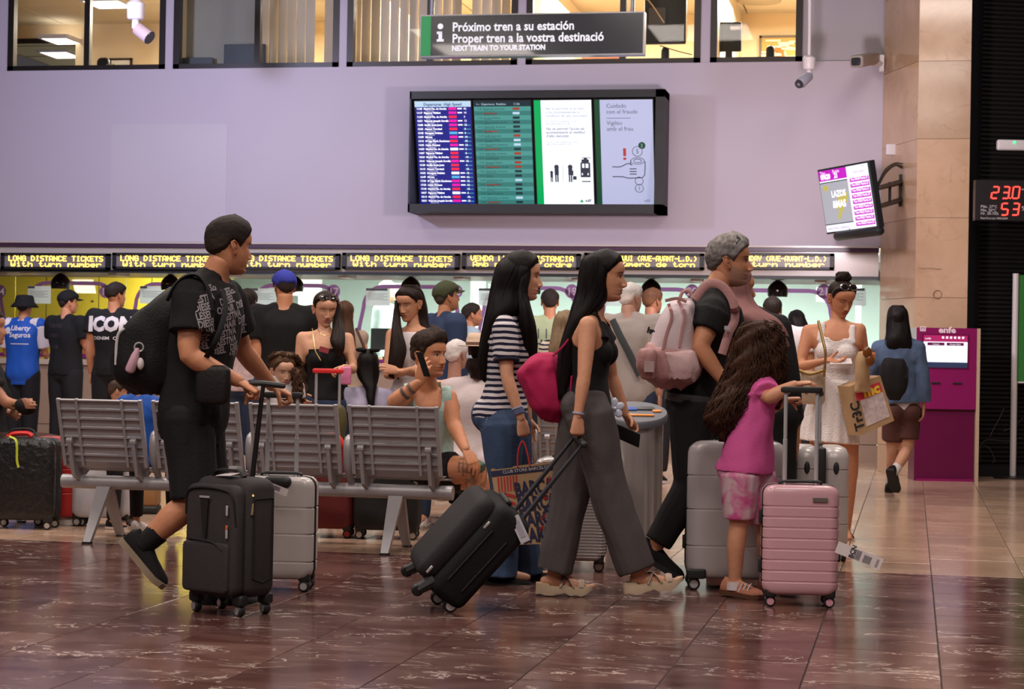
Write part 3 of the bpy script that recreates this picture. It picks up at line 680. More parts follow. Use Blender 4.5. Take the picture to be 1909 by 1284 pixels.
# glass screen, one pane per window, with printed arches
arch0 = [(-160, 16), (39, 228), (240, 440), (458, 646), (664, 867), (888, 1090), (1110, 1318), (1338, 1565), (1590, 1650)]
nums = ['14', '15', '16', '17', '18', '19', '20', '21', None]
circ = [0, 197, 412, 622, 850, 1066, 1290, 1536, 0]
M_arch = film('purple_film', (.17, .075, .18), .35); M_sheet = film('notice_paper', (.72, .78, .80), .38); M_sheetdark = mat('notice_header', (.035, .03, .05), .6)
posters = [(-150, -100), (53, 95), (262, 305), (467, 515), (683, 727), (893, 935), (1118, 1160), (1345, 1385), (1590, 1614)]
ZG0, ZG1 = ZC, z2-.02
for k, (a, b) in enumerate(arch0):
    xa_, xb_ = wx(a, 560, YG), wx(b, 560, YG); gx = (arch0[k+1][0]+b)/2 if k < 8 else 1650; gx0 = (arch0[k-1][1]+a)/2 if k else -400
    lab_n = ('number %s' % nums[k]) if nums[k] else 'beside the pillar'
    g = MB(); g.bx(wx(gx0, 560, YG)+.004, wx(gx, 560, YG)-.004, YG, YG+.012, ZG0, ZG1)
    pn = structure('window_%d' % (k+6), g, M_glass)
    yf = YG-.006; w = .05; zt = z2-.10; zb = ZC+.02; r = .26; xs, xe_ = xa_, xb_
    path = [(xs, zb), (xs+.05, zb+.45)]+[(xs+.10+r-r*math.cos(q), zt-r+r*math.sin(q)) for q in np.linspace(0, PI/2, 8)]
    path += [(xe_-.10-r+r*math.sin(q), zt-r+r*math.cos(q)) for q in np.linspace(0, PI/2, 8)]+[(xe_-.05, zb+.45), (xe_, zb)]
    g = MB(); P = np.array([(p[0], yf, p[1]) for p in path]); g.tube(P, w/2, 4, (1, 0, 0) if False else None, .002)
    g = MB(); Lp = []; Lq = []
    for i in range(len(P)):
        tv = nrm(P[min(i+1, len(P)-1)]-P[max(i-1, 0)]); nv = np.array([-tv[2], 0, tv[0]]); Lp.append(P[i]+nv*w/2); Lq.append(P[i]-nv*w/2)
    n = len(P); g.add(np.vstack([Lp, Lq]), [(i, i+1, n+i+1, n+i) for i in range(n-1)]); k == 8 or part('printed_arch', g, M_arch, pn, False)
    g = MB(); g.bx(xs, xe_, yf-.002, yf, zb, zb+.05); part('printed_sill_band', g, mat('magenta_film', (.16, .01, .12), .4), pn, False)
    if nums[k]:
        c = onY(circ[k], 543, yf-.004); rad = .085; th = np.linspace(0, 2*PI, 29)[:-1]
        g = MB(); g.add([(c[0]+rad*math.cos(q), yf-.004, c[2]+rad*math.sin(q)) for q in th], [tuple(range(28))]); part('number_disc', g, M_arch, pn, False)
        part('window_number', text_mb(nums[k], .13, (c[0], yf-.007, c[2]-.045), (1, 0, 0), ZU, 'CENTER', .002), film('number_white', (.8, .78, .8), .4), pn, False)
    p0, p1 = posters[k]
    if p0 > -50:
        a3, b3 = onY(p0, 533 + (p0 > 400)*4, YG), onY(p1, 566 + (p0 > 400)*4, YG)
        t = thing('notice_sheet', ((a3[0]+b3[0])/2, YG-.01, b3[2]), 'grey printed notice on the ticket glass, %s notice from the left' % ('', 'first', 'second', 'third', 'fourth', 'fifth', 'sixth', 'seventh', 'eighth')[k], 'notice')
        g = MB(); g.bx(a3[0], b3[0], YG-.016, YG-.012, b3[2], a3[2]); part('paper', g, M_sheet, t, False)
        g = MB(); hh = .03; g.bx(a3[0], a3[0]+(b3[0]-a3[0])*(.9 if p0 > 600 else .3), YG-.018, YG-.0165, a3[2]-hh, a3[2]-.002)
        for q in range(5): g.bx(a3[0]+.03, b3[0]-.03-.05*(q % 2), YG-.018, YG-.0165, a3[2]-.07-q*.018, a3[2]-.066-q*.018)
        part('print', g, M_sheetdark, t, False)
# black dome lamps under the soffit
for k, px in enumerate((113, 318, 548, 766, 990, 1214, 1450)):
    c = onY(px, 527, YW+.75); t = thing('dome_lamp', (c[0], c[1], z2-.02), 'black dome under the soffit, %s from the left' % ('first', 'second', 'third', 'fourth', 'fifth', 'sixth', 'seventh')[k], 'dome', 'black domes under the soffit')
    g = MB(); th = np.linspace(0, 1, 8); g.tube([(c[0], c[1], z2-.03-.18*u) for u in th], [.045, .075, .098, .112, .118, .118, .116, .11], 22); part('shade', g, mat('dome_black', (.012, .010, .010), .12), t)
    g = MB(); g.tube([(c[0], c[1], z2-.0), (c[0], c[1], z2-.035)], .03, 10); part('mount', g, M_black, t)
    g = MB(); g.bx(c[0]-.012, c[0]+.02, c[1]-.118, c[1]-.112, z2-.14, z2-.135); part('indicator', g, mat('pale_dot', (.7, .5, .4), .4), t, False)
# ---- dot-matrix signs
FONT = {}
_F = "A7E1111117E B7F49494936 C3E41414122 D7F4141221C E7F49494941 F7F09090901 G3E4149497A H7F0808087F I00417F4100 J2040413F01 K7F08142241 L7F40404040 M7F020C027F N7F0408107F O3E4141413E P7F09090906 Q3E4151215E R7F09192946 S4649494931 T01017F0101 U3F4040403F V1F2040201F W3F4038403F X6314081463 Y0708700807 Z6151494543 a2054545478 b7F48444438 c3844444420 d384444487F e3854545418 f087E090102 g0C5252523E h7F08040478 i00447D4000 j2040443D00 k7F10284400 l00417F4000 m7C04180478 n7C08040478 o3844444438 p7C14141408 q0814141C7C r7C08040408 s4854545420 t043F444020 u3C4040207C v1C2040201C w3C4030403C x4428102844 y0C5050503C z4464544C44 (001C224100 )0041221C00 -0808080808 .0060600000 '0005030000"
for tok in _F.split(' '):
    h = tok[1:]; FONT[tok[0]] = [int(h[-10:][2*i:2*i+2], 16) for i in range(5)]
FONT['A'] = [0x7E, 0x11, 0x11, 0x11, 0x7E]; FONT['ú'] = [0x3C, 0x42, 0x41, 0x20, 0x7C]; FONT['·'] = [0, 0, 8, 0, 0]
M_led = emit('amber_led', (1.0, .60, .08), 4.0); M_ledbg = mat('led_panel', (.22, .19, .185), .35)
def dots(mb, txt, x0, x1, z0, z1, y, bold):
    n = len(txt)*6-1; dx = (x1-x0)/n; dz = (z1-z0)/7
    for i, ch in enumerate(txt):
        for c, bits in enumerate(FONT.get(ch, [0]*5)):
            for r in range(7):
                if bits >> r & 1:
                    cx = x0+(i*6+c+.5)*dx; cz = z1-(r+.5)*dz; w = dx*(.64 if bold else .54); h = dz*.5
                    mb.quad([(cx-w, y, cz-h), (cx+w, y, cz-h), (cx+w, y, cz+h), (cx-w, y, cz+h)])
signs = [(4, 206, 'LONG DISTANCE TICKETS', 'With turn number'), (212, 421, 'LONG DISTANCE TICKETS', 'With turn number'), (428, 634, 'LONG DISTANCE TICKETS', 'With turn number'), (640, 857, 'LONG DISTANCE TICKETS', 'With turn number'),
         (863, 1083, 'VENDA LLARGA DISTANCIA', 'Amb numero d\'ordre'), (1090, 1313, 'SALIDA AVUI (AVE-AVANT-L.D.)', 'Con número de torn'), (1320, 1555, 'TRAVEL TODAY (AVE-AVANT-L.D.)', 'With turn number')]
for k, (p0, p1, l1, l2) in enumerate(signs):
    xa_, xb_ = wx(p0, 486), wx(p1, 486); za, zb = wz((p0+p1)/2, 472), wz((p0+p1)/2, 502)
    nm = ('first', 'second', 'third', 'fourth', 'fifth', 'sixth', 'seventh')[k]
    t = thing('led_sign', ((xa_+xb_)/2, YW, zb), 'amber dot-matrix ticket sign on the fascia, %s from the left' % nm, 'sign', 'dot-matrix signs on the fascia')
    g = MB(); e = .03
    g.bx(xa_, xb_, YW-.05, YW+.02, za-e, za); g.bx(xa_, xb_, YW-.05, YW+.02, zb, zb+e*.9); g.bx(xa_, xa_+e*1.5, YW-.05, YW+.02, zb, za); g.bx(xb_-e*1.5, xb_, YW-.05, YW+.02, zb, za); part('bezel', g, M_black, t, False)
    g = MB(); g.bx(xa_+e, xb_-e, YW-.028, YW+.02, zb+e*.8, za-e*.8); part('panel', g, M_ledbg, t, False)
    h = za-zb; g = MB(); w = xb_-xa_
    dots(g, l1, xa_+.07*w, xb_-.06*w, zb+.50*h, za-.17*h, YW-.030, True); dots(g, l2, xa_+.09*w, xb_-.075*w, zb+.15*h, zb+.46*h, YW-.030, False); part('lit_text', g, M_led, t, False)
# ---- departure display box with four tilted screens
def disp(px, py, Y=YW): return onY(px, py, Y)
YD = YW-.42
a, b = disp(764, 170, YD), disp(1236, 392, YD); dx0, dx1, dz0, dz1 = a[0], b[0], disp(1000, 396, YD)[2], disp(1000, 168, YD)[2]
dt = thing('departures_display', ((dx0+dx1)/2, YD, dz0), 'wide black display box of four tilted screens on the lavender wall', 'display')
g = MB(); e = .085
g.bx(dx0, dx1, YD, YW-.005, dz1-e, dz1); g.bx(dx0, dx1, YD, YW-.005, dz0, dz0+e*1.1); g.bx(dx0, dx0+.02, YD, YW-.005, dz0, dz1); g.bx(dx1-e*1.2, dx1, YD, YW-.005, dz0, dz1); g.bx(dx0, dx1, YW-.03, YW-.005, dz0, dz1)
part('housing', g, mat('display_black', (.010, .009, .010), .5), dt, False)
sw = (dx1-e*1.2-.03-(dx0+.02))/4; tl = math.radians(17); shh = (dz1-dz0-e*2.1)*1.0/math.cos(tl)
uy = np.array([0, -math.sin(tl), math.cos(tl)]); ux = np.array([1., 0, 0]); un = np.array([0, -math.cos(tl), -math.sin(tl)])
M_bez = mat('screen_bezel', (.012, .012, .013), .3)
scr = []
for k in range(4):
    o0 = np.array([dx0+.035+k*sw, YD+.02+math.sin(tl)*shh, dz0+e*1.15])
    g = MB(); wS, hS = sw-.012, shh*.985
    g.box(o0+ux*wS/2+uy*hS/2-un*.03, (wS, .05, hS), (ux, -un, uy)); p = part('screen', g, M_bez, dt, False); scr.append((o0, wS, hS, p))
def srect(k, u0, u1, v0, v1, m, name, off=.001):
    o0, w, h, p = scr[k]; bz = .012
    P = [o0+ux*(bz+u*(w-2*bz))+uy*(bz+v*(h-2*bz))+un*(-.005+.0015+off) for u, v in ((u0, v0), (u1, v0), (u1, v1), (u0, v1))]
    return P
def sadd(mb, k, u0, u1, v0, v1, off=.001): mb.quad(srect(k, u0, u1, v0, v1, None, None, off))
def stext(k, body, size, u, v, al='LEFT', off=.003, bold=0, sx=1):
    o0, w, h, p = scr[k]; bz = .012
    return text_mb(body, size, o0+ux*(bz+u*(w-2*bz))+uy*(bz+v*(h-2*bz))+un*(-.005+off+.002), ux, uy, al, bold, sx)
E_navy = emit('screen_navy', (.012, .018, .22), .9); E_teal = emit('screen_teal', (.07, .30, .27), .85); E_teal2 = emit('screen_teal_dark', (.04, .20, .18), .8)
E_white = emit('screen_white', (.88, .93, 1.0), 1.0); E_lav = emit('screen_lavender', (.52, .55, .78), .75); E_green = emit('screen_green', (.0, .42, .11), .8); E_dgreen = emit('screen_dark_green', (.01, .07, .03), .8)
E_txt = emit('screen_text_white', (.9, .9, 1.0), 1.1); E_red = emit('screen_red', (.85, .02, .06), 1.0); E_mag = emit('screen_magenta', (.75, .01, .35), 1.0); E_cyan = emit('screen_cyan', (.10, .45, .75), .9)
E_dark = emit('screen_dark', (.015, .035, .045), .7); E_grey = emit('screen_grey', (.30, .33, .42), .8); E_head = emit('screen_pale_blue', (.45, .62, .75), .95); E_tred = emit('screen_dim_red', (.35, .05, .03), .8)
rr = random.Random(5)
# screen 1: blue departures table
g = MB(); sadd(g, 0, 0, 1, 0, .945); part('picture', g, E_navy, scr[0][3], False)
g = MB(); sadd(g, 0, 0, 1, .945, 1); part('header', g, E_head, scr[0][3], False)
part('header_text', stext(0, 'Departures  High Speed', .045, .16, .957, bold=.001), emit('screen_blue_text', (.02, .05, .25), .7), scr[0][3], False)
names = ['Madrid Pta. de Atocha', 'Figueres Vilafant', 'Madrid Pta. de Atocha', 'Valencia Joaquín Sorolla', 'Sevilla Santa Justa', 'Alacant Terminal', 'Zaragoza Delicias', 'Girona', 'Málaga María Zambrano', 'Lleida Pirineus']
gt = MB(); gr_ = MB(); gm = MB(); gc = MB(); gw = MB(); gn2 = MB()
for r in range(24):
    v = .92-r*.0385
    gt.join(stext(0, '%02d:%02d' % (11+r//3, (r*17) % 60), .030, .03+.0*r, v, bold=.0015)); gt.join(stext(0, names[r % 10], .029, .16, v, bold=.0015)); gt.join(stext(0, names[(r*3+1) % 10][:14], .016, .2, v-.016))
    q = rr.random(); gg = gr_ if q < .3 else (gm if q < .8 else (gc if q < .9 else gw))
    sadd(gg, 0, .60, .74, v-.004, v+.020, .002)
    if q > .3: sadd(gw, 0, .76, .84, v+.002, v+.014, .002)
    gt.join(stext(0, rr.choice(['6', '12', 'AL', '3', '14']), .030, .87, v, bold=.001)); 
    if r > 3: sadd(gn2, 0, .85, .98, v-.001, v+.010, .002)
part('timetable_text', gt, E_txt, scr[0][3], False); part('red_tags', gr_, E_red, scr[0][3], False); part('magenta_tags', gm, E_mag, scr[0][3], False); part('cyan_tags', gc, E_cyan, scr[0][3], False); part('white_tags', gw, E_txt, scr[0][3], False); part('status_bars', gn2, emit('screen_teal_bar', (.05, .3, .4), .7), scr[0][3], False)
# screen 2: teal table
g = MB(); sadd(g, 1, 0, 1, 0, .945); part('picture', g, E_teal, scr[1][3], False)
g = MB(); sadd(g, 1, 0, 1, .945, 1); part('header', g, E_dark, scr[1][3], False)
part('header_text', stext(1, '<--  Departures  Rodalies         11:06', .033, .04, .959), E_head, scr[1][3], False)
g = MB(); gt = MB(); gr_ = MB(); gw = MB()
for r in range(22):
    v = .915-r*.0425
    if r % 2: sadd(g, 1, 0, 1, v-.012, v+.03, .002)
    gt.join(stext(1, '%02d:%02d  %s' % (11+r//4, (r*13) % 60, names[(r*7+2) % 10]), .027, .05, v, off=.004)); gt.join(stext(1, names[(r*3) % 10], .014, .16, v-.010, off=.004))
    q = rr.random(); sadd(gr_ if q < .3 else (gw if q < .38 else gt), 1, .68, .80, v-.002, v+.020, .003)
    if r % 4 == 1: sadd(gr_, 1, .16, .40, v+.001, v+.012, .0025)
part('row_bands', g, E_teal2, scr[1][3], False); part('timetable_text', gt, E_dark, scr[1][3], False); part('red_tags', gr_, E_tred, scr[1][3], False); part('pale_tags', gw, E_head, scr[1][3], False)
# screen 3: white notice
g = MB(); sadd(g, 2, .12, 1, 0, 1); part('picture', g, E_white, scr[2][3], False)
g = MB(); sadd(g, 2, 0, .12, 0, 1); part('green_band', g, E_green, scr[2][3], False)
g = MB()
for i, s_ in enumerate(('No se permite el acceso', 'a los acompañantes al', 'vestíbulo de alta velocidad')): g.join(stext(2, s_, .044, .2, .91-i*.034))
for i, s_ in enumerate(('No se permet l\'accés als', 'acompanyants al vestíbul', 'd\'alta velocitat')): g.join(stext(2, s_, .044, .2, .72-i*.034, bold=.001))
for i, s_ in enumerate(('No access for companions to the', 'high speed departures hall')): g.join(stext(2, s_, .026, .2, .795-i*.022)); g.join(stext(2, s_, .026, .2, .60-i*.02))
part('notice_text', g, E_grey, scr[2][3], False)
E_ink = emit('screen_ink', (.04, .045, .07), .8)
g = MB()
def man(u, v, h, case=False):
    w = h*.46; g.add(srect(2, u, u, v, v, 0, 0)*0 if False else [np.mean(srect(2, u-.001, u+.001, v+h*.92, v+h*.93, 0, 0, .003), 0)+ux*.022*h*8*math.cos(q)+uy*.022*h*8*math.sin(q) for q in np.linspace(0, 2*PI, 13)[:-1]], [tuple(range(12))])
    sadd(g, 2, u-w/2, u+w/2, v+h*.42, v+h*.83, .003); sadd(g, 2, u-w*.42, u-w*.08, v, v+h*.44, .003); sadd(g, 2, u+w*.08, u+w*.42, v, v+h*.44, .003)
    if case: sadd(g, 2, u+w*.5, u+w*.75, v+h*.4, v+h*.7, .003); sadd(g, 2, u+w*.62, u+w*1.5, v+h*.14, v+h*.36, .003)
man(.27, .225, .10); man(.36, .225, .155); man(.60, .225, .155, True)
for i in range(9): sadd(g, 2, .465, .475, .225+i*.018, .233+i*.018, .003)
sadd(g, 2, .78, .95, .27, .41, .003); sadd(g, 2, .80, .93, .41, .44, .003); sadd(g, 2, .84, .90, .44, .452, .003); sadd(g, 2, .80, .96, .452, .458, .003); sadd(g, 2, .80, .95, .225, .235, .003)
part('pictogram', g, E_ink, scr[2][3], False)
g = MB(); sadd(g, 2, .81, .85, .36, .40, .005); sadd(g, 2, .87, .92, .36, .40, .005); sadd(g, 2, .80, .82, .29, .31, .005); sadd(g, 2, .90, .92, .29, .31, .005); part('pictogram_windows', g, E_white, scr[2][3], False)
g = stext(2, 'adif', .045, .85, .035, bold=.001); part('logo_text', g, E_ink, scr[2][3], False)
g = MB(); P = srect(2, .75, .82, .03, .06, 0, 0, .003); g.quad([P[0], P[1], (P[2]+P[3])/2]); part('logo_mark', g, E_green, scr[2][3], False)
# screen 4: lavender notice with a hand and coins
g = MB(); sadd(g, 3, .09, 1, 0, 1); part('picture', g, E_lav, scr[3][3], False)
g = MB(); sadd(g, 3, 0, .09, 0, 1); part('green_band', g, E_dgreen, scr[3][3], False)
g = MB()
for i, s_ in enumerate(('Cuidado', 'con el fraude')): g.join(stext(3, s_, .066, .2, .925-i*.055))
for i, s_ in enumerate(('Vigileu', 'amb el frau')): g.join(stext(3, s_, .066, .2, .765-i*.055))
sadd(g, 3, .2, .62, .825, .830, .003); g.join(stext(3, 'adif', .045, .82, .035))
part('notice_text', g, emit('screen_slate', (.12, .13, .20), .7), scr[3][3], False)
g = MB()
def s3(u, v): return srect(3, u, u+.001, v, v+.001, 0, 0, .004)[0]
def ring3(u, v, r, ry=1): g.tube([s3(u, v)+ux*r*math.cos(q)+uy*r*ry*math.sin(q) for q in np.linspace(0, 2*PI, 20)], .004, 4)
for (u, v, r, ry) in ((.72, .515, .055, 1), (.74, .235, .045, 1), (.74, .165, .045, 1), (.72, .425, .075, .5), (.72, .425, .045, .45)): ring3(u, v, r, ry)
for pts in (((.28, .37), (.42, .37), (.55, .40), (.63, .385)), ((.28, .275), (.45, .275), (.56, .262), (.70, .265), (.83, .28), (.85, .42)), ((.58, .35), (.70, .35)), ((.58, .325), (.70, .325)), ((.58, .30), (.70, .30)), ((.60, .395), (.60, .43))):
    g.tube([s3(*p) for p in catmull(pts, 12)], .005, 4)
part('hand_drawing', g, E_ink, scr[3][3]); part('coin_digits', stext(3, '5', .07, .72, .495, 'CENTER').join(stext(3, '2', .05, .74, .152, 'CENTER')), E_ink, scr[3][3], False)
g = MB(); c = s3(.80, .57); g.add([c+ux*.04*math.cos(q)+uy*.04*math.sin(q)+un*.001 for q in np.linspace(0, 2*PI, 17)[:-1]], [tuple(range(16))]); part('green_coin', g, E_dgreen, scr[3][3], False)
part('coin_digit', stext(3, '2', .05, .80, .557, 'CENTER', .008), E_lav, scr[3][3], False)
g = MB(); P = srect(3, .475, .525, .47, .545, 0, 0, .004); g.quad(P); P = srect(3, .475, .525, .435, .457, 0, 0, .004); g.quad(P); part('exclamation_mark', g, emit('screen_brick', (.45, .05, .05), .8), scr[3][3], False)
# ---- hanging sign
YH = 19.7
P00, P10, P11, P01 = onY(784, 108, YH), onY(1201, 100, YH), onY(1201, 19, YH), onY(782, 30, YH)
hx0, hx1 = (P00[0]+P01[0])/2, (P10[0]+P11[0])/2; hz0, hz1 = (P00[2]+P10[2])/2, (P11[2]+P01[2])/2
hs = thing('hanging_sign', ((hx0+hx1)/2, YH, hz0), 'long black hanging sign with a green end and next-train lettering', 'sign')
g = MB(); g.bx(hx0, hx1, YH, YH+.14, hz0, hz1); part('box', g, mat('sign_edge', (.25, .24, .25), .3, .6), hs, False)
hh = hz1-hz0; hw = hx1-hx0
g = MB(); g.bx(hx0+.012, hx1-.012, YH-.006, YH, hz0+.014, hz1-.014); part('face', g, mat('sign_black', (.013, .014, .018), .16, coat=.4), hs, False)
g = MB(); g.bx(hx0+.012, hx0+.115, YH-.009, YH-.006, hz0+.014, hz1-.014); part('green_end', g, emit('sign_green', (.0, .27, .07), .55), hs, False)
g = MB(); yy = YH-.010
def ht(b_, s_, u, v, bold=.0, sx=1): return text_mb(b_, s_, (hx0+u*hw, yy, hz0+v*hh), (1, 0, 0), ZU, 'LEFT', bold, sx)
g.join(ht('Próximo tren a su estación', .128, .147, .60, .0032, .90)); g.join(ht('Proper tren a la vostra destinació', .128, .147, .33, .0032, .90)); g.join(ht('NEXT TRAIN TO YOUR STATION', .072, .147, .14, .004, .90))
ic = (hx0+.093*hw, yy, hz0+.72*hh); g.add([(ic[0]+.03*math.cos(q), yy, ic[2]+.03*math.sin(q)) for q in np.linspace(0, 2*PI, 17)[:-1]], [tuple(range(16))])
for (u0, u1, v0, v1) in ((-.036, .02, .54, .60), (-.018, .02, .40, .60), (-.036, .038, .36, .42)): g.quad([(ic[0]+u0, yy, hz0+v0*hh), (ic[0]+u1, yy, hz0+v0*hh), (ic[0]+u1, yy, hz0+v1*hh), (ic[0]+u0, yy, hz0+v1*hh)])
part('lettering', g, emit('sign_white', (.80, .78, .85), .75), hs, False)
for px in (805, 1179):
    p = onY(px, 20, YH+.07); g = MB(); g.tube([(p[0], YH+.07, hz1), (p[0], YH+.07, hz1+1.6)], .022, 10); part('hanger_rod', g, mat('rod_grey', (.22, .22, .25), .3, .7), hs)
# ---- angled tv on the pillar
TL, TR_ = at(1523, 317, 20.95), at(1620, 299, 20.02)
rBL = raydir(1541, 437); Wv = TR_-TL; best = None
t_ = ((Wv@TL)-(Wv@CPOS))/(Wv@rBL); BL = CPOS+rBL*t_
tx, tyv = nrm(Wv), nrm(BL-TL)*-1; tw_, th_ = np.linalg.norm(Wv), np.linalg.norm(BL-TL); tn = np.cross(tx, tyv)
TVD = (tw_, th_, t_)
tv = thing('tv_screen', BL, 'angled magenta and white timetable television on the stone pillar', 'television')
g = MB(); g.box(TL+tx*tw_/2-tyv*th_/2-tn*.035, (tw_, th_, .06), (tx, tyv, tn)); part('casing', g, M_black, tv, False)
def tq(mb, u0, u1, v0, v1, off=.003): mb.quad([BL+tx*tw_*u+tyv*th_*v+tn*off for u, v in ((u0, v0), (u1, v0), (u1, v1), (u0, v1))])
g = MB(); tq(g, .02, .965, .03, .97); part('picture', g, E_white, tv, False)
E_tvm = emit('tv_magenta', (.52, .01, .50), .9)
g = MB(); tq(g, .02, .56, .81, .97, .004)
for r in range(9): tq(g, .60, .955, .065+r*.083, .065+r*.083+.060, .004)
part('magenta_blocks', g, E_tvm, tv, False)
g = MB(); tq(g, .02, .56, .775, .79, .004); tq(g, .02, .56, .135, .15, .004); part('black_bars', g, E_ink, tv, False)
g = MB(); tq(g, .02, .56, .15, .775, .004); part('advert', g, emit('tv_advert_grey', (.42, .43, .48), .8), tv, False)
g = MB(); pts = ((.36, .58), (.52, .60), (.50, .45), (.40, .44), (.42, .36), (.30, .20), (.27, .22), (.33, .36), (.25, .37)); g.add([BL+tx*tw_*u+tyv*th_*v+tn*.005 for u, v in pts], [tuple(range(len(pts)))]); tq(g, .08, .17, .66, .74, .005); part('yellow_shape', g, emit('tv_yellow', (.55, .48, .10), .8), tv, False)
def tt(b_, s_, u, v, bold=0, sx=1): return text_mb(b_, s_, BL+tx*tw_*u+tyv*th_*v+tn*.007, tx, tyv, 'LEFT', bold, sx)
g = MB(); g.join(tt('Tren', .05, .06, .91)); g.join(tt('09620', .075, .06, .835, .004)); g.join(tt('Puerta', .05, .30, .91)); g.join(tt('21', .075, .32, .835, .004))
for r in range(9): g.join(tt('Tren 0962%d' % r, .036, .62, .085+r*.083, .001)); g.join(tt('Puerta %d' % (20+r % 5), .036, .80, .085+r*.083, .001))
g.join(tt('LAZOS', .09, .22, .55, .004)); g.join(tt('&MAS', .10, .22, .39, .005)); part('white_text', g, E_txt, tv, False)
g = MB(); g.join(tt('Otros trenes', .04, .68, .855)); g.join(tt('www.trenes y destinos', .045, .05, .06)); g.join(tt('renfe', .03, .85, .93)); part('violet_text', g, emit('tv_violet_text', (.35, .10, .45), .8), tv, False)
# bracket
bk0 = TL+tx*tw_*.97-tyv*th_*.55-tn*.06; pw_ = at(1680, 355, 21.1)
g = MB()
for dz in (.09, -.10):
    g.tube([bk0+ZU*dz, pw_+ZU*dz], [.025, .03], 4)
g.box(pw_, (.05, .05, .34), None); g.box((bk0*.5+pw_*.5), (.03, .04, .24)); part('wall_bracket', g, M_black, tv, False)
g = MB()
for q in (0, .02, .045): g.tube(catmull([bk0+ZU*(.10+q), bk0*.7+pw_*.3+ZU*(.22+q), bk0*.3+pw_*.7+ZU*(.28+q*.6), pw_+ZU*(.24+q)], 12), .008, 6)
part('cable', g, M_black, tv)
sb0, sb1 = at(1562, 440, 20.75), at(1640, 430, 20.1); g = MB(); g.tube([sb0, sb1], .05, 12, round_=True); o = part('sound_bar', g, M_black); tag(o, 'black cylinder sound bar hanging under the angled television', 'speaker'); 
g = MB(); g.tube([sb0*.7+sb1*.3+ZU*.03, sb0*.7+sb1*.3+ZU*.16], .012, 6); g.tube([sb0*.2+sb1*.8+ZU*.03, sb0*.2+sb1*.8+ZU*.16], .012, 6); part('hook', g, M_black, o)
# ---- small fixtures
def tilt_cam(px, py, d, lab, drop=.0, pole=2.2, k=1.0):
    c = at(px, py, d); t = thing('security_camera', c, lab, 'camera')
    g = MB(); g.tube([c+ZU*.0, c+ZU*.015, c+ZU*.17*k, c+ZU*.2*k], [.075*k, .09*k, .095*k, .06*k], 18); part('housing', g, M_white, t)
    g = MB(); g.tube([c+ZU*.19*k, c+ZU*pole], .025*k, 10); part('drop_pole', g, M_white, t)
    g = MB(); e = c+CR*.05*k-ZU*.11*k; g.tube([c, c-ZU*.07*k, e], [.04*k, .045*k, .04*k], 10); part('joint', g, M_white, t)
    return t, c
t, c = tilt_cam(253, 37, 20.8, 'white tilting camera hanging before the leftmost upper window')
g = MB(); a = c-ZU*.09+CR*.02; b = a+nrm(CR*.8-ZU*.6-CA*.3)*.18; g.tube([a, b], [.07, .075], 14); p = part('camera_head', g, mat('camera_pink', (.42, .30, .29), .4), t)
g = MB(); g.tube([b, b+nrm(b-a)*.01], [.076, .07], 14); part('lens_glass', g, mat('lens_dark', (.03, .03, .035), .1), p)
t, c = tilt_cam(1508, 130, 20.8, 'white pole-mounted camera right of the upper windows', k=.72)
g = MB(); a = c-ZU*.07; b = a+nrm(-CR*.6-ZU*.5-CA*.6)*.16; g.tube([a, b], [.05, .06], 14, round_=True); p = part('camera_head', g, mat('camera_grey', (.3, .3, .36), .4), t)
g = MB(); g.tube([b+nrm(b-a)*.03, b+nrm(b-a)*.045], [.05, .045], 14); part('lens_glass', g, MATS['lens_dark'], p)
t = thing('security_camera', at(1612, 112, 21.2), 'grey box camera on a bracket beside the pillar top', 'camera')
a, b = at(1600, 114, 20.95), at(1624, 110, 21.5); ax = nrm(b-a); g = MB(); g.rbox((a+b)/2, (.15, .13, np.linalg.norm(b-a)+.2), (np.cross(ax, ZU), np.cross(ax, np.cross(ax, ZU)), ax), .03); part('camera_body', g, mat('camera_tan', (.34, .29, .26), .45), t)
g = MB(); g.rbox(a-ax*.105, (.10, .085, .012), (np.cross(ax, ZU), np.cross(ax, np.cross(ax, ZU)), ax), .02, endr=.002); part('lens_window', g, MATS['lens_dark'], t)
g = MB(); g.tube([at(1622, 119, 21.4), at(1645, 119, 21.6)], .03, 6); g.bx(*(lambda q: (q[0]-.02, q[0]+.03, q[1]-.04, q[1]+.04, q[2]-.1, q[2]+.08))(at(1643, 117, 21.6))); part('bracket', g, M_white, t, False)
g = MB(); c = at(1661, 279, 21.33); g.rbox(c, (.11, .06, .12), (CR, CA, ZU), .012); o = part('wall_sensor', g, M_white); tag(o, 'small white sensor box on the pillar side above the television', 'sensor')
g = MB(); c = at(1905, 271, 20.55); g.rbox(c, (.11, .08, .52), (ZU, CA, CR), .02); o = part('emergency_light', g, M_white); tag(o, 'white bar emergency light on the black shutter', 'light')
g = MB(); cc = at(1892, 265, 20.50); g.ball(cc, .014); part('status_led', g, emit('green_led', (.05, 1, .3), 2), o)
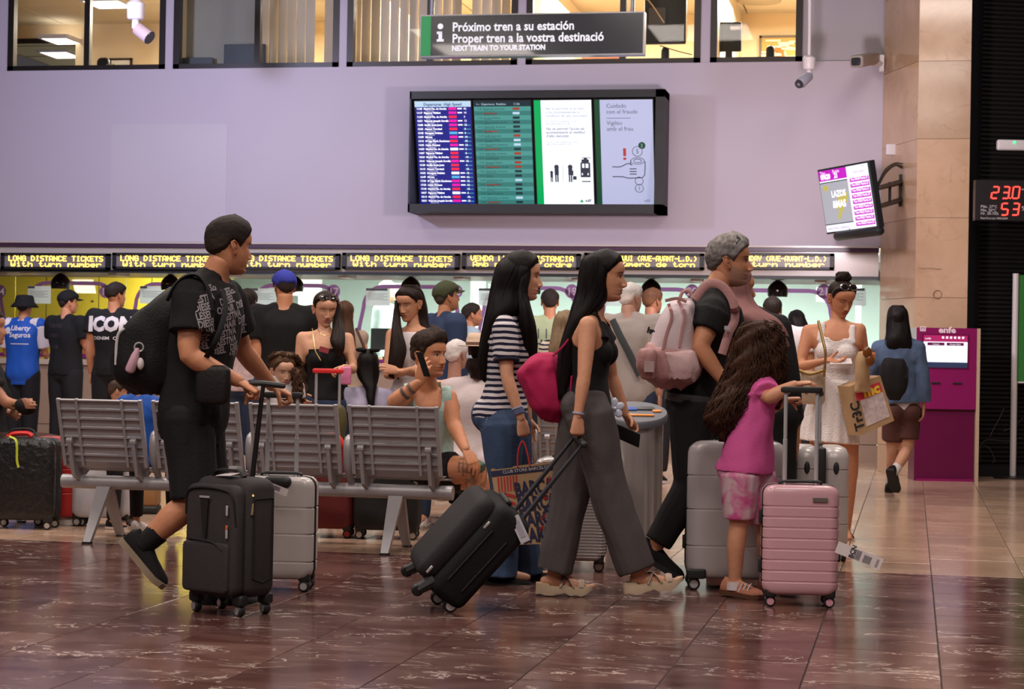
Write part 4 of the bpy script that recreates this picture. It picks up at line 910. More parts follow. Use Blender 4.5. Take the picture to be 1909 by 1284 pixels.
# temperature display
def led7(mb, ch, o, w, h, t):
    seg = {'0': 'abcdef', '2': 'abged', '3': 'abgcd', '5': 'afgcd'}[ch]
    sl = .12*h
    def q(x, z): return o+CR*(x+sl*z/h)+ZU*z
    S = {'a': (t, w-t, h-t, h), 'd': (t, w-t, 0, t), 'g': (t, w-t, h/2-t/2, h/2+t/2), 'b': (w-t, w, h/2, h-t*.5), 'c': (w-t, w, t*.5, h/2), 'f': (0, t, h/2, h-t*.5), 'e': (0, t, t*.5, h/2)}
    for s_ in seg: x0, x1, a, b = S[s_]; mb.quad([q(x0, a), q(x1, a), q(x1, b), q(x0, b)])
dT = 20.35
c0 = at(1818, 410, dT); c1 = at(1935, 337, dT)
t = thing('temperature_display', c0, 'black temperature display with red digits on the shutter', 'display')
g = MB(); g.box((c0+c1)/2+CA*.06, (abs((c1-c0)@CR), .1, c1[2]-c0[2]), (CR, CA, ZU)); part('case', g, mat('case_black', (.012, .009, .010), .4), t, False)
E_7 = emit('red_digit', (1.0, .055, .04), 2.6); g = MB()
for ch, px, py in (('2', 1846, 371), ('3', 1866, 371), ('0', 1885, 371), ('5', 1864, 402), ('3', 1884, 402)): led7(g, ch, at(px, py, dT)-CA*.002, .082, .135, .016)
g.quad([at(1882, 371, dT)-CA*.002, at(1884, 371, dT)-CA*.002, at(1884, 368, dT)-CA*.002, at(1882, 368, dT)-CA*.002]); part('digits', g, E_7, t, False)
g = MB()
for s_, px, py, sz in (('Máx. 27ºC', 1828, 387, .04), ('Mín. 20ºC', 1828, 394, .04), ('Hr. 30-70%', 1828, 400, .04), ('Real Decreto 1826/2009', 1828, 408, .028), ('ºC', 1904, 360, .07), ('%', 1904, 393, .07)): g.join(text_mb(s_, sz, at(px, py, dT)-CA*.002, CR, ZU))
part('white_print', g, mat('print_white', (.6, .58, .58), .5), t, False)
# green board on a pole
pb = ground_at(1891, 20.72); pb[1] = min(pb[1], 99)
t = thing('pole_sign', pb, 'white floor pole carrying a green board by the shutter', 'sign')
g = MB(); g.tube([pb+ZU*.02, pb+ZU*2.14], .033, 14); part('pole', g, M_white, t)
g = MB(); g.tube([pb, pb+ZU*.018, pb+ZU*.03], [.2, .2, .05], 24); part('base', g, mat('base_metal', (.05, .045, .045), .35, .6), t)
g = MB(); b0, b1 = at(1898, 711, 20.68), at(1975, 514, 20.68); g.box((b0+b1)/2, (abs((b1-b0)@CR), .03, b1[2]-b0[2]), (CR, CA, ZU)); part('green_board', g, mat('board_green', (.03, .17, .03), .35), t, False)
g = MB(); g.box((b0+b1)/2-ZU*(b1[2]-b0[2])/2-ZU*.008, (abs((b1-b0)@CR), .04, .016), (CR, CA, ZU)); part('board_edge', g, M_white, t, False)
# ---- ticket kiosk
kd = 20.0; k0 = at(1705, 893, kd); kw = 113/3700*kd; kf = np.array([k0[0], k0[1], 0]); kh = (890-604)/3700*kd
kt = thing('ticket_kiosk', kf+CR*kw/2, 'magenta self-service ticket kiosk with a lit screen by the pillar', 'kiosk')
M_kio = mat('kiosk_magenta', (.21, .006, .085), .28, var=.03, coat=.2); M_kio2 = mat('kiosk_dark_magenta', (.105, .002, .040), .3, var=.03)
def kq(x, y, z): return kf+CR*x+CA*y+ZU*z
zb_ = kh*.475
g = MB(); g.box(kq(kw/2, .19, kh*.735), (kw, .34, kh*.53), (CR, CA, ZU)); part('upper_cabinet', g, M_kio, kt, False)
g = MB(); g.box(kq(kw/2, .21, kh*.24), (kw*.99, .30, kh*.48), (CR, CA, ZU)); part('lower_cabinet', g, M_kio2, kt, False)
g = MB(); g.box(kq(kw/2, .18, .012), (kw*.93, .36, .024), (CR, CA, ZU)); part('foot', g, M_kio, kt, False)
g = MB(); g.box(kq(kw+.018, .19, kh*.5), (.034, .34, kh), (CR, CA, ZU)); part('side_trim', g, mat('kiosk_trim', (.45, .33, .22), .35), kt, False)
def kz(py): return (893-py)/3700*kd
def kx(px): return (px-1705)/3700*kd
def krect(mb, p0, p1, q0, q1, off): mb.quad([kq(kx(a), .02-off, kz(b)) for a, b in ((p0, q1), (p1, q1), (p1, q0), (p0, q0))])
g = MB(); g.box(kq(kx(1759), .017, kz(651)), (kx(1802)-kx(1715), .012, kz(619)-kz(683)), (CR, CA, ZU)); part('screen_bezel', g, M_kio2, kt, False)
g = MB(); krect(g, 1718, 1800, 633, 671, .012); part('screen', g, emit('kiosk_white', (.88, .9, 1), 1.25), kt, False)
g = MB(); krect(g, 1718, 1800, 621, 633, .012); part('screen_banner', g, emit('kiosk_banner', (.40, .02, .12), .9), kt, False)
g = MB(); krect(g, 1718, 1800, 671, 681, .012); part('screen_foot', g, emit('kiosk_navy', (.03, .04, .09), .8), kt, False)
g = MB(); krect(g, 1725, 1757, 634.5, 640, .014); krect(g, 1761, 1793, 634.5, 640, .014); part('screen_buttons', g, emit('kiosk_plum', (.12, .01, .06), .8), kt, False)
g = MB(); g.join(text_mb('Comprar', .018, kq(kx(1741), .004, kz(638.5)), CR, ZU, 'CENTER')); g.join(text_mb('Recoger billete', .018, kq(kx(1777), .004, kz(638.5)), CR, ZU, 'CENTER')); g.join(text_mb('renfe', .03, kq(kx(1720), .004, kz(629)), CR, ZU))
for i in range(6): krect(g, 1752+i*7.5, 1756+i*7.5, 623, 627, .015)
part('screen_print', g, E_txt, kt, False)
g = MB(); g.join(text_mb('enfe', .085, kq(kx(1762), .017, kz(616)), CR, ZU, 'CENTER', .003, 1.2)); krect(g, 1711, 1722, 605, 607, .003); krect(g, 1711, 1713, 605, 614, .003); krect(g, 1720, 1722, 605, 614, .003); krect(g, 1711, 1722, 612, 614, .003); krect(g, 1714, 1719, 608.5, 611, .003); part('lettering', g, mat('kiosk_white_print', (.75, .6, .65), .5), kt, False)
g = MB(); g.box(kq(kx(1742), .015, kz(710)), (.09, .02, .014), (CR, CA, ZU)); g.box(kq(kx(1782), .015, kz(710)), (.09, .02, .014), (CR, CA, ZU)); part('card_slots', g, M_black, kt, False)
# ================================================================== PEOPLE: builder
def dirv(a, el=0.0):
    a = math.radians(a); e = math.radians(el); return (CR*math.cos(a)+CA*math.sin(a))*math.cos(e)+ZU*math.sin(e)
def vec(r, u, a=0.0): return nrm(CR*r+ZU*u+CA*a)
M_skin = vcol('skin', .48, .06, 260, .35, .06)
M_cloth_v = vcol('printed_cloth', .85, .12, 220, .2)
def curve_tab(pts, n=160):
    P = np.array(sorted(pts)); Q = catmull(P, n); Q = Q[np.argsort(Q[:, 0])]; return Q[:, 0], Q[:, 1]
_PF = curve_tab([(-.119, .030), (-.114, .062), (-.106, .078), (-.096, .083), (-.086, .079), (-.077, .083), (-.070, .084), (-.060, .086), (-.050, .084), (-.035, .084), (-.015, .083), (0, .081), (.014, .082), (.026, .089), (.045, .090), (.065, .083), (.085, .062), (.100, .038), (.1125, .004)])
_PB = curve_tab([(-.119, .0), (-.110, .026), (-.095, .046), (-.075, .058), (-.05, .072), (-.02, .090), (.015, .100), (.045, .099), (.07, .085), (.09, .060), (.103, .034), (.1125, .004)])
_PW = curve_tab([(-.119, .008), (-.114, .022), (-.104, .034), (-.09, .045), (-.07, .054), (-.045, .062), (-.02, .067), (.0, .070), (.03, .0735), (.055, .071), (.075, .062), (.092, .046), (.104, .027), (.1125, .004)])
def head_raw(z, ph, jaw=1.0):
    f = np.interp(z, *_PF); b = np.interp(z, *_PB); w = np.interp(z, *_PW)
    w = w*(1+(jaw-1)*sstep(.0, -.07, z))
    c, s = np.cos(ph), np.sin(ph)
    ex = np.where(c > 0, .80, 1.0)
    x = w*np.sign(s)*np.abs(s)**.92
    y = np.where(c > 0, f*np.abs(c)**ex, -b*np.abs(c)**ex)
    return x, y
def make_head(hc, fv, uv, hh=.226, sex='m', skin=(.5, .25, .15), res=1, eyes=1.0, stubble=0.0, brow=(.02, .012, .01), lip=None, nose=1.0, ears=True, mouth=0.0, gaze=(0, 0), eyecol=(.03, .015, .01)):
    fv = nrm(fv); uv = nrm(uv-fv*(np.dot(uv, fv))); lv = np.cross(uv, fv)
    k = hh/.225
    if res >= 2: zs = np.unique(np.r_[np.linspace(-.119, -.082, 14), np.linspace(-.082, .034, 62), np.linspace(.034, .1125, 26)]); na = 112
    elif res == 1: zs = np.unique(np.r_[np.linspace(-.119, -.08, 10), np.linspace(-.08, .034, 36), np.linspace(.034, .1125, 16)]); na = 72
    else: zs = np.linspace(-.119, .1125, 22); na = 28
    u = np.linspace(-1, 1, na+1)[:-1]; ph = PI*np.sign(u)*np.abs(u)**1.45
    Z, P = np.meshgrid(zs, ph, indexing='ij')
    jaw = {'m': 1.06, 'f': .93, 'c': .95}[sex]
    X, Y = head_raw(Z, P, jaw)
    front = np.cos(P) > 0
    sx = np.abs(X)
    G = lambda x, m, s: np.exp(-((x-m)/s)**2)
    Y = Y.copy()
    # nose
    nl = np.interp(Z, [-.053, -.049, -.044, -.036, -.024, -.008, .010, .022], [0, .008, .018, .0235, .0205, .0125, .0055, 0])*nose*{'m': 1.08, 'f': .92, 'c': .72}[sex]
    sg = np.interp(Z, [-.05, -.040, -.030, -.01, .02], [.0125, .0125, .0098, .0075, .009])
    Y += np.where(front, nl*np.exp(-(X/sg)**2), 0)
    Y += np.where(front, .007*nose*G(sx, .0135, .006)*G(Z, -.041, .007), 0)
    # sockets, brow, cheeks, lips, chin
    Y -= np.where(front, .0085*G(sx, .031, .017)*G(Z, .002, .012), 0)
    Y += np.where(front, (.0035 if sex == 'm' else .0012)*G(sx, .028, .022)*G(Z, .022, .007), 0)
    Y += np.where(front, .004*G(sx, .040, .018)*G(Z, -.028, .018), 0)
    Y += np.where(front, .0042*np.exp(-(X/.021)**2)*(G(Z, -.0605, .0042)+1.05*G(Z, -.0725, .0045)), 0)
    Y -= np.where(front, .0035*np.exp(-(X/.024)**2)*G(Z, -.0665, .0022)*(1+mouth), 0)
    Y -= np.where(front, .003*np.exp(-(X/.004)**2)*G(Z, -.054, .005), 0)
    if sex == 'm': Y += np.where(front, .004*np.exp(-(X/.018)**2)*G(Z, -.098, .010), 0)
    col = np.empty(Z.shape+(3,)); col[:] = skin; sk = np.array(skin)
    lipc = np.array(lip if lip is not None else (sk[0]*.82, sk[1]*.50, sk[2]*.52))
    def mix(mask, c): 
        m = np.clip(mask, 0, 1)[..., None]; col[:] = col*(1-m)+np.asarray(c)*m
    if stubble:
        zl = np.interp(Y, [-.02, .01, .04, .072], [-.002, -.016, -.036, -.050]); m = sstep(-.012, .014, zl-Z)*sstep(-.022, .006, Y)*(.75+.25*vnoise(np.stack([X, Y, Z], -1), 260))
        m = np.maximum(m, np.where(front, np.exp(-(X/.024)**4)*G(Z, -.0545, .005), 0))
        m *= 1-np.where(front, np.exp(-(X/.022)**4)*G(Z, -.067, .009), 0)
        mix(m*min(.75, stubble*.62), sk*.30 if stubble <= 1 else np.array((.22, .17, .145)))
    lm = np.where(front, sstep(1.15, .75, (X/.0235)**2+((Z+.0665)/.0125)**2), 0); mix(lm, lipc)
    mix(np.where(front, np.exp(-(X/.021)**4)*G(Z, -.0665, .0014)*.85, 0), sk*.18)
    mix(np.where(front & (Y > .075), 1, 0)*np.exp(-((sx-.0075)/.0035)**2)*G(Z, -.0475, .0028)*.9, sk*.15)
    # eyes
    if res >= 1:
        ez = .0005; hgt = .0062*max(.12, eyes)
        ex_ = (sx-.0305)/.0150
        top = hgt*(1-ex_**2)*1.05; bot = -hgt*.75*(1-ex_**2)
        zz = Z-ez-.0012*ex_
        ins = np.where(front & (np.abs(ex_) < 1) & (zz < top) & (zz > bot), 1, 0)
        Y += np.where(front, .0060*np.clip(1-ex_**2, 0, 1)*G(zz, 0, .010), 0)
        lash = np.where(front & (np.abs(ex_) < 1.12) & (zz >= top-.0006) & (zz < top+.0024), 1, 0)
        if eyes > .25:
            mix(ins*1.0, (.42, .38, .36))
            ir = np.where((X-np.sign(X)*.0305-gaze[0])**2+(zz-gaze[1])**2 < .0058**2, 1, 0)*ins; mix(ir*1.0, eyecol)
        mix(np.where(front, G(sx, .031, .014)*G(zz, .0105, .004), 0)*.35, sk*.55)
        mix(lash*.95, (.012, .008, .007))
        bz = .0165+.0045*(1-((sx-.036)/.02)**2); bw = .0037 if sex != 'm' else .0043
        bm = np.where(front & (sx > .0125) & (sx < .054), 1, 0)*G(Z, bz, bw*np.interp(sx, [.012, .02, .045, .056], [.8, 1.1, .9, .3]))
        mix(bm*.92, brow)
    V = hc+k*(X[..., None]*lv+Y[..., None]*fv+Z[..., None]*uv)
    out = MB(); out.rings(V, True, col.reshape(-1, 3))
    if ears:
        for sd in (-1, 1):
            c0 = hc+k*(lv*sd*.0705-fv*.008-uv*.010); ax = nrm(uv-fv*.22); af = nrm(np.cross(ax, lv)*-1); al = nrm(lv*sd*.9-fv*.45)
            R = []
            for i, t in enumerate(np.linspace(0, 1, 9 if res else 6)):
                w = k*.017*math.sin(PI*min(.97, .12+.86*t))**.55*(.75+.35*t); zc = k*(-.030+.062*t); th = np.linspace(0, 2*PI, 11 if res else 7)[:-1]
                R.append(c0+ax*zc+np.outer(np.cos(th)*w, -fv*.95+lv*sd*.35)+np.outer(np.sin(th)*k*.0065, al)+al*k*.006)
            out.rings(R, True, sk*np.array((1.02, .92, .90)))
            if res:
                out.tube([c0+ax*k*(-.022)+al*k*.010, c0+ax*k*.0-fv*k*.012+al*k*.015, c0+ax*k*.022-fv*k*.013+al*k*.016, c0+ax*k*.030+al*k*.013, c0+ax*k*.020+fv*k*.012+al*k*.010], k*.0032, 6, col=sk*np.array((1.05, .95, .92)))
                out.ball(c0+ax*k*.002+al*k*.0125+fv*k*.002, k*np.array((.007, .011, .003)), (-fv, ax, al), 8, 6, sk*.55)
    return out
def make_hand(w, d, palm, side, size=1.0, curl=(20, 25, 15), skin=(.5, .25, .15), thumb=(.55, .25, 35), spread=6, curls=None, vox=.0036):
    """w wrist, d wrist->knuckles, palm = way the palm faces, side = way the thumb points (all world); curls per finger"""
    d = nrm(d); palm = nrm(palm-d*np.dot(palm, d)); s = np.cross(d, palm); s = s if np.dot(s, side) > 0 else -s
    k = size; m = MB()
    pal = [(-.012, .024, .017), (.0, .026, .0165), (.030, .034, .0165), (.060, .040, .0145), (.085, .041, .012), (.094, .036, .009)]
    m.rings([w+d*k*a+np.outer(np.cos(np.linspace(0, 2*PI, 17)[:-1])*b*k, s)+np.outer(np.sin(np.linspace(0, 2*PI, 17)[:-1])*c*k, palm) for a, b, c in pal])
    m.ball(w+d*k*.03+s*k*.022+palm*k*.008, k*np.array((.017, .028, .014)), (s, d, palm), 10, 8)
    L = (.068, .076, .070, .054); base = (.029, .0105, -.009, -.027); bd = (.084, .090, .086, .077)
    for i in range(4):
        cu = curls[i] if curls else curl
        p = w+d*k*(bd[i]-.014)+s*k*base[i]; a = 0; pts = [p]; dd = nrm(d+s*math.radians(spread)*(1.5-i)*.7)
        r = .0088*(1, 1.03, .97, .85)[i]; rs = [r*1.08]
        segs = (.46, .30, .24)
        p = w+d*k*bd[i]+s*k*base[i]; pts.append(p); rs.append(r*1.05)
        for j in range(3):
            a += math.radians(cu[j]); v = dd*math.cos(a)+palm*math.sin(a); n = 2
            p = p+v*k*L[i]*segs[j]; pts.append(p); rs.append(r*(1.0, .92, .74)[j])
        m.tube(pts, np.array(rs)*k, 9, s, round_=True)
    tb = w+d*k*.022+s*k*.024+palm*k*.006; a, b, bend = thumb
    v0 = nrm(d*(.8-a*.3)+s*a+palm*b); v1 = nrm(v0*math.cos(math.radians(bend*.6))+nrm(palm*.7-s*.5)*math.sin(math.radians(bend*.6))); v2 = nrm(v1*math.cos(math.radians(bend*.7))+nrm(palm*.5-s*.7)*math.sin(math.radians(bend*.7)))
    p1 = tb+v0*k*.034; p2 = p1+v1*k*.030; p3 = p2+v2*k*.024
    m.tube([tb, p1, p2, p3], np.array((.014, .0115, .0105, .0080))*k, 9, round_=True)
    r = remesh(m, vox*max(1, k), 3, .5)
    r.c = [np.tile(np.asarray(skin), (r.n, 1))]; return r
TORSO = {'m': [(-.22, .125, .088), (-.12, .158, .110), (0, .166, .116), (.15, .156, .108), (.3, .150, .105), (.45, .157, .112), (.6, .168, .12), (.75, .178, .120), (.86, .168, .100), (.93, .115, .078), (1.0, .062, .062)],
         'f': [(-.22, .120, .088), (-.12, .165, .112), (0, .170, .116), (.15, .150, .098), (.3, .126, .086), (.45, .130, .090), (.6, .142, .098), (.75, .150, .098), (.86, .140, .084), (.93, .092, .066), (1.0, .050, .052)],
         'c': [(-.22, .105, .080), (-.12, .135, .100), (0, .140, .105), (.15, .134, .102), (.3, .128, .098), (.45, .128, .096), (.6, .134, .096), (.75, .138, .092), (.86, .126, .078), (.93, .085, .062), (1.0, .050, .050)]}
LIMB = {'m': dict(arm=(.058, .052, .042, .044, .036, .027), leg=(.096, .086, .062, .058, .060, .038), neck=.060, sh=.188, hip=.088),
        'f': dict(arm=(.047, .042, .034, .036, .029, .022), leg=(.096, .086, .060, .054, .055, .034), neck=.049, sh=.165, hip=.090),
        'c': dict(arm=(.048, .047, .042, .044, .038, .027), leg=(.085, .080, .060, .056, .056, .037), neck=.048, sh=.140, hip=.075)}
class Fig:
    def __init__(s, label, px, d, H, face=0, sex='m', skin=(.42, .20, .115), build=1.0, J={}, gl=1.0, hipface=None, hface=None, hpitch=0, hroll=0, hh=None, head=None, name='person', vox=.010, res=1, lean=0, basepx=None, hlift=0):
        s.gl = gl*(.62 if sex == 'm' else 1); s.d, s.H, s.sex, s.skin, s.vox, s.res = d, H, sex, np.array(skin), vox, res
        k = s.k = H/1.75; b = s.b = build
        base = ground_at(px if basepx is None else basepx, d); s.base = base
        hf = dirv(face if hipface is None else hipface); sf = dirv(face); s.f = sf; s.l = np.cross(ZU, sf); hl = np.cross(ZU, hf); s.hf, s.hl = hf, hl
        L = LIMB[sex]; s.L = L
        g0 = ground_at(px, d)
        D = {}
        def get(n, dv):
            v = J.get(n); D[n] = (at(v[0], v[1], d+(v[2] if len(v) > 2 else 0)) if v is not None and len(v) >= 2 and not isinstance(v, np.ndarray) else (v if v is not None else dv)); return D[n]
        kk = 1.75*k
        pel = get('pelvis', g0+ZU*.535*H); nk = get('neck', pel*0+g0+ZU*.845*H+sf*lean)
        for sd, n in ((1, 'L'), (-1, 'R')):
            sh = get('sh'+n, nk-ZU*.048*k+s.l*sd*L['sh']*k*b); el = get('el'+n, sh-ZU*.285*k+s.l*sd*.035*k-sf*.02*k); wr = get('wr'+n, el-ZU*.245*k+sf*.05*k)
            hp = get('hip'+n, pel-ZU*.03*k+hl*sd*L['hip']*k*b); kn = get('kn'+n, np.array([*(hp+hl*sd*.01)[:2], .285*H])+hf*.01*k); an = get('an'+n, np.array([*(kn-hf*.025*k)[:2], .05*H])); to = get('to'+n, an+hf*.185*k-ZU*.03*H)
        s.J = D; s.hh = hh or (.1285*H if sex != 'c' else .155*H*.95)
        hx = dirv(face if hface is None else hface, hpitch); s.hfv = hx; s.huv = nrm(ZU-hx*np.dot(ZU, hx)); s.huv = nrm(s.huv+np.cross(s.huv, hx)*-math.tan(math.radians(hroll)))
        if head is not None: s.hc = at(head[0], head[1], d+(head[2] if len(head) > 2 else 0))
        else: s.hc = np.array([*nk[:2], H-s.hh/2])+sf*.025*k
        s.root = thing(name, base, label, 'person'); s.spine = J.get('spine')
        s.body = MB(); s.extra = MB()
    def spine_pt(s, t):
        p, n = s.J['pelvis'], s.J['neck']; u = p+(n-p)*t
        if s.spine is not None: m = CR*s.spine[0]+ZU*0+CA*(s.spine[1] if len(s.spine) > 1 else 0); u = u+m*math.sin(PI*min(1, max(0, t)))
        return u
    def torso_frame(s, t):
        tt = min(1, max(0, t)); la = nrm(s.J['hipL']-s.J['hipR'])*(1-sstep(.1, .7, tt))+nrm(s.J['shL']-s.J['shR'])*sstep(.1, .7, tt)
        u = nrm(s.spine_pt(min(1, t+.05))-s.spine_pt(max(-.3, t-.05))); la = nrm(la-u*(la@u)); f = np.cross(la, u); return s.spine_pt(t), la, f, u
    def torso_rings(s, t0, t1, off=0.0, n=16, segs=28, flare=0.0, ext=None):
        tab = np.array(TORSO[s.sex]); R = []
        for t in np.linspace(t0, t1, n):
            c, l, f, u = s.torso_frame(t); tc = min(1.0, max(-.22, t))
            a = np.interp(tc, tab[:, 0], tab[:, 1])*s.k*s.b; b = np.interp(tc, tab[:, 0], tab[:, 2])*s.k*s.b
            o = off+flare*max(0, (t1-t)/(t1-t0)-.3)
            if ext: o += ext(t)
            th = np.linspace(0, 2*PI, segs+1)[:-1]; cs, sn = np.cos(th), np.sin(th)
            R.append(c+np.outer(np.sign(cs)*np.abs(cs)**.9*(a+o), l)+np.outer(np.sign(sn)*np.abs(sn)**.9*(b+o), f))
        return R
    def add_torso(s, m, t0=-.2, t1=.99, off=0.0, flare=0.0, n=16, ext=None, bust=1.0, glute=1.0):
        m.rings(s.torso_rings(t0, t1, off, n, flare=flare, ext=ext)); k = s.k*s.b
        if s.sex == 'f' and t1 > .75 and bust:
            c, l, f, u = s.torso_frame(.59)
            for sd in (-1, 1): m.ball(c+l*sd*.064*k+f*.060*k, np.array((.060, .060, .062))*k*bust+off, None, 12, 9)
        if t0 < -.02 and glute:
            c, l, f, u = s.torso_frame(-.06)
            for sd in (-1, 1): m.ball(c+l*sd*.072*k-f*.052*k*glute*s.gl, (.082*k*(1.06 if s.sex == 'f' else .95))+off, None, 12, 9)
    def add_shoulders(s, m, off=0.0):
        k = s.k*s.b; r = s.L['arm'][0]*k
        for n in 'LR':
            sh = s.J['sh'+n]; nk = s.spine_pt(.985); m.ball(sh, r+off, None, 12, 9)
            m.tube([nk-(nk-sh)*.05, nk+(sh-nk)*.55-ZU*.012*k, sh], [.042*k+off, .045*k+off, r*.95+off], 12)
            c, l, f, u = s.torso_frame(.72); sg = 1 if n == 'L' else -1
            m.tube([c+l*sg*.10*k, sh], [.085*k+off, r+off], 12)
    def arm_path(s, n, u0, u1, N=9):
        """points on shoulder->elbow->wrist, u in 0..2"""
        A, B, C = s.J['sh'+n], s.J['el'+n], s.J['wr'+n]; P = []
        for u in np.linspace(u0, u1, N):
            P.append(A+(B-A)*u if u <= 1 else B+(C-B)*(u-1))
        P = np.array(P)
        for i in range(1, N-1):
            u = np.linspace(u0, u1, N)[i]
            if abs(u-1) < .22: P[i] = P[i]*.7+(P[i-1]+P[i+1])*.15
        return P, np.linspace(u0, u1, N)
    def add_arm(s, m, n, u0=0, u1=2.0, off=0.0, rad=None, N=13):
        P, U = s.arm_path(n, u0, u1, N); r = s.L['arm']; k = s.k*s.b
        rr = np.interp(U, [0, .5, 1, 1.25, 1.6, 2], np.array(r)*k)+off
        if rad is not None: rr = np.interp(U, *zip(*rad))
        m.tube(P, rr, 14, None, round_=True)
    def leg_path(s, n, u0, u1, N=13):
        A, B, C = s.J['hip'+n], s.J['kn'+n], s.J['an'+n]; U = np.linspace(u0, u1, N)
        P = np.array([A+(B-A)*u if u <= 1 else B+(C-B)*(u-1) for u in U])
        for i in range(1, N-1):
            if abs(U[i]-1) < .2: P[i] = P[i]*.7+(P[i-1]+P[i+1])*.15
        return P, U
    def add_leg(s, m, n, u0=0, u1=2.0, off=0.0, rad=None, N=15, flat=None):
        P, U = s.leg_path(n, u0, u1, N); k = s.k*s.b
        rr = np.interp(U, [0, .5, .92, 1.12, 1.4, 2], np.array(s.L['leg'])*k)+off
        if rad is not None:
            rr = np.interp(U, *zip(*rad))
            if u0 == 0: P = np.vstack([P[0]+(P[0]-P[1])*.9+ZU*.02, P]); rr = np.r_[rr[0]*.72, rr]
        if rad is None:
            P = P.copy(); sh = nrm(np.cross(s.J['hipL']-s.J['hipR'], ZU)); P += np.outer(np.interp(U, [0, 1, 1.35, 2], [0, 0, .014*k, 0]), sh*0-s.hf)
        m.tube(P, rr, 14, s.hl, round_=rad is None)
    def finish_body(s, head_kw={}, hands={}, feet=True, legs='LR', arms='LR', paint=None, bust=1.0):
        m = MB(); s.add_torso(m, -.2, .99, 0, bust=bust); s.add_shoulders(m)
        for n in arms: s.add_arm(m, n)
        for n in legs: s.add_leg(m, n)
        k = s.k*s.b; nb = s.spine_pt(.94); ht = s.hc-s.huv*s.hh*.22-s.hfv*s.hh*.10
        m.tube([nb, nb*.5+ht*.5-s.hfv*.004, ht], np.array((1.12, .95, .92))*s.L['neck']*k, 14)
        if feet:
            for n in legs:
                an, to = s.J['an'+n], s.J['to'+n]; v = nrm(to-an); 
                hl = an-nrm(s.J['kn'+n]-an)*.03*k
                m.tube([hl-v*.045*k, an*.3+hl*.7, hl*.4+to*.6, to], np.array((.026, .034, .034, .020))*k, 12, None, round_=True)
        b = remesh(m, s.vox, 5, .5); V = b.verts()
        C = np.tile(s.skin, (len(V), 1))
        if paint: C = paint(V, C)
        b.c = [C]
        h = make_head(s.hc, s.hfv, s.huv, s.hh, s.sex, s.skin, s.res, **head_kw); b.join(h)
        for n, hk in hands.items():
            if hk is None: continue
            w = s.J['wr'+n]; fw_ = nrm(w-s.J['el'+n]); hk = dict(hk)
            d = hk.pop('dir', fw_); palm = hk.pop('palm', s.l*(-1 if n == 'L' else 1)); side = hk.pop('side', s.f)
            sz = hk.pop('size', (1.0 if s.sex == 'm' else .90)*s.k if s.sex != 'c' else .95*s.k)
            b.join(make_hand(w, d, palm, side, sz, skin=s.skin, vox=max(.0036, s.vox*.42), **hk))
        b.join(s.extra)
        s.bodyobj = part('body', b, M_skin, s.root, colors=True, sharp=None); return s.bodyobj
    # ---- garments
    def shirt(s, off=.012, hem=-.12, top=.965, sleeve=.55, sl_off=.017, flare=.0, arms='LR', wr=.004, vox=None, trims=(), bust=1.0, seed=0, ext=None, sl_flare=.008, shoulders=True):
        m = MB(); s.add_torso(m, hem, top, off, flare, bust=bust, ext=ext, glute=1 if hem < -.05 else 0)
        if shoulders: s.add_shoulders(m, off)
        for n in arms:
            if sleeve > 0:
                P, U = s.arm_path(n, 0, sleeve, 10); r = np.interp(U, [0, .5, 1, 1.25, 1.6, 2], np.array(s.L['arm'])*s.k*s.b)+sl_off+sl_flare*U/max(sleeve, .01); m.tube(P, r, 16)
        r = remesh(m, vox or s.vox*.85, 4, .5); r = wrinkle(r, wr, 11, (1, 1, .6), seed)
        fs = list(trims)
        c, l, f, u = s.torso_frame(hem); fs.append(lambda V, c=c, u=u, l=l: np.where((((V-c)@u) < .25) & (np.abs((V-c)@l) < .26), -((V-c)@u)+.006, -1.0))
        return r, fs
    def put(s, name, mb_fs, m, trims=True, **k):
        mb, fs = mb_fs if isinstance(mb_fs, tuple) else (mb_fs, [])
        if trims and fs: mb = trim(mb, *fs)
        return part(name, mb, m, s.root, sharp=None, **k)
    def trousers(s, off=.012, top=.10, rad=None, u1=1.97, wr=.004, vox=None, seed=1, legs='LR', bot=-.2, glute=1.0, rads=None):
        m = MB(); s.add_torso(m, bot, top, off, glute=glute, ext=lambda t: -(off-.003)*float(sstep(-.04, top, t)))
        for n in legs:
            s.add_leg(m, n, 0, u1, off, rad if rads is None else rads[n], 17); m.ball(s.J['hip'+n], s.L['leg'][0]*s.k*s.b*1.04+off, None, 14, 10)
        r = remesh(m, vox or s.vox*.85, 4, .5); r = wrinkle(r, wr, 9, (1, 1, .45), seed); return r
    def sneaker(s, n, m_up, m_sole, size=1.0, name='shoe', tilt=None, sole_h=.026, hgt=1.0):
        an, to = s.J['an'+n], s.J['to'+n]; k = s.k*size; dn = nrm(an-s.J['kn'+n]); v = to-an; v = nrm(v-dn*(v@dn)*.0)
        fwd = nrm(v - dn*(v@dn)) if tilt is None else nrm(tilt); up = nrm(-dn-fwd*((-dn)@fwd)); sd = np.cross(up, fwd)
        sole0 = an-up*.078*k
        m = MB(); prof = [(-.075, .030, .060), (-.060, .036, .085), (-.02, .038, .088), (.03, .040, .080), (.08, .046, .060), (.13, .047, .048), (.165, .038, .040), (.182, .020, .028)]
        R = []
        for x, w, h in prof:
            th = np.linspace(0, 2*PI, 17)[:-1]; c = sole0+fwd*x*k+up*.022*k
            R.append(c+np.outer(np.cos(th)*w*k, sd)+np.outer(np.where(np.sin(th) > 0, np.sin(th)*(h-.015)*hgt, np.sin(th)*.012)*k, up))
        m.rings(R); o = part(name, m, m_up, s.root)
        m = MB(); R = []
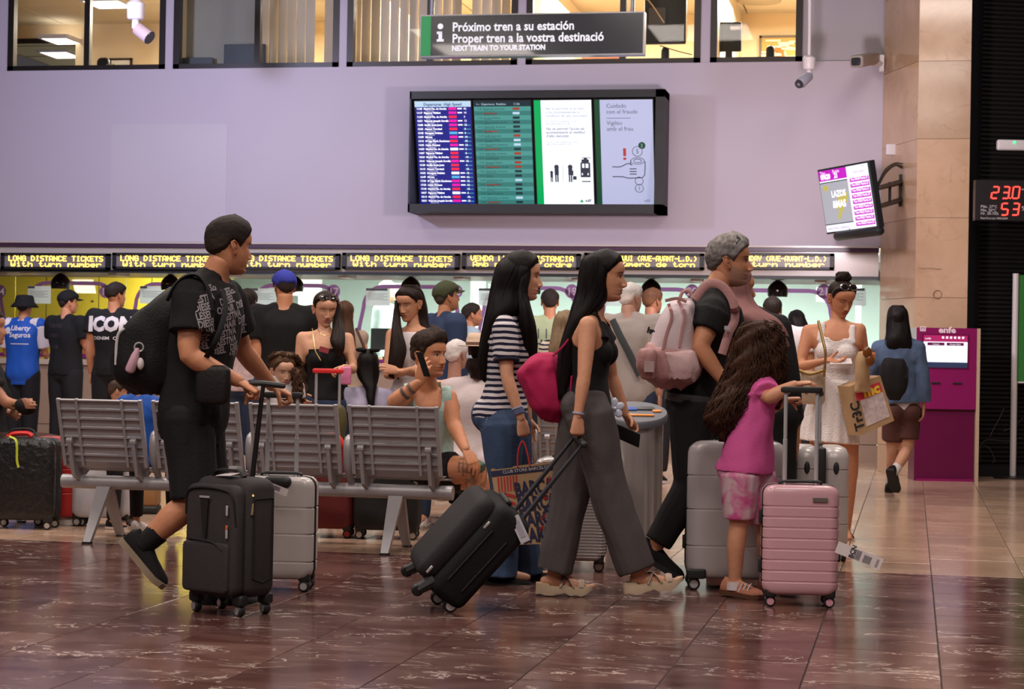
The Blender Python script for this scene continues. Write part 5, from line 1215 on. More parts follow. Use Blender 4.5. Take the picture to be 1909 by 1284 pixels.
        for x, w, h in prof:
            c = sole0+fwd*x*k*1.03; w2 = w*1.08+.002; th = [(-1, -1), (1, -1), (1.02, 1), (-1.02, 1)]
            R.append([c+sd*w2*k*a+up*(sole_h*.5*(1+b)-.004+(.006 if x > .15 else 0))*k for a, b in th])
        m.rings(R); part('sole', m, m_sole, o, sharp=30); return o
    # ---- hair
    def hair_cap(s, col_mat, T=.012, front=.070, temple=.030, side=.012, sideburn=-.012, nape=-.058, noise=.004, nscale=70, top=0.0, back=0.0, colr=None, name='hair', res=None, part_line=0, fore=0.0, extra=None, sharp=None):
        """shell on the skull; where there is no hair it sinks under the skin"""
        na, nz = (96, 60) if s.res >= 1 else (40, 26)
        zs = np.linspace(-.10, .1125, nz); ph = np.linspace(-PI, PI, na+1)[:-1]; Z, P = np.meshgrid(zs, ph, indexing='ij')
        X, Y = head_raw(Z, P); k = s.hh/.225; A = np.abs(P)*180/PI
        hl = np.interp(A, [0, 25, 45, 60, 72, 82, 92, 104, 118, 140, 180], [front, front, front-.006, temple+.012, temple-.004, sideburn+.004, side, .014, -.02, nape+.012, nape])
        h = (Z-hl); tk = T*np.clip(h/.016, -1.2, 1)
        up = sstep(.03, .1, Z); tk = np.where(h > 0, tk+top*up+back*sstep(90, 160, A)*sstep(-.06, .02, Z)+fore*sstep(60, 0, A)*up, tk)
        N = np.stack([X, Y*.9, np.where(Z > .03, (Z-.03)*1.1, 0)], -1); N /= np.linalg.norm(N, axis=-1, keepdims=True)+1e-9
        Pn = np.stack([X, Y, Z], -1)
        nz_ = vnoise(Pn+3.1, nscale)*.6+vnoise(Pn*np.array([1, 1, .35])+9.2, nscale*1.9)*.5
        tk = tk+np.where(h > 0, noise*nz_, 0)
        Q = Pn+N*tk[..., None]
        # close the crown
        V = s.hc+k*(Q[..., 0:1]*np.cross(s.huv, s.hfv)+Q[..., 1:2]*s.hfv+Q[..., 2:3]*s.huv)
        m = MB(); c = (1, 1, 1)
        if colr: 
            g = np.clip(.5+.8*nz_, 0, 1)[..., None]; c = (np.asarray(colr[0])*(1-g)+np.asarray(colr[1])*g)
            if len(colr) > 2: w = sstep(colr[3], colr[4], Z)[..., None]*0+sstep(.05, -.01, Z)[..., None]; c = c*(1-w)+np.asarray(colr[2])*w
            c = c.reshape(-1, 3)
        m.rings(V, True, c)
        if extra is not None: m.join(extra)
        return part(name, m, col_mat, s.root, colors=colr is not None, sharp=None)
def hair_rows(rows, d, n=40, segs=36, groove=.10, gfreq=7, strands=90, sr=.0018, wav=0.0, wfreq=9.0, seed=1, loose=.004, taper=True, jag=0.03):
    """hair mass from rows (px left, px right, py, depth offset, half thickness), top to bottom, plus loose strands"""
    rr = np.random.default_rng(seed); Rw = catmull(rows, n)
    C, RX, RY = [], [], []
    for a, b, y, dd, t in Rw:
        c = at((a+b)/2, y, d+dd); C.append(c); RX.append((b-a)/2*(d+dd)/FPX); RY.append(t)
    C = np.array(C); RX = np.array(RX); RY = np.array(RY)
    th = np.arange(segs)/segs*2*PI; m = MB(); R = []
    for i in range(n):
        g = 1+groove*vnoise(np.stack([np.cos(th)*gfreq/2, np.sin(th)*gfreq/2, np.full(segs, i*.12)], 1), 1.0)
        wv = wav*np.sin(wfreq*i/n*2*PI+np.cos(th)*5) if wav else 0
        yj = 0
        P = C[i]+np.outer(np.sign(np.cos(th))*np.abs(np.cos(th))**.75*(RX[i]*g+wv), CR)+np.outer(np.sign(np.sin(th))*np.abs(np.sin(th))**.75*(RY[i]*g+wv*.6), CA)
        if i > n-4: P = P-np.outer(np.abs(vnoise(np.stack([th*3, th*0, th*0], 1), 1.7))*jag*(i-(n-4))/3, ZU)
        R.append(P)
    m.rings(R)
    for q in range(strands):
        a = rr.random()*2*PI; i0 = int(rr.integers(0, max(1, n//3))); i1 = int(rr.integers(int(n*.7), n)); ph = rr.random()*6.3; am = wav*(.7+.6*rr.random())
        P = []; o = 1.0+rr.random()*loose*10; fq = .6+.9*rr.random()
        for i in range(i0, i1, 1 if wav else 2):
            aa = a+.12*math.sin(i*.2+ph)
            w = am*math.sin(wfreq*fq*i/n*2*PI+ph) if wav else 0; w2 = am*math.cos(wfreq*fq*i/n*2*PI+ph) if wav else 0
            P.append(C[i]+CR*math.cos(aa)*(RX[i]*o+w)+CA*math.sin(aa)*(RY[i]*o+w)+(CR*w*.6+ZU*w2*.5-CA*w2*.5 if wav else 0))
        if len(P) > 3:
            r = np.full(len(P), sr*(.7+.6*rr.random())); r[-1] *= .3; r[0] *= .4
            m.tube(P, r, 4)
    return m
def hair_mat(name, col, col2=None, rough=.55):
    if name in MATS: return MATS[name]
    m, nt, b, N, L = _nt(name); tc = N.new('ShaderNodeTexCoord'); mp = N.new('ShaderNodeMapping'); mp.inputs['Scale'].default_value = (1, 1, .06)
    L.new(tc.outputs['Object'], mp.inputs[0]); nz = N.new('ShaderNodeTexNoise'); nz.inputs['Scale'].default_value = 160; nz.inputs['Detail'].default_value = 2; L.new(mp.outputs[0], nz.inputs[0])
    mx = N.new('ShaderNodeMix'); mx.data_type = 'RGBA'; mx.inputs[6].default_value = (*[c*.6 for c in col], 1); mx.inputs[7].default_value = (*(col2 or [c*1.6 for c in col]), 1); L.new(nz.outputs[0], mx.inputs[0]); L.new(mx.outputs[2], b.inputs['Base Color'])
    b.inputs['Roughness'].default_value = rough; b.inputs['Specular IOR Level'].default_value = .16
    bp = N.new('ShaderNodeBump'); bp.inputs['Strength'].default_value = .5; bp.inputs['Distance'].default_value = .004; L.new(nz.outputs[0], bp.inputs['Height']); L.new(bp.outputs[0], b.inputs['Normal'])
    MATS[name] = m; return m
H_black = hair_mat('hair_black', (.0055, .0035, .0032)); H_dark = hair_mat('hair_dark_brown', (.014, .0065, .0045)); H_brown = hair_mat('hair_brown', (.055, .025, .013), (.11, .05, .024)); H_auburn = hair_mat('hair_auburn', (.022, .009, .006), (.075, .030, .014)); H_blond = hair_mat('hair_blond', (.17, .10, .055), (.36, .25, .15)); H_white = hair_mat('hair_white', (.50, .46, .44), (.75, .70, .68), .6)
M_hairv = vcol('short_hair', .7, .25, 300, .2)
def cloth(name, col, rough=.85, var=.10, scale=6, bump=.18, bscale=90, **k): return mat(name, col, rough, 0, var, scale, bump, bscale, .25, **k)
K_black = cloth('black_cotton', (.0085, .0080, .0085)); K_black2 = cloth('black_twill', (.011, .010, .011), .8); K_white = cloth('white_cotton', (.62, .55, .55)); K_denim = cloth('blue_denim', (.045, .075, .145), .8, .25, 14); K_jeans2 = cloth('dark_denim', (.03, .045, .09), .8, .2, 14)
K_sole = mat('white_rubber', (.6, .57, .52), .6); K_blkrub = mat('black_rubber', (.012, .012, .012), .55)
def project_print(mb, garment, direction, lift=.003):
    """lay flat print geometry onto a garment along direction"""
    me = garment.data; V = np.empty(len(me.vertices)*3, np.float32); me.vertices.foreach_get('co', V); V = V.reshape(-1, 3)+ORG[garment.parent.name]
    bvh = BVHTree.FromPolygons([Vector(v) for v in V], [tuple(p.vertices) for p in me.polygons])
    # refine long triangles so that the print follows the cloth
    bm = bmesh.new(); vs = [bm.verts.new(v) for v in mb.verts()]
    for f in mb.f:
        try: bm.faces.new([vs[i] for i in f])
        except ValueError: pass
    for _ in range(2):
        e = [x for x in bm.edges if x.calc_length() > .02]
        if not e: break
        bmesh.ops.subdivide_edges(bm, edges=e, cuts=1, use_grid_fill=False)
        bmesh.ops.triangulate(bm, faces=[f for f in bm.faces if len(f.verts) > 4])
    bm.verts.index_update(); d = Vector(nrm(direction)); P = []; hit = []
    for v in bm.verts:
        h = bvh.ray_cast(v.co-d*.6, d); ok = h[0] is not None; hit.append(ok); P.append(np.array(h[0]-d*lift) if ok else np.array(v.co))
    F = [tuple(v.index for v in f.verts) for f in bm.faces if all(hit[v.index] for v in f.verts)]
    F = [f for f in F if max(np.linalg.norm(P[f[i]]-P[f[i-1]]) for i in range(len(f))) < .06]
    bm.free(); out = MB(); out.add(np.array(P), F); return out
# ================================================================== PEOPLE: the walkers in front
SK1 = (.54, .235, .125); SK2 = (.61, .290, .170); SK3 = (.45, .195, .10); SK4 = (.63, .320, .195)
FIST = dict(curl=(72, 85, 55), thumb=(.25, .75, 60), spread=2)
# ---- young man in black
def young_man():
    f = Fig('young man in black print T-shirt and shorts pushing two suitcases, head turned away', 372, 9.1, 1.85, -8, 'm', SK1, 1.05, name='person', res=2, vox=.009, hipface=0,
            J=dict(pelvis=(362, 765), neck=(396, 516), shR=(359, 551, -.20), shL=(420, 553, .19), elR=(350, 664, -.27), wrR=(446, 711, -.22), elL=(452, 653, .36), wrL=(508, 720, .56),
                   hipR=(352, 780, -.09), hipL=(368, 780, .09), knR=(362, 935, -.10), anR=(274, 1010, -.10), toR=(296, 1078, -.10), knL=(392, 940, .08), anL=(404, 1104, .08), toL=(470, 1126, .08)),
            hface=34, hpitch=-6, head=(428, 459), hh=.243)
    f.finish_body(dict(stubble=.25, nose=1.05), dict(R=dict(FIST, dir=vec(.85, -.45, -.05), palm=vec(-.45, -.85, .15), side=vec(.4, .2, .9)), L=dict(dir=vec(.88, -.42, .1), palm=vec(-.42, -.9, 0), side=vec(.3, .3, -.9), curl=(58, 72, 45), thumb=(.5, .5, 45), spread=4)))
    sh = f.put('shirt', f.shirt(.024, -.24, .97, .62, .028, .014, wr=.008, seed=2, sl_flare=.016), K_black)
    f.put('shorts', f.trousers(.016, .1, [(0, .125), (.5, .112), (.9, .108)], .95, .007, seed=4), K_black2)
    for n in 'RL':
        o = f.sneaker(n, K_black, mat('tan_sole', (.25, .19, .13), .7), 1.06)
        a = f.J['an'+n]; u = nrm(f.J['kn'+n]-a); m = MB(); m.tube([a-u*.03, a+u*.035, a+u*.07], [.048, .052, .054], 16); part('sock', m, K_black, f.root)
    f.hair_cap(M_hairv, .013, .074, .034, .016, -.008, -.052, .0025, 120, .010, colr=[(.010, .007, .006), (.020, .013, .011), (.035, .022, .016), 0, 0], fore=.006)
    # all-over lettering on the chest
    g = MB(); words = ['DIESEL', 'AESTIVA', 'DSEL', 'LESEI', 'ONAIR', 'SEL']; rr = random.Random(4)
    c, l, fr, u = f.torso_frame(.62); ax = nrm(fr*.72+l*.7); tilt = .28
    axx = nrm(ax*math.cos(tilt)+ZU*math.sin(tilt)); ay = nrm(np.cross(np.cross(axx, ZU), axx))
    for r in range(13):
        x = -.15
        while x < .14:
            w = rr.choice(words); g.join(text_mb(w, .044, c+fr*.25-l*.25+axx*x+ay*(.22-r*.036)-ZU*0, axx, ay, 'LEFT', .0016, .8)); x += .024*len(w)+.012
    pr = project_print(g, sh, -(fr*.7-l*.7)); V = pr.verts(); c2 = c
    keep = lambda P: (((P-c)@(fr*.5+l*.0)) > .028) & (((P-c)@u) < .20) & (((P-c)@u) > -.115)
    ok = keep(V); pr.f = [q for q in pr.f if all(ok[i] for i in q)]; pr.m = [0]*len(pr.f)
    part('chest_print', pr, mat('print_grey', (.28, .25, .26), .8), sh, False)
    return f, sh
YM, YMS = young_man()
# ---- woman in black tank top
def tank_girl():
    f = Fig('long-haired woman in black tank top and wide grey trousers pulling a case', 1095, 9.65, 1.70, 0, 'f', SK2, 1.0, res=2, vox=.009, gl=.8,
            J=dict(pelvis=(1093, 748), neck=(1107, 590), shR=(1096, 606, -.165), shL=(1122, 606, .165), elR=(1089, 702, -.235), wrR=(1077, 778, -.255), elL=(1140, 702, .22), wrL=(1167, 774, .20),
                   hipR=(1098, 772, -.09), hipL=(1086, 772, .09), knR=(1137, 925, -.09), anR=(1193, 1072, -.09), toR=(1248, 1084, -.09), knL=(1064, 925, .09), anL=(1032, 1076, .09), toL=(1088, 1092, .09)),
            hface=-6, hpitch=-3, head=(1128, 515), hh=.231)
    f.finish_body(dict(brow=(.012, .008, .006), nose=1.12, lip=(.36, .12, .10), gaze=(.001, 0)), dict(R=dict(FIST, dir=vec(.0, -1, -.05), palm=vec(-.3, 0, .95), side=vec(.95, -.1, .2)), L=dict(dir=vec(.55, -.8, -.1), palm=vec(-.6, -.4, -.6), side=vec(.4, .2, -.9), curl=(35, 45, 30), thumb=(.6, .5, 30))), feet=True)
    c, l, fr, u = f.torso_frame(.8); shw = f.J['shR']
    arm = lambda V: np.where(((V-c)@u) > -.06, .085-np.linalg.norm((V-f.J['shR'])*np.array([1, 1, .8]), axis=1), -1)
    arm2 = lambda V: np.where(((V-c)@u) > -.06, .085-np.linalg.norm((V-f.J['shL'])*np.array([1, 1, .8]), axis=1), -1)
    nck = lambda V, n=f.spine_pt(.93): .082-np.linalg.norm((V-n)*np.array([1, 1, 1.0]), axis=1)
    mb, fs = f.shirt(.009, -.06, .96, 0, wr=.003, seed=5, vox=.0065, shoulders=False)
    m2 = MB(); f.add_torso(m2, -.02, .95, .009); 
    for n, sg in (('R', -1), ('L', 1)): 
        a = f.spine_pt(.97)+l*sg*.06; m2.tube([f.torso_frame(.72)[0]+l*sg*.085+fr*.06, a+fr*.02, f.torso_frame(.72)[0]+l*sg*.085-fr*.06], [.05, .045, .05], 12)
    mb = wrinkle(remesh(m2, .0065, 4), .003, 12, (1, 1, .6), 5)
    top = f.put('tank_top', (mb, [arm, arm2, nck]), K_black)
    # wide trousers
    rad = [(0, .125), (.35, .118), (.75, .100), (1.1, .098), (1.6, .094), (1.95, .092)]
    tr = f.trousers(.013, .13, rad, 1.93, .011, seed=8)
    f.put('trousers', tr, cloth('grey_suiting', (.080, .068, .068), .8, .12, 9, .15, 150))
    return f
TG = tank_girl()
def platform_sandal(f, n, tilt, drop=.0):
    an, to = f.J['an'+n], f.J['to'+n]; fw_ = nrm(tilt); up = nrm(ZU-fw_*(ZU@fw_)); sd = np.cross(up, fw_); o = an-up*.085
    m = MB(); R = []
    for x in np.linspace(-.085, .205, 26):
        w = .046*math.sqrt(max(.03, 1-((x-.06)/.150)**4)); h = .046+.012*(x < -.02)-.006*sstep(.1, .2, x); wav = .007*max(0, math.sin(x*72)); lift = .035*sstep(.13, .21, x)+(.016*math.exp(-((x-.055)/.02)**2))
        c = o+fw_*x+up*lift; R.append([c+sd*w+up*wav, c+sd*w*1.06+up*h*.55, c+sd*w+up*(h-lift*.4), c-sd*w+up*(h-lift*.4), c-sd*w*1.06+up*h*.55, c-sd*w+up*wav])
    m.rings(R); s = part('platform_sandal', m, mat('cream_sole', (.50, .38, .26), .7), f.root, sharp=50)
    for a, b in ((.02, .10), (.10, .03), (.135, .135)):
        m = MB(); P = []
        for q in np.linspace(0, PI, 11): P.append(o+fw_*(a+(b-a)*q/PI)+up*(.045+.044*math.sin(q)*(1 if max(a, b) < .13 else .75))+sd*.045*math.cos(q))
        m.tube(P, .016, 4, fw_, .005, round_=False); part('strap', m, mat('taupe_strap', (.42, .31, .24), .7), s)
    for k in range(5):
        c = o+fw_*(.188-.008*k)+sd*(.022-.013*k)*(1 if n == 'R' else -1)+up*.050; m = MB(); m.ball(c, (.014 if k == 0 else .010)*np.array((1.3, .8, .7)), (fw_, sd, up), 8, 6, f.skin); part('toe', m, M_skin, s, colors=True)
platform_sandal(TG, 'R', vec(1, .12)); platform_sandal(TG, 'L', vec(1, -.02))
hr = hair_rows([(1102, 1130, 471, 0, .045), (1086, 1144, 483, 0, .080), (1081, 1141, 503, 0, .090), (1078, 1136, 525, 0, .090), (1074, 1134, 548, 0, .088), (1067, 1124, 570, -.01, .085), (1060, 1100, 595, -.02, .085), (1050, 1082, 625, -.02, .075), (1041, 1074, 660, -.02, .062), (1038, 1067, 700, -.02, .05), (1040, 1060, 738, -.02, .03)], 9.65, seed=3)
TG.hair_cap(H_black, .014, .074, .040, .03, .01, -.07, .001, 60, .006, extra=hr)
# ---- woman in striped T-shirt
def stripes(name, a, b, w, frac=.5, wob=.006):
    m, nt, bs, N, L = _nt(name); ge = N.new('ShaderNodeNewGeometry'); sp = N.new('ShaderNodeSeparateXYZ'); L.new(ge.outputs['Position'], sp.inputs[0])
    nz = N.new('ShaderNodeTexNoise'); nz.inputs['Scale'].default_value = 7; L.new(ge.outputs['Position'], nz.inputs[0])
    m1 = N.new('ShaderNodeMath'); m1.operation = 'MULTIPLY_ADD'; m1.inputs[1].default_value = wob*4; L.new(nz.outputs[0], m1.inputs[0]); L.new(sp.outputs[2], m1.inputs[2])
    m2 = N.new('ShaderNodeMath'); m2.operation = 'DIVIDE'; m2.inputs[1].default_value = w; L.new(m1.outputs[0], m2.inputs[0])
    m3 = N.new('ShaderNodeMath'); m3.operation = 'FRACT'; L.new(m2.outputs[0], m3.inputs[0])
    m4 = N.new('ShaderNodeMath'); m4.operation = 'GREATER_THAN'; m4.inputs[1].default_value = frac; L.new(m3.outputs[0], m4.inputs[0])
    mx = N.new('ShaderNodeMix'); mx.data_type = 'RGBA'; mx.inputs[6].default_value = (*a, 1); mx.inputs[7].default_value = (*b, 1); L.new(m4.outputs[0], mx.inputs[0]); L.new(mx.outputs[2], bs.inputs['Base Color']); bs.inputs['Roughness'].default_value = .85; bs.inputs['Specular IOR Level'].default_value = .2
    return m
K_stripe = stripes('navy_stripes', (.60, .55, .56), (.012, .012, .035), .0305, .52)
def bracelet(f, n, t, r, h, m, name='bracelet'):
    w, e = f.J['wr'+n], f.J['el'+n]; u = nrm(e-w); c = w+u*t; g = MB(); g.tube([c-u*h, c+u*h], r, 18); return part(name, g, m, f.root)
SG = Fig('woman with very long black hair in a navy striped T-shirt and flared jeans', 940, 10.3, 1.70, 0, 'f', SK4, 1.02, res=2, vox=.0095,
         J=dict(pelvis=(938, 765), neck=(955, 592), shR=(942, 607, -.17), shL=(968, 607, .17), elR=(945, 704, -.225), wrR=(972, 782, -.235), elL=(975, 704, .2), wrL=(985, 782, .2),
                hipR=(935, 790, -.09), hipL=(948, 790, .09), knR=(942, 915, -.09), anR=(925, 1062, -.09), toR=(985, 1076, -.09), knL=(965, 915, .09), anL=(972, 1060, .09), toL=(1030, 1074, .09)),
         hface=2, hpitch=-2, head=(972, 516), hh=.236)
SG.finish_body(dict(nose=1.15, brow=(.012, .008, .006), mouth=.6, lip=(.42, .16, .13)), dict(R=dict(FIST, dir=vec(.2, -1, 0), palm=vec(-.25, 0, .95), side=vec(.95, .1, .2)), L=dict(dir=vec(.1, -1, 0), curl=(20, 25, 20))))
o = SG.put('striped_shirt', SG.shirt(.012, -.10, .965, .66, .022, .004, wr=.005, seed=7, vox=.0075), K_stripe)
P_, U_ = SG.arm_path('R', .62, .68, 3); g = MB(); g.tube(P_, .047*SG.k+.022, 20); part('navy_cuff', g, mat('navy_rib', (.012, .012, .035), .85), o)
SG.put('jeans', SG.trousers(.012, .14, [(0, .118), (.5, .100), (.95, .078), (1.2, .082), (1.6, .10), (2.07, .120)], 2.07, .005, seed=3, glute=1.12), K_denim)
g = MB(); c, l, fr, u = SG.torso_frame(-.02); pk = [c-l*.155*SG.k-fr*x+u*y for x, y in ((.03, .05), (.11, .04), (.115, -.07), (.07, -.10), (.035, -.08))]
g.tube(np.array(pk+[pk[0]]), .0022, 5); pp = project_print(g, bpy.data.objects['jeans'], l*.7+fr*.35, .001); part('pocket_stitching', pp, mat('pale_thread', (.16, .20, .30), .8), bpy.data.objects['jeans'])
for n in 'RL': SG.sneaker(n, K_black, K_blkrub, 1.06)
bracelet(SG, 'R', .045, .030, .012, mat('festival_band', (.10, .13, .25), .7)); bracelet(SG, 'R', .065, .030, .004, mat('pale_band', (.35, .42, .6), .7))
hb = hair_rows([(945, 982, 477, 0, .045), (930, 994, 489, 0, .08), (924, 997, 503, 0, .105), (919, 992, 522, 0, .108), (914, 984, 545, 0, .106), (909, 984, 570, -.02, .108), (904, 960, 592, -.03, .10), (898, 932, 620, -.02, .085), (893, 922, 650, -.02, .07), (890, 916, 680, -.02, .05), (897, 912, 705, -.02, .025)], 10.3, seed=5)
hb.join(hair_rows([(972, 992, 500, 0, .09), (966, 991, 520, 0, .108), (962, 984, 545, -.01, .108), (964, 990, 575, -.05, .105), (968, 998, 605, -.07, .09), (969, 1001, 635, -.06, .075), (971, 1001, 660, -.05, .06), (976, 994, 685, -.04, .03)], 10.3, seed=6, strands=60))
SG.hair_cap(H_black, .016, .070, .036, .03, .0, -.07, .001, 60, .008, extra=hb)
# ---- grey-haired man
GM = Fig('grey-haired bearded man in black T-shirt carrying a pink backpack', 1300, 10.3, 1.86, -2, 'm', SK1, 1.04, res=2, vox=.0095,
         J=dict(pelvis=(1294, 742), neck=(1334, 540), spine=(-.02, 0), shR=(1330, 580, -.20), shL=(1352, 582, .19), elR=(1304, 648, -.25), wrR=(1350, 712, -.26), elL=(1372, 660, .22), wrL=(1420, 720, .15),
                hipR=(1290, 765, -.09), hipL=(1302, 765, .09), knR=(1290, 905, -.05), anR=(1222, 1018, -.05), toR=(1202, 1060, -.05), knL=(1335, 905, .35), anL=(1345, 1040, .42), toL=(1395, 1052, .42)), hface=-4, hpitch=0, head=(1360, 487), hh=.250)
GM.finish_body(dict(stubble=1.2, nose=1.15, brow=(.03, .022, .018)), dict(R=dict(curl=(30, 35, 25)), L=dict(FIST, dir=vec(.9, -.3, 0), palm=vec(-.1, -1, 0), side=vec(.2, 0, -1))))
GM.put('shirt', GM.shirt(.017, -.10, .97, .55, .026, .008, wr=.006, seed=9), K_black)
GM.put('trousers', GM.trousers(.012, .12, [(0, .122), (.5, .112), (1, .096), (1.5, .086), (1.96, .072)], 1.94, .005, seed=2), K_black2)
g = MB(); R = GM.torso_rings(-.06, .03, .020, 4); g.rings(R); part('belt', g, mat('grey_belt', (.05, .052, .055), .5), GM.root)
for n in 'RL': GM.sneaker(n, K_black, K_blkrub, 1.05)
GM.hair_cap(M_hairv, .013, .068, .030, .014, -.012, -.055, .007, 85, .010, colr=[(.10, .09, .085), (.30, .27, .26), (.10, .085, .08), 0, 0], fore=.010)
def glasses_on_head(f, z=.075, m=None, name='sunglasses', y=.075, drop=.0):
    k = f.hh/.225; l = np.cross(f.huv, f.hfv); g = MB(); L_ = MB()
    for sd in (-1, 1):
        c = f.hc+k*(l*sd*.032+f.hfv*y+f.huv*z); n = nrm(f.hfv*.7+f.huv*.7+l*sd*.1); a = nrm(np.cross(f.huv, n)); b = np.cross(n, a)
        L_.ball(c, k*np.array((.028, .020, .005)), (a, b, n), 14, 8); g.tube([c+k*(a*.029*math.cos(q)+b*.021*math.sin(q)) for q in np.linspace(0, 2*PI, 17)], k*.003, 5)
        g.tube([c+a*sd*.0+l*sd*k*.028, f.hc+k*(l*sd*.083+f.hfv*.03+f.huv*(z-.02)), f.hc+k*(l*sd*.080-f.hfv*.012+f.huv*.008)], k*.0028, 5)
    g.tube([f.hc+k*(l*sd*.008+f.hfv*(y+.004)+f.huv*z) for sd in (-1, 1)], k*.003, 5)
    o = part(name, g, m or K_blkrub, f.root); part('lens', L_, mat('sunglass_lens', (.01, .007, .007), .08), o); return o
glasses_on_head(GM, .105, y=.045)
# ---- woman in a mauve headscarf behind him
HW = Fig('person in mauve headscarf and black dress behind the grey-haired man', 1418, 11.6, 1.68, 70, 'f', SK3, 1.12, res=1, vox=.012, J=dict(neck=(1400, 580), pelvis=(1430, 765), shR=(1452, 607, -.05), shL=(1382, 600, .1), elR=(1470, 690, -.1), wrR=(1480, 765, -.1)), hface=20, hpitch=4, head=(1378, 540), hh=.226)
HW.finish_body({}, dict(R=dict(curl=(30, 35, 25))))
m = MB(); HW.add_torso(m, -.2, .97, .03); HW.add_shoulders(m, .02)
for n in 'LR': HW.add_arm(m, n, 0, 1.95, .024)
p_ = HW.J['pelvis']; b_ = HW.base; m.tube([p_+ZU*.1, p_*.5+b_*.5+ZU*.1, b_+ZU*.05], [.19, .20, .24], 20)
HW.put('black_dress', wrinkle(remesh(m, .011, 4), .008, 7, (1, 1, .4), 3), K_black)
sc = hair_rows([(1366, 1393, 500, 0, .05), (1356, 1399, 512, .0, .09), (1352, 1398, 535, 0, .10), (1352, 1402, 555, 0, .10), (1350, 1415, 572, 0, .13), (1352, 1440, 590, -.02, .16), (1380, 1462, 612, -.04, .15), (1430, 1474, 640, -.05, .10), (1462, 1478, 668, -.06, .05)], 11.6, strands=0, groove=.16, gfreq=9)
HW.put('headscarf', wrinkle(sc, .006, 9, (1, .6, .4), 2), cloth('mauve_scarf', (.23, .105, .10), .8))
# ---- girl in pink
KG = Fig('child in pink T-shirt and tie-dye shorts with very long curly hair', 1395, 9.84, 1.37, 32, 'c', SK2, 1.08, res=1, vox=.0085,
         J=dict(pelvis=(1392, 868), neck=(1408, 700), shR=(1422, 722, -.05), shL=(1392, 718, .12), elR=(1432, 742, -.16), wrR=(1483, 716, -.16), elL=(1420, 770, .22), wrL=(1466, 745, .14),
                hipR=(1380, 885, -.05), hipL=(1406, 885, .06), knR=(1378, 975, -.05), anR=(1370, 1082, -.03), toR=(1410, 1104, -.09), knL=(1428, 980, .06), anL=(1436, 1078, .08), toL=(1470, 1094, .04)), hface=30, head=(1420, 645), hh=.215)
KG.finish_body({}, dict(R=dict(dir=vec(.9, .12, .0), palm=vec(.1, -1, .1), side=vec(.2, -.1, 1), curls=((25, 30, 20), (30, 35, 20), (42, 45, 25), (50, 50, 30)), thumb=(.5, .7, 30), size=.80, spread=9), L=dict(FIST, dir=vec(.8, .1, 0), palm=vec(.1, -1, 0), size=.75)), arms='RL')
K_pink = cloth('pink_cotton', (.62, .10, .31), .85, .08, 5)
KG.put('shirt', KG.shirt(.022, -.08, .965, .82, .030, .022, wr=.007, seed=12, vox=.0075), K_pink)
def tiedye():
    m, nt, b, N, L = _nt('tie_dye'); ge = N.new('ShaderNodeNewGeometry'); nz = N.new('ShaderNodeTexNoise'); nz.inputs['Scale'].default_value = 11; nz.inputs['Detail'].default_value = 3; nz.inputs['Distortion'].default_value = .6; L.new(ge.outputs['Position'], nz.inputs[0])
    cr = N.new('ShaderNodeValToRGB'); cr.color_ramp.elements[0].position = .38; cr.color_ramp.elements[0].color = (.60, .42, .46, 1); cr.color_ramp.elements[1].position = .62; cr.color_ramp.elements[1].color = (.55, .085, .25, 1); L.new(nz.outputs[0], cr.inputs[0]); L.new(cr.outputs[0], b.inputs['Base Color']); b.inputs['Roughness'].default_value = .9; b.inputs['Specular IOR Level'].default_value = .2; return m
KG.put('tie_dye_shorts', KG.trousers(.014, .1, [(0, .105), (.5, .092), (.9, .080)], .92, .006, seed=6), tiedye())
for n in 'RL':
    o = KG.sneaker(n, mat('salmon_suede', (.42, .16, .09), .8), mat('gum_sole', (.10, .035, .015), .7), 1.12)
    a, t_ = KG.J['an'+n], KG.J['to'+n]; fw_ = nrm((t_-a)*np.array([1, 1, 0])); sd = np.cross(ZU, fw_)*(1 if n == 'L' else -1)
    for q in range(3):
        g = MB(); c = a+fw_*(.045+.022*q)*1.0-ZU*.028+sd*.030; g.box(c, (.008, .010, .05), (fw_, sd, nrm(ZU+fw_*.5))); part('white_stripe', g, K_white, o, False)
    g = MB(); g.tube([a-ZU*.045, a-ZU*.005], [.043, .040], 14); part('sock', g, K_white, KG.root)
hk = hair_rows([(1400, 1436, 597, 0, .04), (1384, 1448, 607, 0, .08), (1375, 1455, 625, 0, .095), (1368, 1459, 655, 0, .105), (1358, 1461, 685, 0, .115), (1345, 1450, 712, .01, .11), (1332, 1412, 738, -.02, .10), (1320, 1395, 762, -.03, .095), (1314, 1378, 785, -.03, .08), (1326, 1368, 802, -.03, .05), (1340, 1362, 812, -.03, .025)], 9.84, strands=170, wav=.012, wfreq=8, seed=8, sr=.0026, loose=.01, jag=.05)
hk.join(hair_rows([(1440, 1461, 680, -.02, .06), (1444, 1462, 705, .06, .05), (1446, 1460, 730, .10, .04), (1440, 1452, 755, .10, .025)], 9.84, strands=40, wav=.008, wfreq=6, seed=9, sr=.0024))
KG.hair_cap(H_auburn, .016, .066, .03, .02, -.02, -.08, .004, 50, .006, extra=hk)
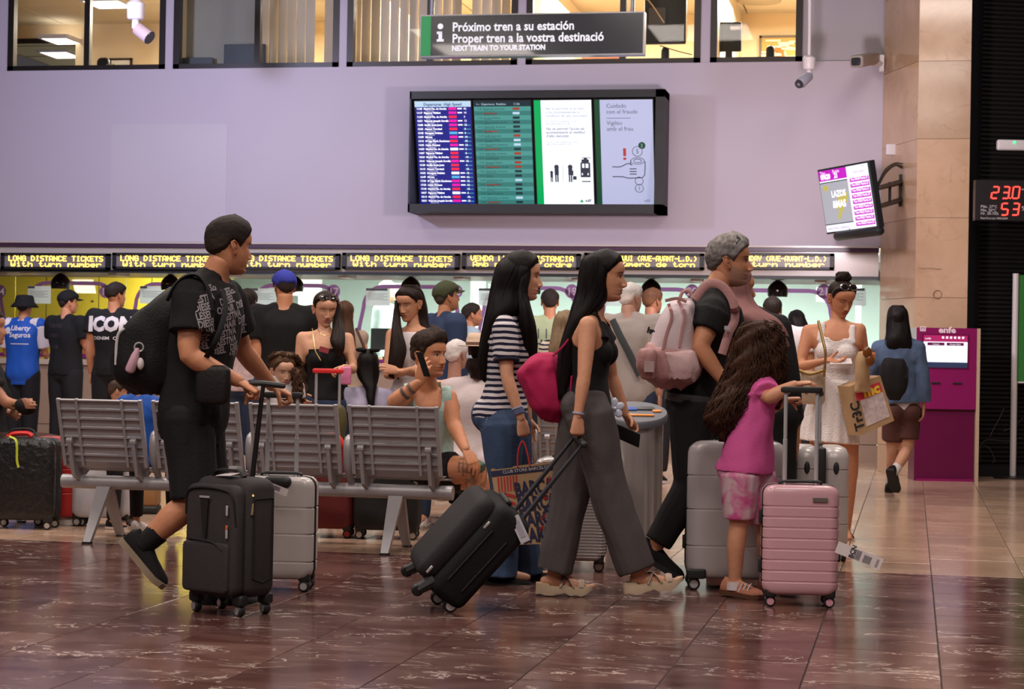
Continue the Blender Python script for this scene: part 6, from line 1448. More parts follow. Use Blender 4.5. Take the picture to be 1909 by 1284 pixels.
# ---- woman in white dress
WD = Fig('woman in white knit mini dress with hair bun looking down at her phone', 1556, 13.2, 1.70, -72, 'f', (.51, .215, .115), 1.0, res=2, vox=.010,
         J=dict(pelvis=(1552, 738), neck=(1563, 600), shR=(1507, 617, .05), shL=(1602, 614, -.03), elR=(1490, 684, -.02), wrR=(1540, 672, -.20), elL=(1612, 668, .02), wrL=(1620, 668, -.16),
                hipR=(1535, 752), hipL=(1572, 752), knR=(1528, 890), anR=(1520, 1010), toR=(1528, 1024, -.1), knL=(1585, 880), anL=(1577, 985), toL=(1584, 1004, -.12)), hface=-66, hpitch=-24, head=(1568, 556), hh=.236)
WD.finish_body(dict(eyes=.2, brow=(.015, .009, .007), lip=(.40, .12, .10)), dict(R=dict(dir=vec(.95, -.05, -.15), palm=vec(.1, .9, -.3), side=vec(.1, .2, .9), curl=(18, 20, 15), thumb=(.4, .5, 25)), L=dict(FIST, dir=vec(.25, .15, -.9), palm=vec(-.6, .2, -.2), side=vec(-.2, .9, 0))))
m = MB(); WD.add_torso(m, -.1, .78, .009, bust=1.04); c, l, fr, u = WD.torso_frame(.72)
for sg in (-1, 1): a = WD.spine_pt(.95)+l*sg*.098; m.tube([c+l*sg*.10+fr*.075, a+fr*.045+ZU*.004, a-fr*.02+ZU*.006, c+l*sg*.10-fr*.07], [.030, .022, .022, .03], 10, fr*0+l, .012)
p0 = WD.spine_pt(.2); p3 = WD.spine_pt(-.62); R = []
for i, t in enumerate(np.linspace(0, 1, 12)):
    cc = p0+(p3-p0)*t; w = .132+.070*t**.8; th = np.linspace(0, 2*PI, 73)[:-1]; pl = 1+.035*t*np.sin(th*17)
    R.append(cc+np.outer(np.cos(th)*w*pl, l)+np.outer(np.sin(th)*(.105+.065*t)*pl, fr))
m.rings(R); mb = remesh(m, .0075, 3)
nk_ = lambda V, q=WD.spine_pt(.93): np.where((V-q)@fr > .0, .076-np.sqrt(((V-q)@l)**2+(.78*np.minimum(0, (V-q)@u))**2), -1)
K_knit = mat('white_knit', (.76, .68, .67), .9, 0, .12, 90, .7, 130, .2)
WD.put('knit_dress', (mb, [nk_]), K_knit)
bn = MB(); kk = WD.hh/.225; bc = WD.hc+WD.huv*.128*kk-WD.hfv*.035*kk
for q in range(26):
    a = q*2.4; P = [bc+CR*(.040+.008*math.sin(q))*math.cos(a+b*2)*math.cos(b-.8)+CA*.042*math.sin(a+b*2)*math.cos(b-.8)+ZU*(.040*math.sin(b-.8)) for b in np.linspace(0, 1.7, 8)]; bn.tube(P, .011, 5)
bn.ball(bc, .042)
WD.hair_cap(H_dark, .010, .078, .05, .028, -.006, -.05, .0015, 80, .002, extra=bn)
glasses_on_head(WD, .098, mat('silver_frame', (.5, .45, .42), .25, .9), y=.052)
for n in 'RL':
    a, t_ = WD.J['an'+n], WD.J['to'+n]; g = MB(); v = nrm((t_-a)*np.array([1, 1, 0])); g.rbox(a+v*.05-ZU*.075, (.07, .02, .22), (np.cross(v, ZU), ZU, v), .008); o = part('flat_sandal', g, mat('tan_leather', (.20, .09, .05), .6), WD.root)
    g = MB(); s_ = np.cross(v, ZU); g.tube([a+v*.08-ZU*.06+s_*.035*math.cos(q)+ZU*.035*math.sin(q) for q in np.linspace(0, PI, 8)], .006, 5); part('strap', g, MATS['tan_leather'], o)
ph = MB(); ph.rbox(at(1567, 674, 13.2-.22), (.072, .009, .145), (nrm(CA*.7+ZU*.4), nrm(ZU*.7-CA*.5), nrm(CR+ZU*.05)), .004); o = part('mobile_phone', ph, K_white); tag(o, 'pale phone held flat by the woman in white', 'phone')
# ---- woman in denim jacket
DJ = Fig('woman in blue denim jacket and brown shorts walking away by the kiosk', 1674, 17.8, 1.665, 84, 'f', (.48, .24, .15), 1.0, res=0, vox=.012,
         J=dict(pelvis=(1680, 762), neck=(1674, 632), shR=(1710, 650, -.03), shL=(1640, 650, .02), elR=(1721, 708, -.06), wrR=(1722, 762, -.08), elL=(1632, 690, .1), wrL=(1640, 700, .25), hipR=(1692, 778), hipL=(1668, 778),
                knR=(1690, 840, -.02), anR=(1668, 878, -.20), toR=(1674, 908, -.12), knL=(1664, 842, .05), anL=(1660, 896, .25), toL=(1662, 905, .45)), hface=80, head=(1673, 596), hh=.225)
DJ.finish_body({}, dict(R=dict(curl=(25, 30, 20), dir=vec(-.1, -1, 0))))
DJ.put('denim_jacket', DJ.shirt(.030, .08, .975, 1.92, .026, .02, wr=.012, seed=3, bust=0), cloth('light_denim', (.062, .092, .155), .85, .3, 9))
DJ.put('white_top', DJ.shirt(.014, -.04, .5, 0, bust=0, shoulders=False), K_white)
DJ.put('shorts', DJ.trousers(.022, .1, [(0, .115), (.5, .108), (.68, .105)], .66, .006), cloth('brown_cotton', (.075, .028, .022)))
for n in 'RL':
    DJ.sneaker(n, K_black, K_blkrub, 1.05); a = DJ.J['an'+n]; u = nrm(DJ.J['kn'+n]-a); g = MB(); g.tube([a-u*.05, a, a+u*.075], [.040, .043, .042], 12); part('sock', g, K_white, DJ.root)
hd = hair_rows([(1662, 1684, 569, 0, .05), (1656, 1691, 580, 0, .09), (1654, 1694, 600, 0, .1), (1653, 1697, 618, -.02, .1), (1651, 1700, 634, -.05, .08), (1656, 1703, 650, -.06, .05), (1690, 1700, 662, -.06, .02)], 17.8, seed=2, strands=30)
DJ.hair_cap(H_black, .014, extra=hd)
# ---- tattooed man on the phone
TM = Fig('tattooed man in mint tank top sitting on the bench end talking on a phone', 800, 12.0, 1.88, -38, 'm', (.58, .245, .125), 1.0, res=2, vox=.009, basepx=812,
         J=dict(pelvis=(803, 862, .22), neck=(797, 722, .12), shR=(757, 738, .08), shL=(834, 742, .10), elR=(733, 750, -.24), wrR=(783, 712, -.32), elL=(846, 792, .02), wrL=(868, 838, -.12),
                hipR=(806, 880, .16), hipL=(822, 880, .30), knR=(893, 872, -.02), anR=(884, 985, .02), toR=(912, 1004, -.05), knL=(905, 893, .28), anL=(903, 990, .28), toL=(940, 1006, .25)), hface=-36, hpitch=0, head=(801, 662), hh=.256)
def tatt(V, C):
    w, e = TM.J['wrR'], TM.J['elR']; u = nrm(e-w); t = (V-w)@u; near = np.linalg.norm((V-w)-np.outer(t, u), axis=1) < .07
    for a, b in ((.055, .066), (.070, .076), (.105, .125)): w_ = (sstep(a-.005, a+.003, t)*sstep(b+.005, b-.003, t)*near)[:, None]; C = C*(1-w_)+np.array((.07, .055, .055))*w_
    k = TM.J['knR']; d = V-k; s_ = (d@CR+.0)**2/.010+(d@ZU+.03)**2/.018; m = (s_ < 1) & (d@CA < .06); nz = vnoise(V, 38); w_ = (m*sstep(-.15, .25, nz)*.62)[:, None]; C = C*(1-w_)+np.array((.13, .085, .055))*w_
    w_ = 0; g_ = (((d@CR)+.005)**2/.0022+((d@ZU)-.012)**2/.0020 < 1) & (d@CA < .05); C[g_] = (.045, .075, .045)
    q = (((d@CR)+.085)**2/.002+((d@ZU)-.01)**2/.004 < 1) & (np.abs(np.sin((d@CR)*130)*np.sin((d@ZU)*120)) < .25); C[q] = (.16, .09, .06)
    s2 = np.linalg.norm(V-(TM.J['shL']-ZU*.03+CR*.03), axis=1) < .03; C[s2 & (nz > 0)] = (.2, .1, .07); return C
TM.finish_body(dict(stubble=.8, nose=1.05, brow=(.03, .017, .012), mouth=-.4, gaze=(.002, 0)), dict(R=dict(dir=vec(.25, .95, -.15), palm=vec(.25, -.1, .95), side=vec(-.9, .3, .2), curls=((10, 30, 20), (25, 40, 25), (30, 45, 25), (35, 45, 30)), thumb=(.5, .5, 30)), L=dict(dir=vec(.5, -.8, -.3), palm=vec(-.2, -.8, .5), curl=(20, 25, 15))), paint=tatt)
c, l, fr, u = TM.torso_frame(.75); m = MB(); TM.add_torso(m, -.1, .965, .016); TM.add_shoulders(m, .012)
side_ = lambda V: np.where((V-c)@u > -.16, np.abs((V-c)@l)-(.142+.55*np.maximum(0, -((V-c)@u)-.02)), -1)
nk_ = lambda V, q=TM.spine_pt(.93): np.where((V-q)@fr > -.02, .084-np.sqrt(((V-q)@l)**2+(np.minimum(0, (V-q)@u)*.70)**2), .075-np.linalg.norm(V-q, axis=1))
TM.put('tank_top', (wrinkle(remesh(m, .0075, 4), .006, 10, (1, 1, .5), 4), [side_, nk_]), mat('mint_print', (.42, .58, .52), .85, 0, .14, 40, .15, 90, .2))
TM.put('shorts', TM.trousers(.018, .06, [(0, .120), (.4, .115), (.55, .110)], .50, .006), K_black2)
for n in 'RL': TM.sneaker(n, K_white, K_sole, 1.05)
TM.hair_cap(M_hairv, .012, .070, .038, .016, -.006, -.045, .006, 70, .020, colr=[(.014, .008, .006), (.04, .02, .012), (.05, .028, .018), 0, 0], fore=.022)
g = MB(); c = at(789, 679, 11.55); g.rbox(c, (.074, .010, .15), (nrm(CR*.45-CA*.75), nrm(CR*.75+CA*.6), nrm(ZU-CR*.35)), .006); o = part('mobile_phone', g, K_black); tag(o, 'black phone at the ear of the tattooed man', 'phone')
# ---- people at the counter and on the benches
def yh(px): return 668+.0178*(px-954)
def cap_hat(f, m, kind='cap', back=False, m2=None):
    if kind == 'cap':
        o = f.hair_cap(m, .022, .040, .034, .020, .03, .005, 0, 10, .006, name='cap'); k = f.hh/.225; l = np.cross(f.huv, f.hfv); s = -1 if back else 1
        R = []
        for t in np.linspace(-1, 1, 9):
            a = f.hc+k*(l*t*.066+f.hfv*s*(.085*math.sqrt(1-(t*.75)**2))+f.huv*(.046-.010*t*t)); b = a+k*(f.hfv*s*.075*math.sqrt(max(0, 1-(t*.92)**2))-f.huv*.020); R.append([a, b, b+f.huv*.006, a+f.huv*.006])
        g = MB(); g.rings(R); part('visor', g, m, o, sharp=None)
    else:
        k = f.hh/.225; g = MB(); prof = {'bucket': [(.150, -.012), (.128, .022), (.105, .045), (.094, .105), (.075, .122), (.01, .126)], 'straw': [(.165, .030), (.150, .026), (.100, .034), (.096, .085), (.080, .125), (.03, .118), (.01, .120)]}[kind]
        R = [[f.hc+k*(f.hfv*(r*math.cos(a)*1.1-.008)+np.cross(f.huv, f.hfv)*r*math.sin(a)+f.huv*z) for a in np.linspace(0, 2*PI, 25)[:-1]] for r, z in prof]; g.rings(R, cap=True); o = part(kind+'_hat', g, m, f.root, sharp=None)
        if m2: g = MB(); g.rings([[f.hc+k*(f.hfv*(.101*math.cos(a)*1.1-.008)+np.cross(f.huv, f.hfv)*.101*math.sin(a)+f.huv*z) for a in np.linspace(0, 2*PI, 25)[:-1]] for z in (.036, .058)], cap=False); part('hat_band', g, m2, o)
    return o
def by(label, px, top, d, face, sex='m', skin=SK1, topm=K_black, sleeve=.55, botm=K_black2, shorts=False, hair='short', hcol=((.010, .007, .006), (.022, .014, .011)), J={}, hface=None, hpitch=0, build=1.0, vox=.0162, hands=None, hat=None, seat=False, cloth_off=.018, rows=None, hm=None, res=0, bust=1.0, headkw={}, H=None, hem=-.12, capkw={}, feet=True, shirtkw={}, hhk=0):
    H = H or 1.16+(yh(px)-top)*d/FPX; J = dict(J)
    hts = {'cap': .02, 'bucket': .02, 'straw': .02}.get(hat and hat[0], .012)
    H -= hts
    if seat:
        st = 1.16+(yh(px)-top)*d/FPX-hts; k = (st-.49)/.90; H = 1.75*k; g0 = ground_at(px, d); fv = dirv(face); lv = np.cross(ZU, fv)
        pel = g0+ZU*.50; J.setdefault('pelvis', pel); J.setdefault('neck', pel+ZU*(.545*k)-fv*.02)
        for sg, n in ((1, 'L'), (-1, 'R')):
            hp = pel+lv*sg*.09-ZU*.02; J.setdefault('hip'+n, hp); J.setdefault('kn'+n, hp+fv*.42*k+lv*sg*.03+ZU*.02); J.setdefault('an'+n, hp+fv*.44*k+lv*sg*.03-ZU*(.40)); J.setdefault('to'+n, hp+fv*.62*k+lv*sg*.03-ZU*.455)
            nk = J['neck'] if isinstance(J['neck'], np.ndarray) else at(J['neck'][0], J['neck'][1], d); sh = nk-ZU*.048*k+lv*sg*LIMB[sex]['sh']*k; J.setdefault('el'+n, sh-ZU*.24*k+fv*.10*k+lv*sg*.03); J.setdefault('wr'+n, sh-ZU*.33*k+fv*.30*k)
        hz = st-.1285*H*.5 if sex != 'c' else st-.1; 
        head = J.pop('head', None)
    else: head = J.pop('head', None)
    f = Fig(label, px, d, H, face, sex, skin, build, J, hface=hface, hpitch=hpitch, vox=vox, res=res, head=head)
    if head is None and seat: f.hc = np.array([*f.J['neck'][:2], st-f.hh*.5])+dirv(face)*.03
    if hhk: f.hh *= hhk
    f.finish_body(headkw, hands or dict(R=dict(curl=(25, 30, 20)), L=dict(curl=(25, 30, 20))), bust=bust, feet=feet)
    sh = f.put('shirt', f.shirt(cloth_off, hem, .97, sleeve, cloth_off+.008, .006, wr=.006, seed=px, bust=bust, vox=vox*.9, **shirtkw), topm)
    if botm: f.put('shorts' if shorts else 'trousers', f.trousers(.016, .1, [(u, r*f.k*build*(1 if sex != 'c' else .92)) for u, r in ((0, .118), (.5, .108), (1, .090), (1.5, .084), (2, .074))], .95 if shorts else 1.94, .004, seed=px, vox=vox*.9), botm)
    if feet:
        for n in 'RL': f.sneaker(n, K_black if px % 2 else K_white, K_sole)
    if hair == 'short': f.hair_cap(M_hairv, **{**dict(T=.012, colr=[hcol[0], hcol[1], np.array(hcol[1])*1.5, 0, 0]), **capkw})
    elif hair == 'long': f.hair_cap(hm or H_black, .013, .068, .03, .02, -.01, -.07, .002, 60, .004, extra=hair_rows(rows, d, n=26, segs=24, strands=30, seed=px) if rows else None, **capkw)
    if hat: cap_hat(f, hat[1], hat[0], *(hat[2:]))
    return f, sh
def back_print(f, sh, txts, m, t=.62, name='back_print'):
    c, l, fr, u = f.torso_frame(t); g = MB()
    ax = np.cross(fr, u)
    for b_, sz, dx, dz, bd, sx in txts: g.join(text_mb(b_, sz, c-fr*.4+u*dz+ax*dx, ax, u, 'CENTER', bd, sx))
    return part(name, project_print(g, sh, fr), m, sh, False)
M_ink = mat('shirt_ink_white', (.62, .57, .58), .8)
HND = dict(R=dict(curl=(20, 25, 20)), L=dict(curl=(20, 25, 20)))
def fwdarms(px, d, H, face, dx=.17, dz=.63, df=.34):
    g = ground_at(px, d); f = dirv(face); l = np.cross(ZU, f); r = {}
    for sg, n in ((1, 'L'), (-1, 'R')): r['el'+n] = g+ZU*.64*H+l*sg*(dx+.06)+f*.06; r['wr'+n] = g+ZU*dz*H+l*sg*(dx-.05)+f*df
    return r
K_royal = cloth('royal_jersey', (.012, .075, .36), .6, .06); K_grey = cloth('warm_grey_cotton', (.34, .29, .27)); K_sage = cloth('sage_cotton', (.29, .34, .20))
# bucket hat, blue jersey with white raglan sleeves
f, sh = by('man in black bucket hat and blue jersey with white sleeves at the counter', 42, 548, 21.6, 78, topm=K_royal, sleeve=0, hair='short', hat=('bucket', K_black), J=fwdarms(42, 21.6, 1.75, 78), cloth_off=.028, hem=-.30)
m = MB()
for n in 'LR': P_, U_ = f.arm_path(n, 0, .8, 8); m.tube(P_, np.linspace(.088, .075, 8), 14); m.tube([f.spine_pt(.98)-ZU*.02, f.J['sh'+n]], [.05, .088], 12)
part('white_sleeves', remesh(m, .012, 3), K_white, f.root)
back_print(f, sh, [('Liberty', .075, .02, .10, .002, 1), ('Seguros', .075, .02, .025, .002, 1), ('————', .05, .02, -.06, .003, 1), ('●', .10, -.13, .06, 0, 1), ('▬', .07, 0, .20, 0, 1)], M_ink)
f, sh = by('man in black cap and plain black T-shirt leaning at the counter', 122, 540, 21.2, 62, sleeve=.6, hat=('cap', K_black), J=fwdarms(122, 21.2, 1.85, 62), hface=30, cloth_off=.024)
back_print(f, sh, [('TOKYO', .06, -.05, .10, .0, 1), ('STREET', .05, -.05, .0, 0, 1), ('CLUB', .05, -.05, -.12, 0, 1)], mat('faded_ink', (.05, .03, .045), .9))
f, sh = by('man in black T-shirt with large white college lettering on the back', 212, 525, 19.5, 82, sleeve=.55, hface=45, cloth_off=.024, capkw=dict(T=.016, front=.05, nape=-.03), build=1.05)
back_print(f, sh, [('ICON', .19, .0, .03, .012, .95), ('DENIM  CLUB', .045, .0, -.06, .001, 1.3)], M_ink)
by('woman with long dark hair and pale floral top behind the young man', 457, 537, 16.5, 82, 'f', SK4, cloth('floral_top', (.55, .40, .40), .85, .5, 26), .6, K_jeans2, hair='long', hm=H_dark, rows=[(446, 468, 540, 0, .05), (440, 474, 552, 0, .1), (438, 477, 575, 0, .1), (437, 476, 600, -.03, .1), (438, 472, 630, -.05, .08), (442, 466, 655, -.06, .03)])
f, sh = by('broad man in blue baseball cap and black T-shirt seen from behind', 527, 503, 15.8, 96, sleeve=.55, botm=K_jeans2, hat=('cap', cloth('blue_cap', (.035, .045, .33), .8)), hface=112, hpitch=-8, build=1.12, J=dict(elL=(482, 672, -.05), wrL=(478, 690, .25), elR=(590, 650, .1), wrR=(585, 690, .25)))
# woman in bandeau
BW = Fig('woman in black bandeau top with sunglasses on her head looking down', 607, 13.5, 1.62, -84, 'f', (.64, .33, .205), 1.0, res=1, vox=.010, J=dict(pelvis=(610, 745), neck=(606, 618), elR=(556, 700, -.03), wrR=(565, 735, -.15), elL=(660, 690, -.05), wrL=(640, 684, -.22)), hface=-70, hpitch=-16, head=(606, 575), hh=.225)
BW.finish_body(dict(eyes=.2, brow=(.03, .018, .012), lip=(.45, .13, .12)), dict(L=dict(dir=vec(-.8, -.3, -.4), palm=vec(0, -.8, -.4), side=vec(-.2, .3, -.9), curl=(45, 50, 35)), R=dict(curl=(30, 30, 20))))
m = MB(); BW.add_torso(m, -.02, .80, .011); c, l, fr, u = BW.torso_frame(.735); BW.put('bandeau_top', (remesh(m, .009, 4), [lambda V, c=c, u=u: ((V-c)@u)-.006]), K_black)
BW.put('jeans', BW.trousers(.012, .05), K_jeans2)
for n in 'RL': BW.sneaker(n, K_white, K_sole)
BW.hair_cap(H_dark, .011, .078, .05, .028, -.004, -.05, .001, 60, .002, extra=hair_rows([(622, 634, 565, .04, .04), (623, 637, 592, .02, .05), (620, 642, 615, -.06, .05), (616, 643, 635, -.13, .04), (622, 642, 650, -.15, .03), (628, 638, 662, -.15, .015)], 13.5, strands=40))
glasses_on_head(BW, .090, mat('tortoise_frame', (.10, .04, .012), .3), y=.060)
g = MB(); a0 = at(585, 622, 13.32); g.tube([at(582, 612, 13.4), at(584, 630, 13.32), at(588, 655, 13.28), at(598, 672, 13.25)], .004, 6); part('chain_strap', g, mat('gold_chain', (.55, .36, .14), .3, .9), BW.root)
g = MB(); g.tube([at(x, y, 13.32) for x, y in catmull(((592, 612), (598, 622), (606, 625), (614, 622), (619, 612)), 12)], .0025, 5); part('necklace', g, MATS['gold_chain'], BW.root)
g = MB(); g.box(at(604, 652, 13.22), (.065, .012, .036), (nrm(CR-ZU*.25), CA, nrm(ZU+CR*.25))); o = part('red_wallet', g, mat('red_leather', (.30, .03, .04), .5)); tag(o, 'small red wallet against the black bandeau top', 'wallet')
g = MB(); g.rbox(at(645, 700, 13.2), (.07, .04, .12), (CR, CA, ZU), .012); o = part('pink_packet', g, mat('pink_packet', (.65, .18, .33), .5, var=.5, scale=30)); tag(o, 'pink and white packet in the hand of the bandeau woman', 'packet')
f, sh = by('woman with brown hair and beige knit top seen from behind', 640, 560, 16.8, 92, 'f', SK4, cloth('beige_knit', (.36, .26, .20), .9, .2, 60), .0, K_jeans2, hair='long', hm=H_brown, rows=[(628, 650, 564, 0, .05), (622, 655, 575, 0, .1), (620, 658, 598, 0, .1), (621, 660, 620, -.04, .1), (628, 664, 645, -.06, .08), (640, 662, 668, -.07, .03)])
g = MB(); g.tube([at(664, 612, 16.6), at(676, 640, 16.55), at(690, 680, 16.6)], .012, 6); part('bag_strap', g, mat('brown_strap', (.08, .04, .03), .6), f.root)
# woman in white tank, arms folded
WT = Fig('woman with long dark hair in white tank top, arms folded', 768, 13.5, 1.655, -104, 'f', (.55, .26, .15), 1.0, res=1, vox=.010, J=dict(pelvis=(768, 748), neck=(772, 612), elR=(722, 702, -.10), wrR=(770, 688, -.24), elL=(812, 700, -.10), wrL=(742, 692, -.20)), hface=-122, hpitch=-14, head=(763, 566), hh=.226)
WT.finish_body(dict(eyes=.35, brow=(.012, .008, .006), gaze=(.0, -.003)), dict(R=dict(dir=vec(.9, .1, -.1), palm=vec(0, -.3, 1), side=vec(0, 1, 0), curl=(20, 30, 20)), L=dict(dir=vec(-.9, .2, -.1), palm=vec(0, -.3, 1), side=vec(0, 1, 0), curl=(15, 20, 15))))
mb, fs = WT.shirt(.010, -.05, .955, 0, wr=.003, vox=.009, shoulders=False); m = MB(); WT.add_torso(m, -.05, .95, .010)
WT.put('white_tank', (remesh(m, .009, 4), [(lambda V, s_=WT.J['sh'+n]: .075-np.linalg.norm((V-s_)*np.array([1, 1, .8]), axis=1)) for n in 'LR']), K_white)
WT.put('trousers', WT.trousers(.012, .05), K_jeans2)
for n in 'RL': WT.sneaker(n, K_white, K_sole)
hw = hair_rows([(752, 778, 531, 0, .05), (744, 788, 543, .03, .08), (741, 793, 560, .05, .08), (742, 797, 585, .07, .07), (772, 800, 605, .07, .07), (776, 806, 625, .04, .06), (780, 810, 650, .0, .05)], 13.5, strands=40)
hw.join(hair_rows([(736, 744, 560, .0, .05), (733, 746, 590, -.03, .05), (730, 750, 620, -.11, .045), (727, 757, 650, -.15, .04), (724, 752, 680, -.16, .035), (724, 744, 700, -.15, .02)], 13.5, strands=40, seed=4))
WT.hair_cap(H_dark, .013, .072, .036, .03, .0, -.07, .001, 60, .004, extra=hw)
f, sh = by('man in olive cap and blue denim jacket looking up at the boards', 825, 523, 16.2, 35, topm=cloth('blue_jacket', (.028, .045, .10), .85, .2), sleeve=1.9, botm=K_jeans2, hcol=((.02, .015, .012), (.05, .04, .03)), hat=('cap', cloth('olive_cap', (.055, .06, .03), .85)), hface=25, hpitch=10, J=dict(neck=(828, 590)), cloth_off=.026)
by('dark-haired man with glasses and light blue shirt in the queue', 874, 563, 19.2, 12, topm=cloth('light_blue_shirt', (.28, .36, .42)), sleeve=.9, skin=SK3, headkw=dict(stubble=.9), cloth_off=.024)
f, sh = by('man in sage green T-shirt seen from behind at window nineteen', 1023, 537, 19.0, 92, topm=K_sage, skin=SK3, cloth_off=.026)
back_print(f, sh, [('THOMES', .11, 0, -.06, .002, 1), ('| | | |', .10, 0, .05, 0, 1.4)], mat('navy_ink', (.03, .04, .07), .8))
by('blond woman in striped top half hidden between the two walking women', 1052, 577, 15.5, 70, 'f', SK4, stripes('cream_stripes', (.60, .50, .42), (.02, .02, .03), .034, .6), .6, K_jeans2, hair='long', hm=H_blond, rows=[(1040, 1062, 580, 0, .05), (1034, 1068, 592, 0, .1), (1030, 1070, 612, 0, .1), (1026, 1066, 635, -.03, .09), (1022, 1056, 655, -.05, .06), (1024, 1044, 672, -.05, .02)])
f, sh = by('white-haired man in grey shirt with a dark strap across his back', 1172, 525, 15.2, 72, topm=K_grey, sleeve=.75, botm=K_jeans2, skin=(.5, .27, .2), hcol=((.42, .38, .36), (.62, .57, .55)), hface=40, cloth_off=.034, build=1.08, hem=-.2, headkw=dict(stubble=0))
c, l, fr, u = f.torso_frame(.5); g = MB(); P = [c+u*.26-fr*.14+l*.10, c+u*.14-fr*.17+l*.03, c-fr*.175-l*.05, c-u*.16-fr*.165-l*.13]; g.tube(P, .026, 6, np.cross(fr, u)*1.0, .005); part('shoulder_strap', g, mat('strap_dark', (.025, .03, .032), .7), f.root)
f, sh = by('brown-skinned bald man in white shirt and grey strap near the domes', 1213, 535, 18.8, 70, topm=K_white, skin=(.30, .13, .07), hcol=((.06, .025, .012), (.10, .045, .02)), hface=40, capkw=dict(noise=.0), cloth_off=.024)
f, sh = by('dark-haired man in white T-shirt and grey shorts behind the woman in white', 1462, 556, 17.5, 88, topm=K_white, botm=cloth('grey_shorts', (.15, .15, .19)), shorts=True, J=dict(head=(1440, 577)), cloth_off=.028, build=1.05)
by('woman with black hair in a low bun near the last ticket window', 1484, 577, 20.0, 90, 'f', SK3, K_black, .6, hair='long', rows=[(1474, 1494, 580, 0, .05), (1470, 1500, 590, -.03, .1), (1473, 1506, 606, -.08, .08), (1482, 1510, 618, -.1, .05)])
by('bald clerk in pale shirt behind the glass of window eighteen', 716, 520, 26.3, -15, topm=cloth('clerk_shirt', (.45, .55, .52)), sleeve=1.9, hcol=((.35, .3, .25), (.45, .4, .35)), hface=0, capkw=dict(front=.095, T=.006), skin=SK4, botm=K_black2)
# seated
by('dark-haired woman sitting with her back to the camera beside the red grip', 590, 643, 13.6, 95, 'f', SK4, cloth('white_print_top', (.5, .44, .45), .9, .5, 20), .5, K_black2, seat=True, hair='long', hm=H_dark, rows=[(578, 604, 648, 0, .05), (567, 612, 660, 0, .1), (562, 618, 685, 0, .1), (562, 620, 710, -.03, .1), (566, 612, 735, -.05, .08), (575, 600, 755, -.05, .03)])
f, sh = by('woman with dark ponytail and lavender top sitting with her back to the camera', 686, 650, 13.5, 92, 'f', SK4, cloth('lavender_top', (.48, .44, .60)), .5, K_black2, seat=True, hair='long', hm=H_black, rows=[(676, 698, 655, 0, .05), (668, 704, 666, 0, .09), (665, 707, 686, 0, .095), (669, 705, 706, -.03, .08), (681, 701, 722, -.1, .035), (683, 699, 738, -.13, .028), (686, 698, 752, -.14, .024), (689, 697, 768, -.14, .012)])
g = MB(); kk = at(686, 652, 13.45)
for sd in (-1, 1): g.ball(kk+CR*sd*.045+ZU*.0, (.04, .022, .016), (CR, CA, ZU), 10, 8)
part('hair_bow', g, K_black, f.root)
f, sh = by('white-haired man in peach polo sitting with his back to the camera', 850, 632, 13.9, 70, topm=cloth('peach_polo', (.60, .40, .34)), sleeve=.6, seat=True, hcol=((.52, .46, .44), (.70, .63, .61)), skin=(.5, .26, .19), hface=50, capkw=dict(noise=.006, T=.016), cloth_off=.024)
f, sh = by('person in pale straw hat and white shirt sitting with their back to the camera', 893, 618, 13.2, 80, 'f', SK4, cloth('white_shirt', (.60, .50, .50)), .9, K_black2, seat=True, hair='long', hm=H_dark, rows=[(872, 908, 668, -.02, .1), (870, 910, 685, -.03, .09), (876, 908, 700, -.04, .06)], hat=('straw', mat('straw', (.62, .44, .32), .8, 0, .1, 60, .3, 200), False, mat('straw_band', (.16, .08, .06), .8)), cloth_off=.028, build=1.12)
f, sh = by('person in black T-shirt and brown trousers sitting at the left edge', -22, 575, 13.3, 2, 'f', (.44, .20, .12), K_black, .6, cloth('brown_trousers', (.050, .022, .016)), seat=True, hair='long', hm=H_black, cloth_off=.024, J=dict(elR=(12, 752, -.2), wrR=(36, 752, -.30), elL=(-10, 760, .2), wrL=(20, 770, .1)), build=1.1)
g = MB(); g.ball(at(48, 757, 13.0), (.075, .06, .055), (nrm(CR-ZU*.2), CA, nrm(ZU+CR*.2)), 16, 10); o = part('hip_bag', g, K_black2); tag(o, 'small black pouch on the lap of the person at the left edge', 'bag')
g = MB(); g.tube([at(25+5*math.cos(q), 757+4*math.sin(q), 13.0) for q in np.linspace(0, 2*PI, 9)], .006, 5); part('gold_clasp', g, MATS['gold_chain'], o)
by('small boy with short brown hair looking right over the bench back', 217, 705, 13.0, 10, 'c', SK2, K_grey, .6, K_black2, hcol=((.03, .016, .010), (.07, .04, .025)), hface=14, hpitch=-12)
f, sh = by('child in shiny blue football shirt sitting between two bench seats', 262, 670, 12.35, 80, 'c', SK2, K_royal, .7, K_black2, hcol=((.02, .012, .01), (.03, .02, .015)), seat=True, cloth_off=.026, build=.95, J=dict(elR=(287, 748, -.05)))
g = MB(); c, l, fr, u = f.torso_frame(.78); g.ball(c-l*.03-fr*.125, (.035, .008, .02), (l, fr, u), 12, 6); part('white_badge', g, K_white, sh)
f, sh = by('small child with curly brown hair and fruit-print shirt facing the camera', 524, 650, 12.9, -70, 'c', (.56, .30, .20), mat('fruit_print', (.55, .50, .48), .85, 0, .2, 30), .5, cloth('blue_shorts', (.06, .15, .35)), hair=None, hface=-62, hpitch=-10, res=1, J=dict(head=(527, 692)), hhk=1.16, headkw=dict(eyes=.5, lip=(.40, .13, .12), brow=(.06, .03, .02)), vox=.010)
hk = hair_rows([(514, 540, 655, .02, .05), (504, 552, 664, .03, .08), (503, 558, 678, .09, .065), (504, 562, 698, .12, .06), (530, 566, 720, .12, .06), (538, 566, 740, .08, .05), (538, 558, 752, .05, .02)], 12.9, strands=90, wav=.011, wfreq=6, sr=.0032, seed=11, loose=.012)
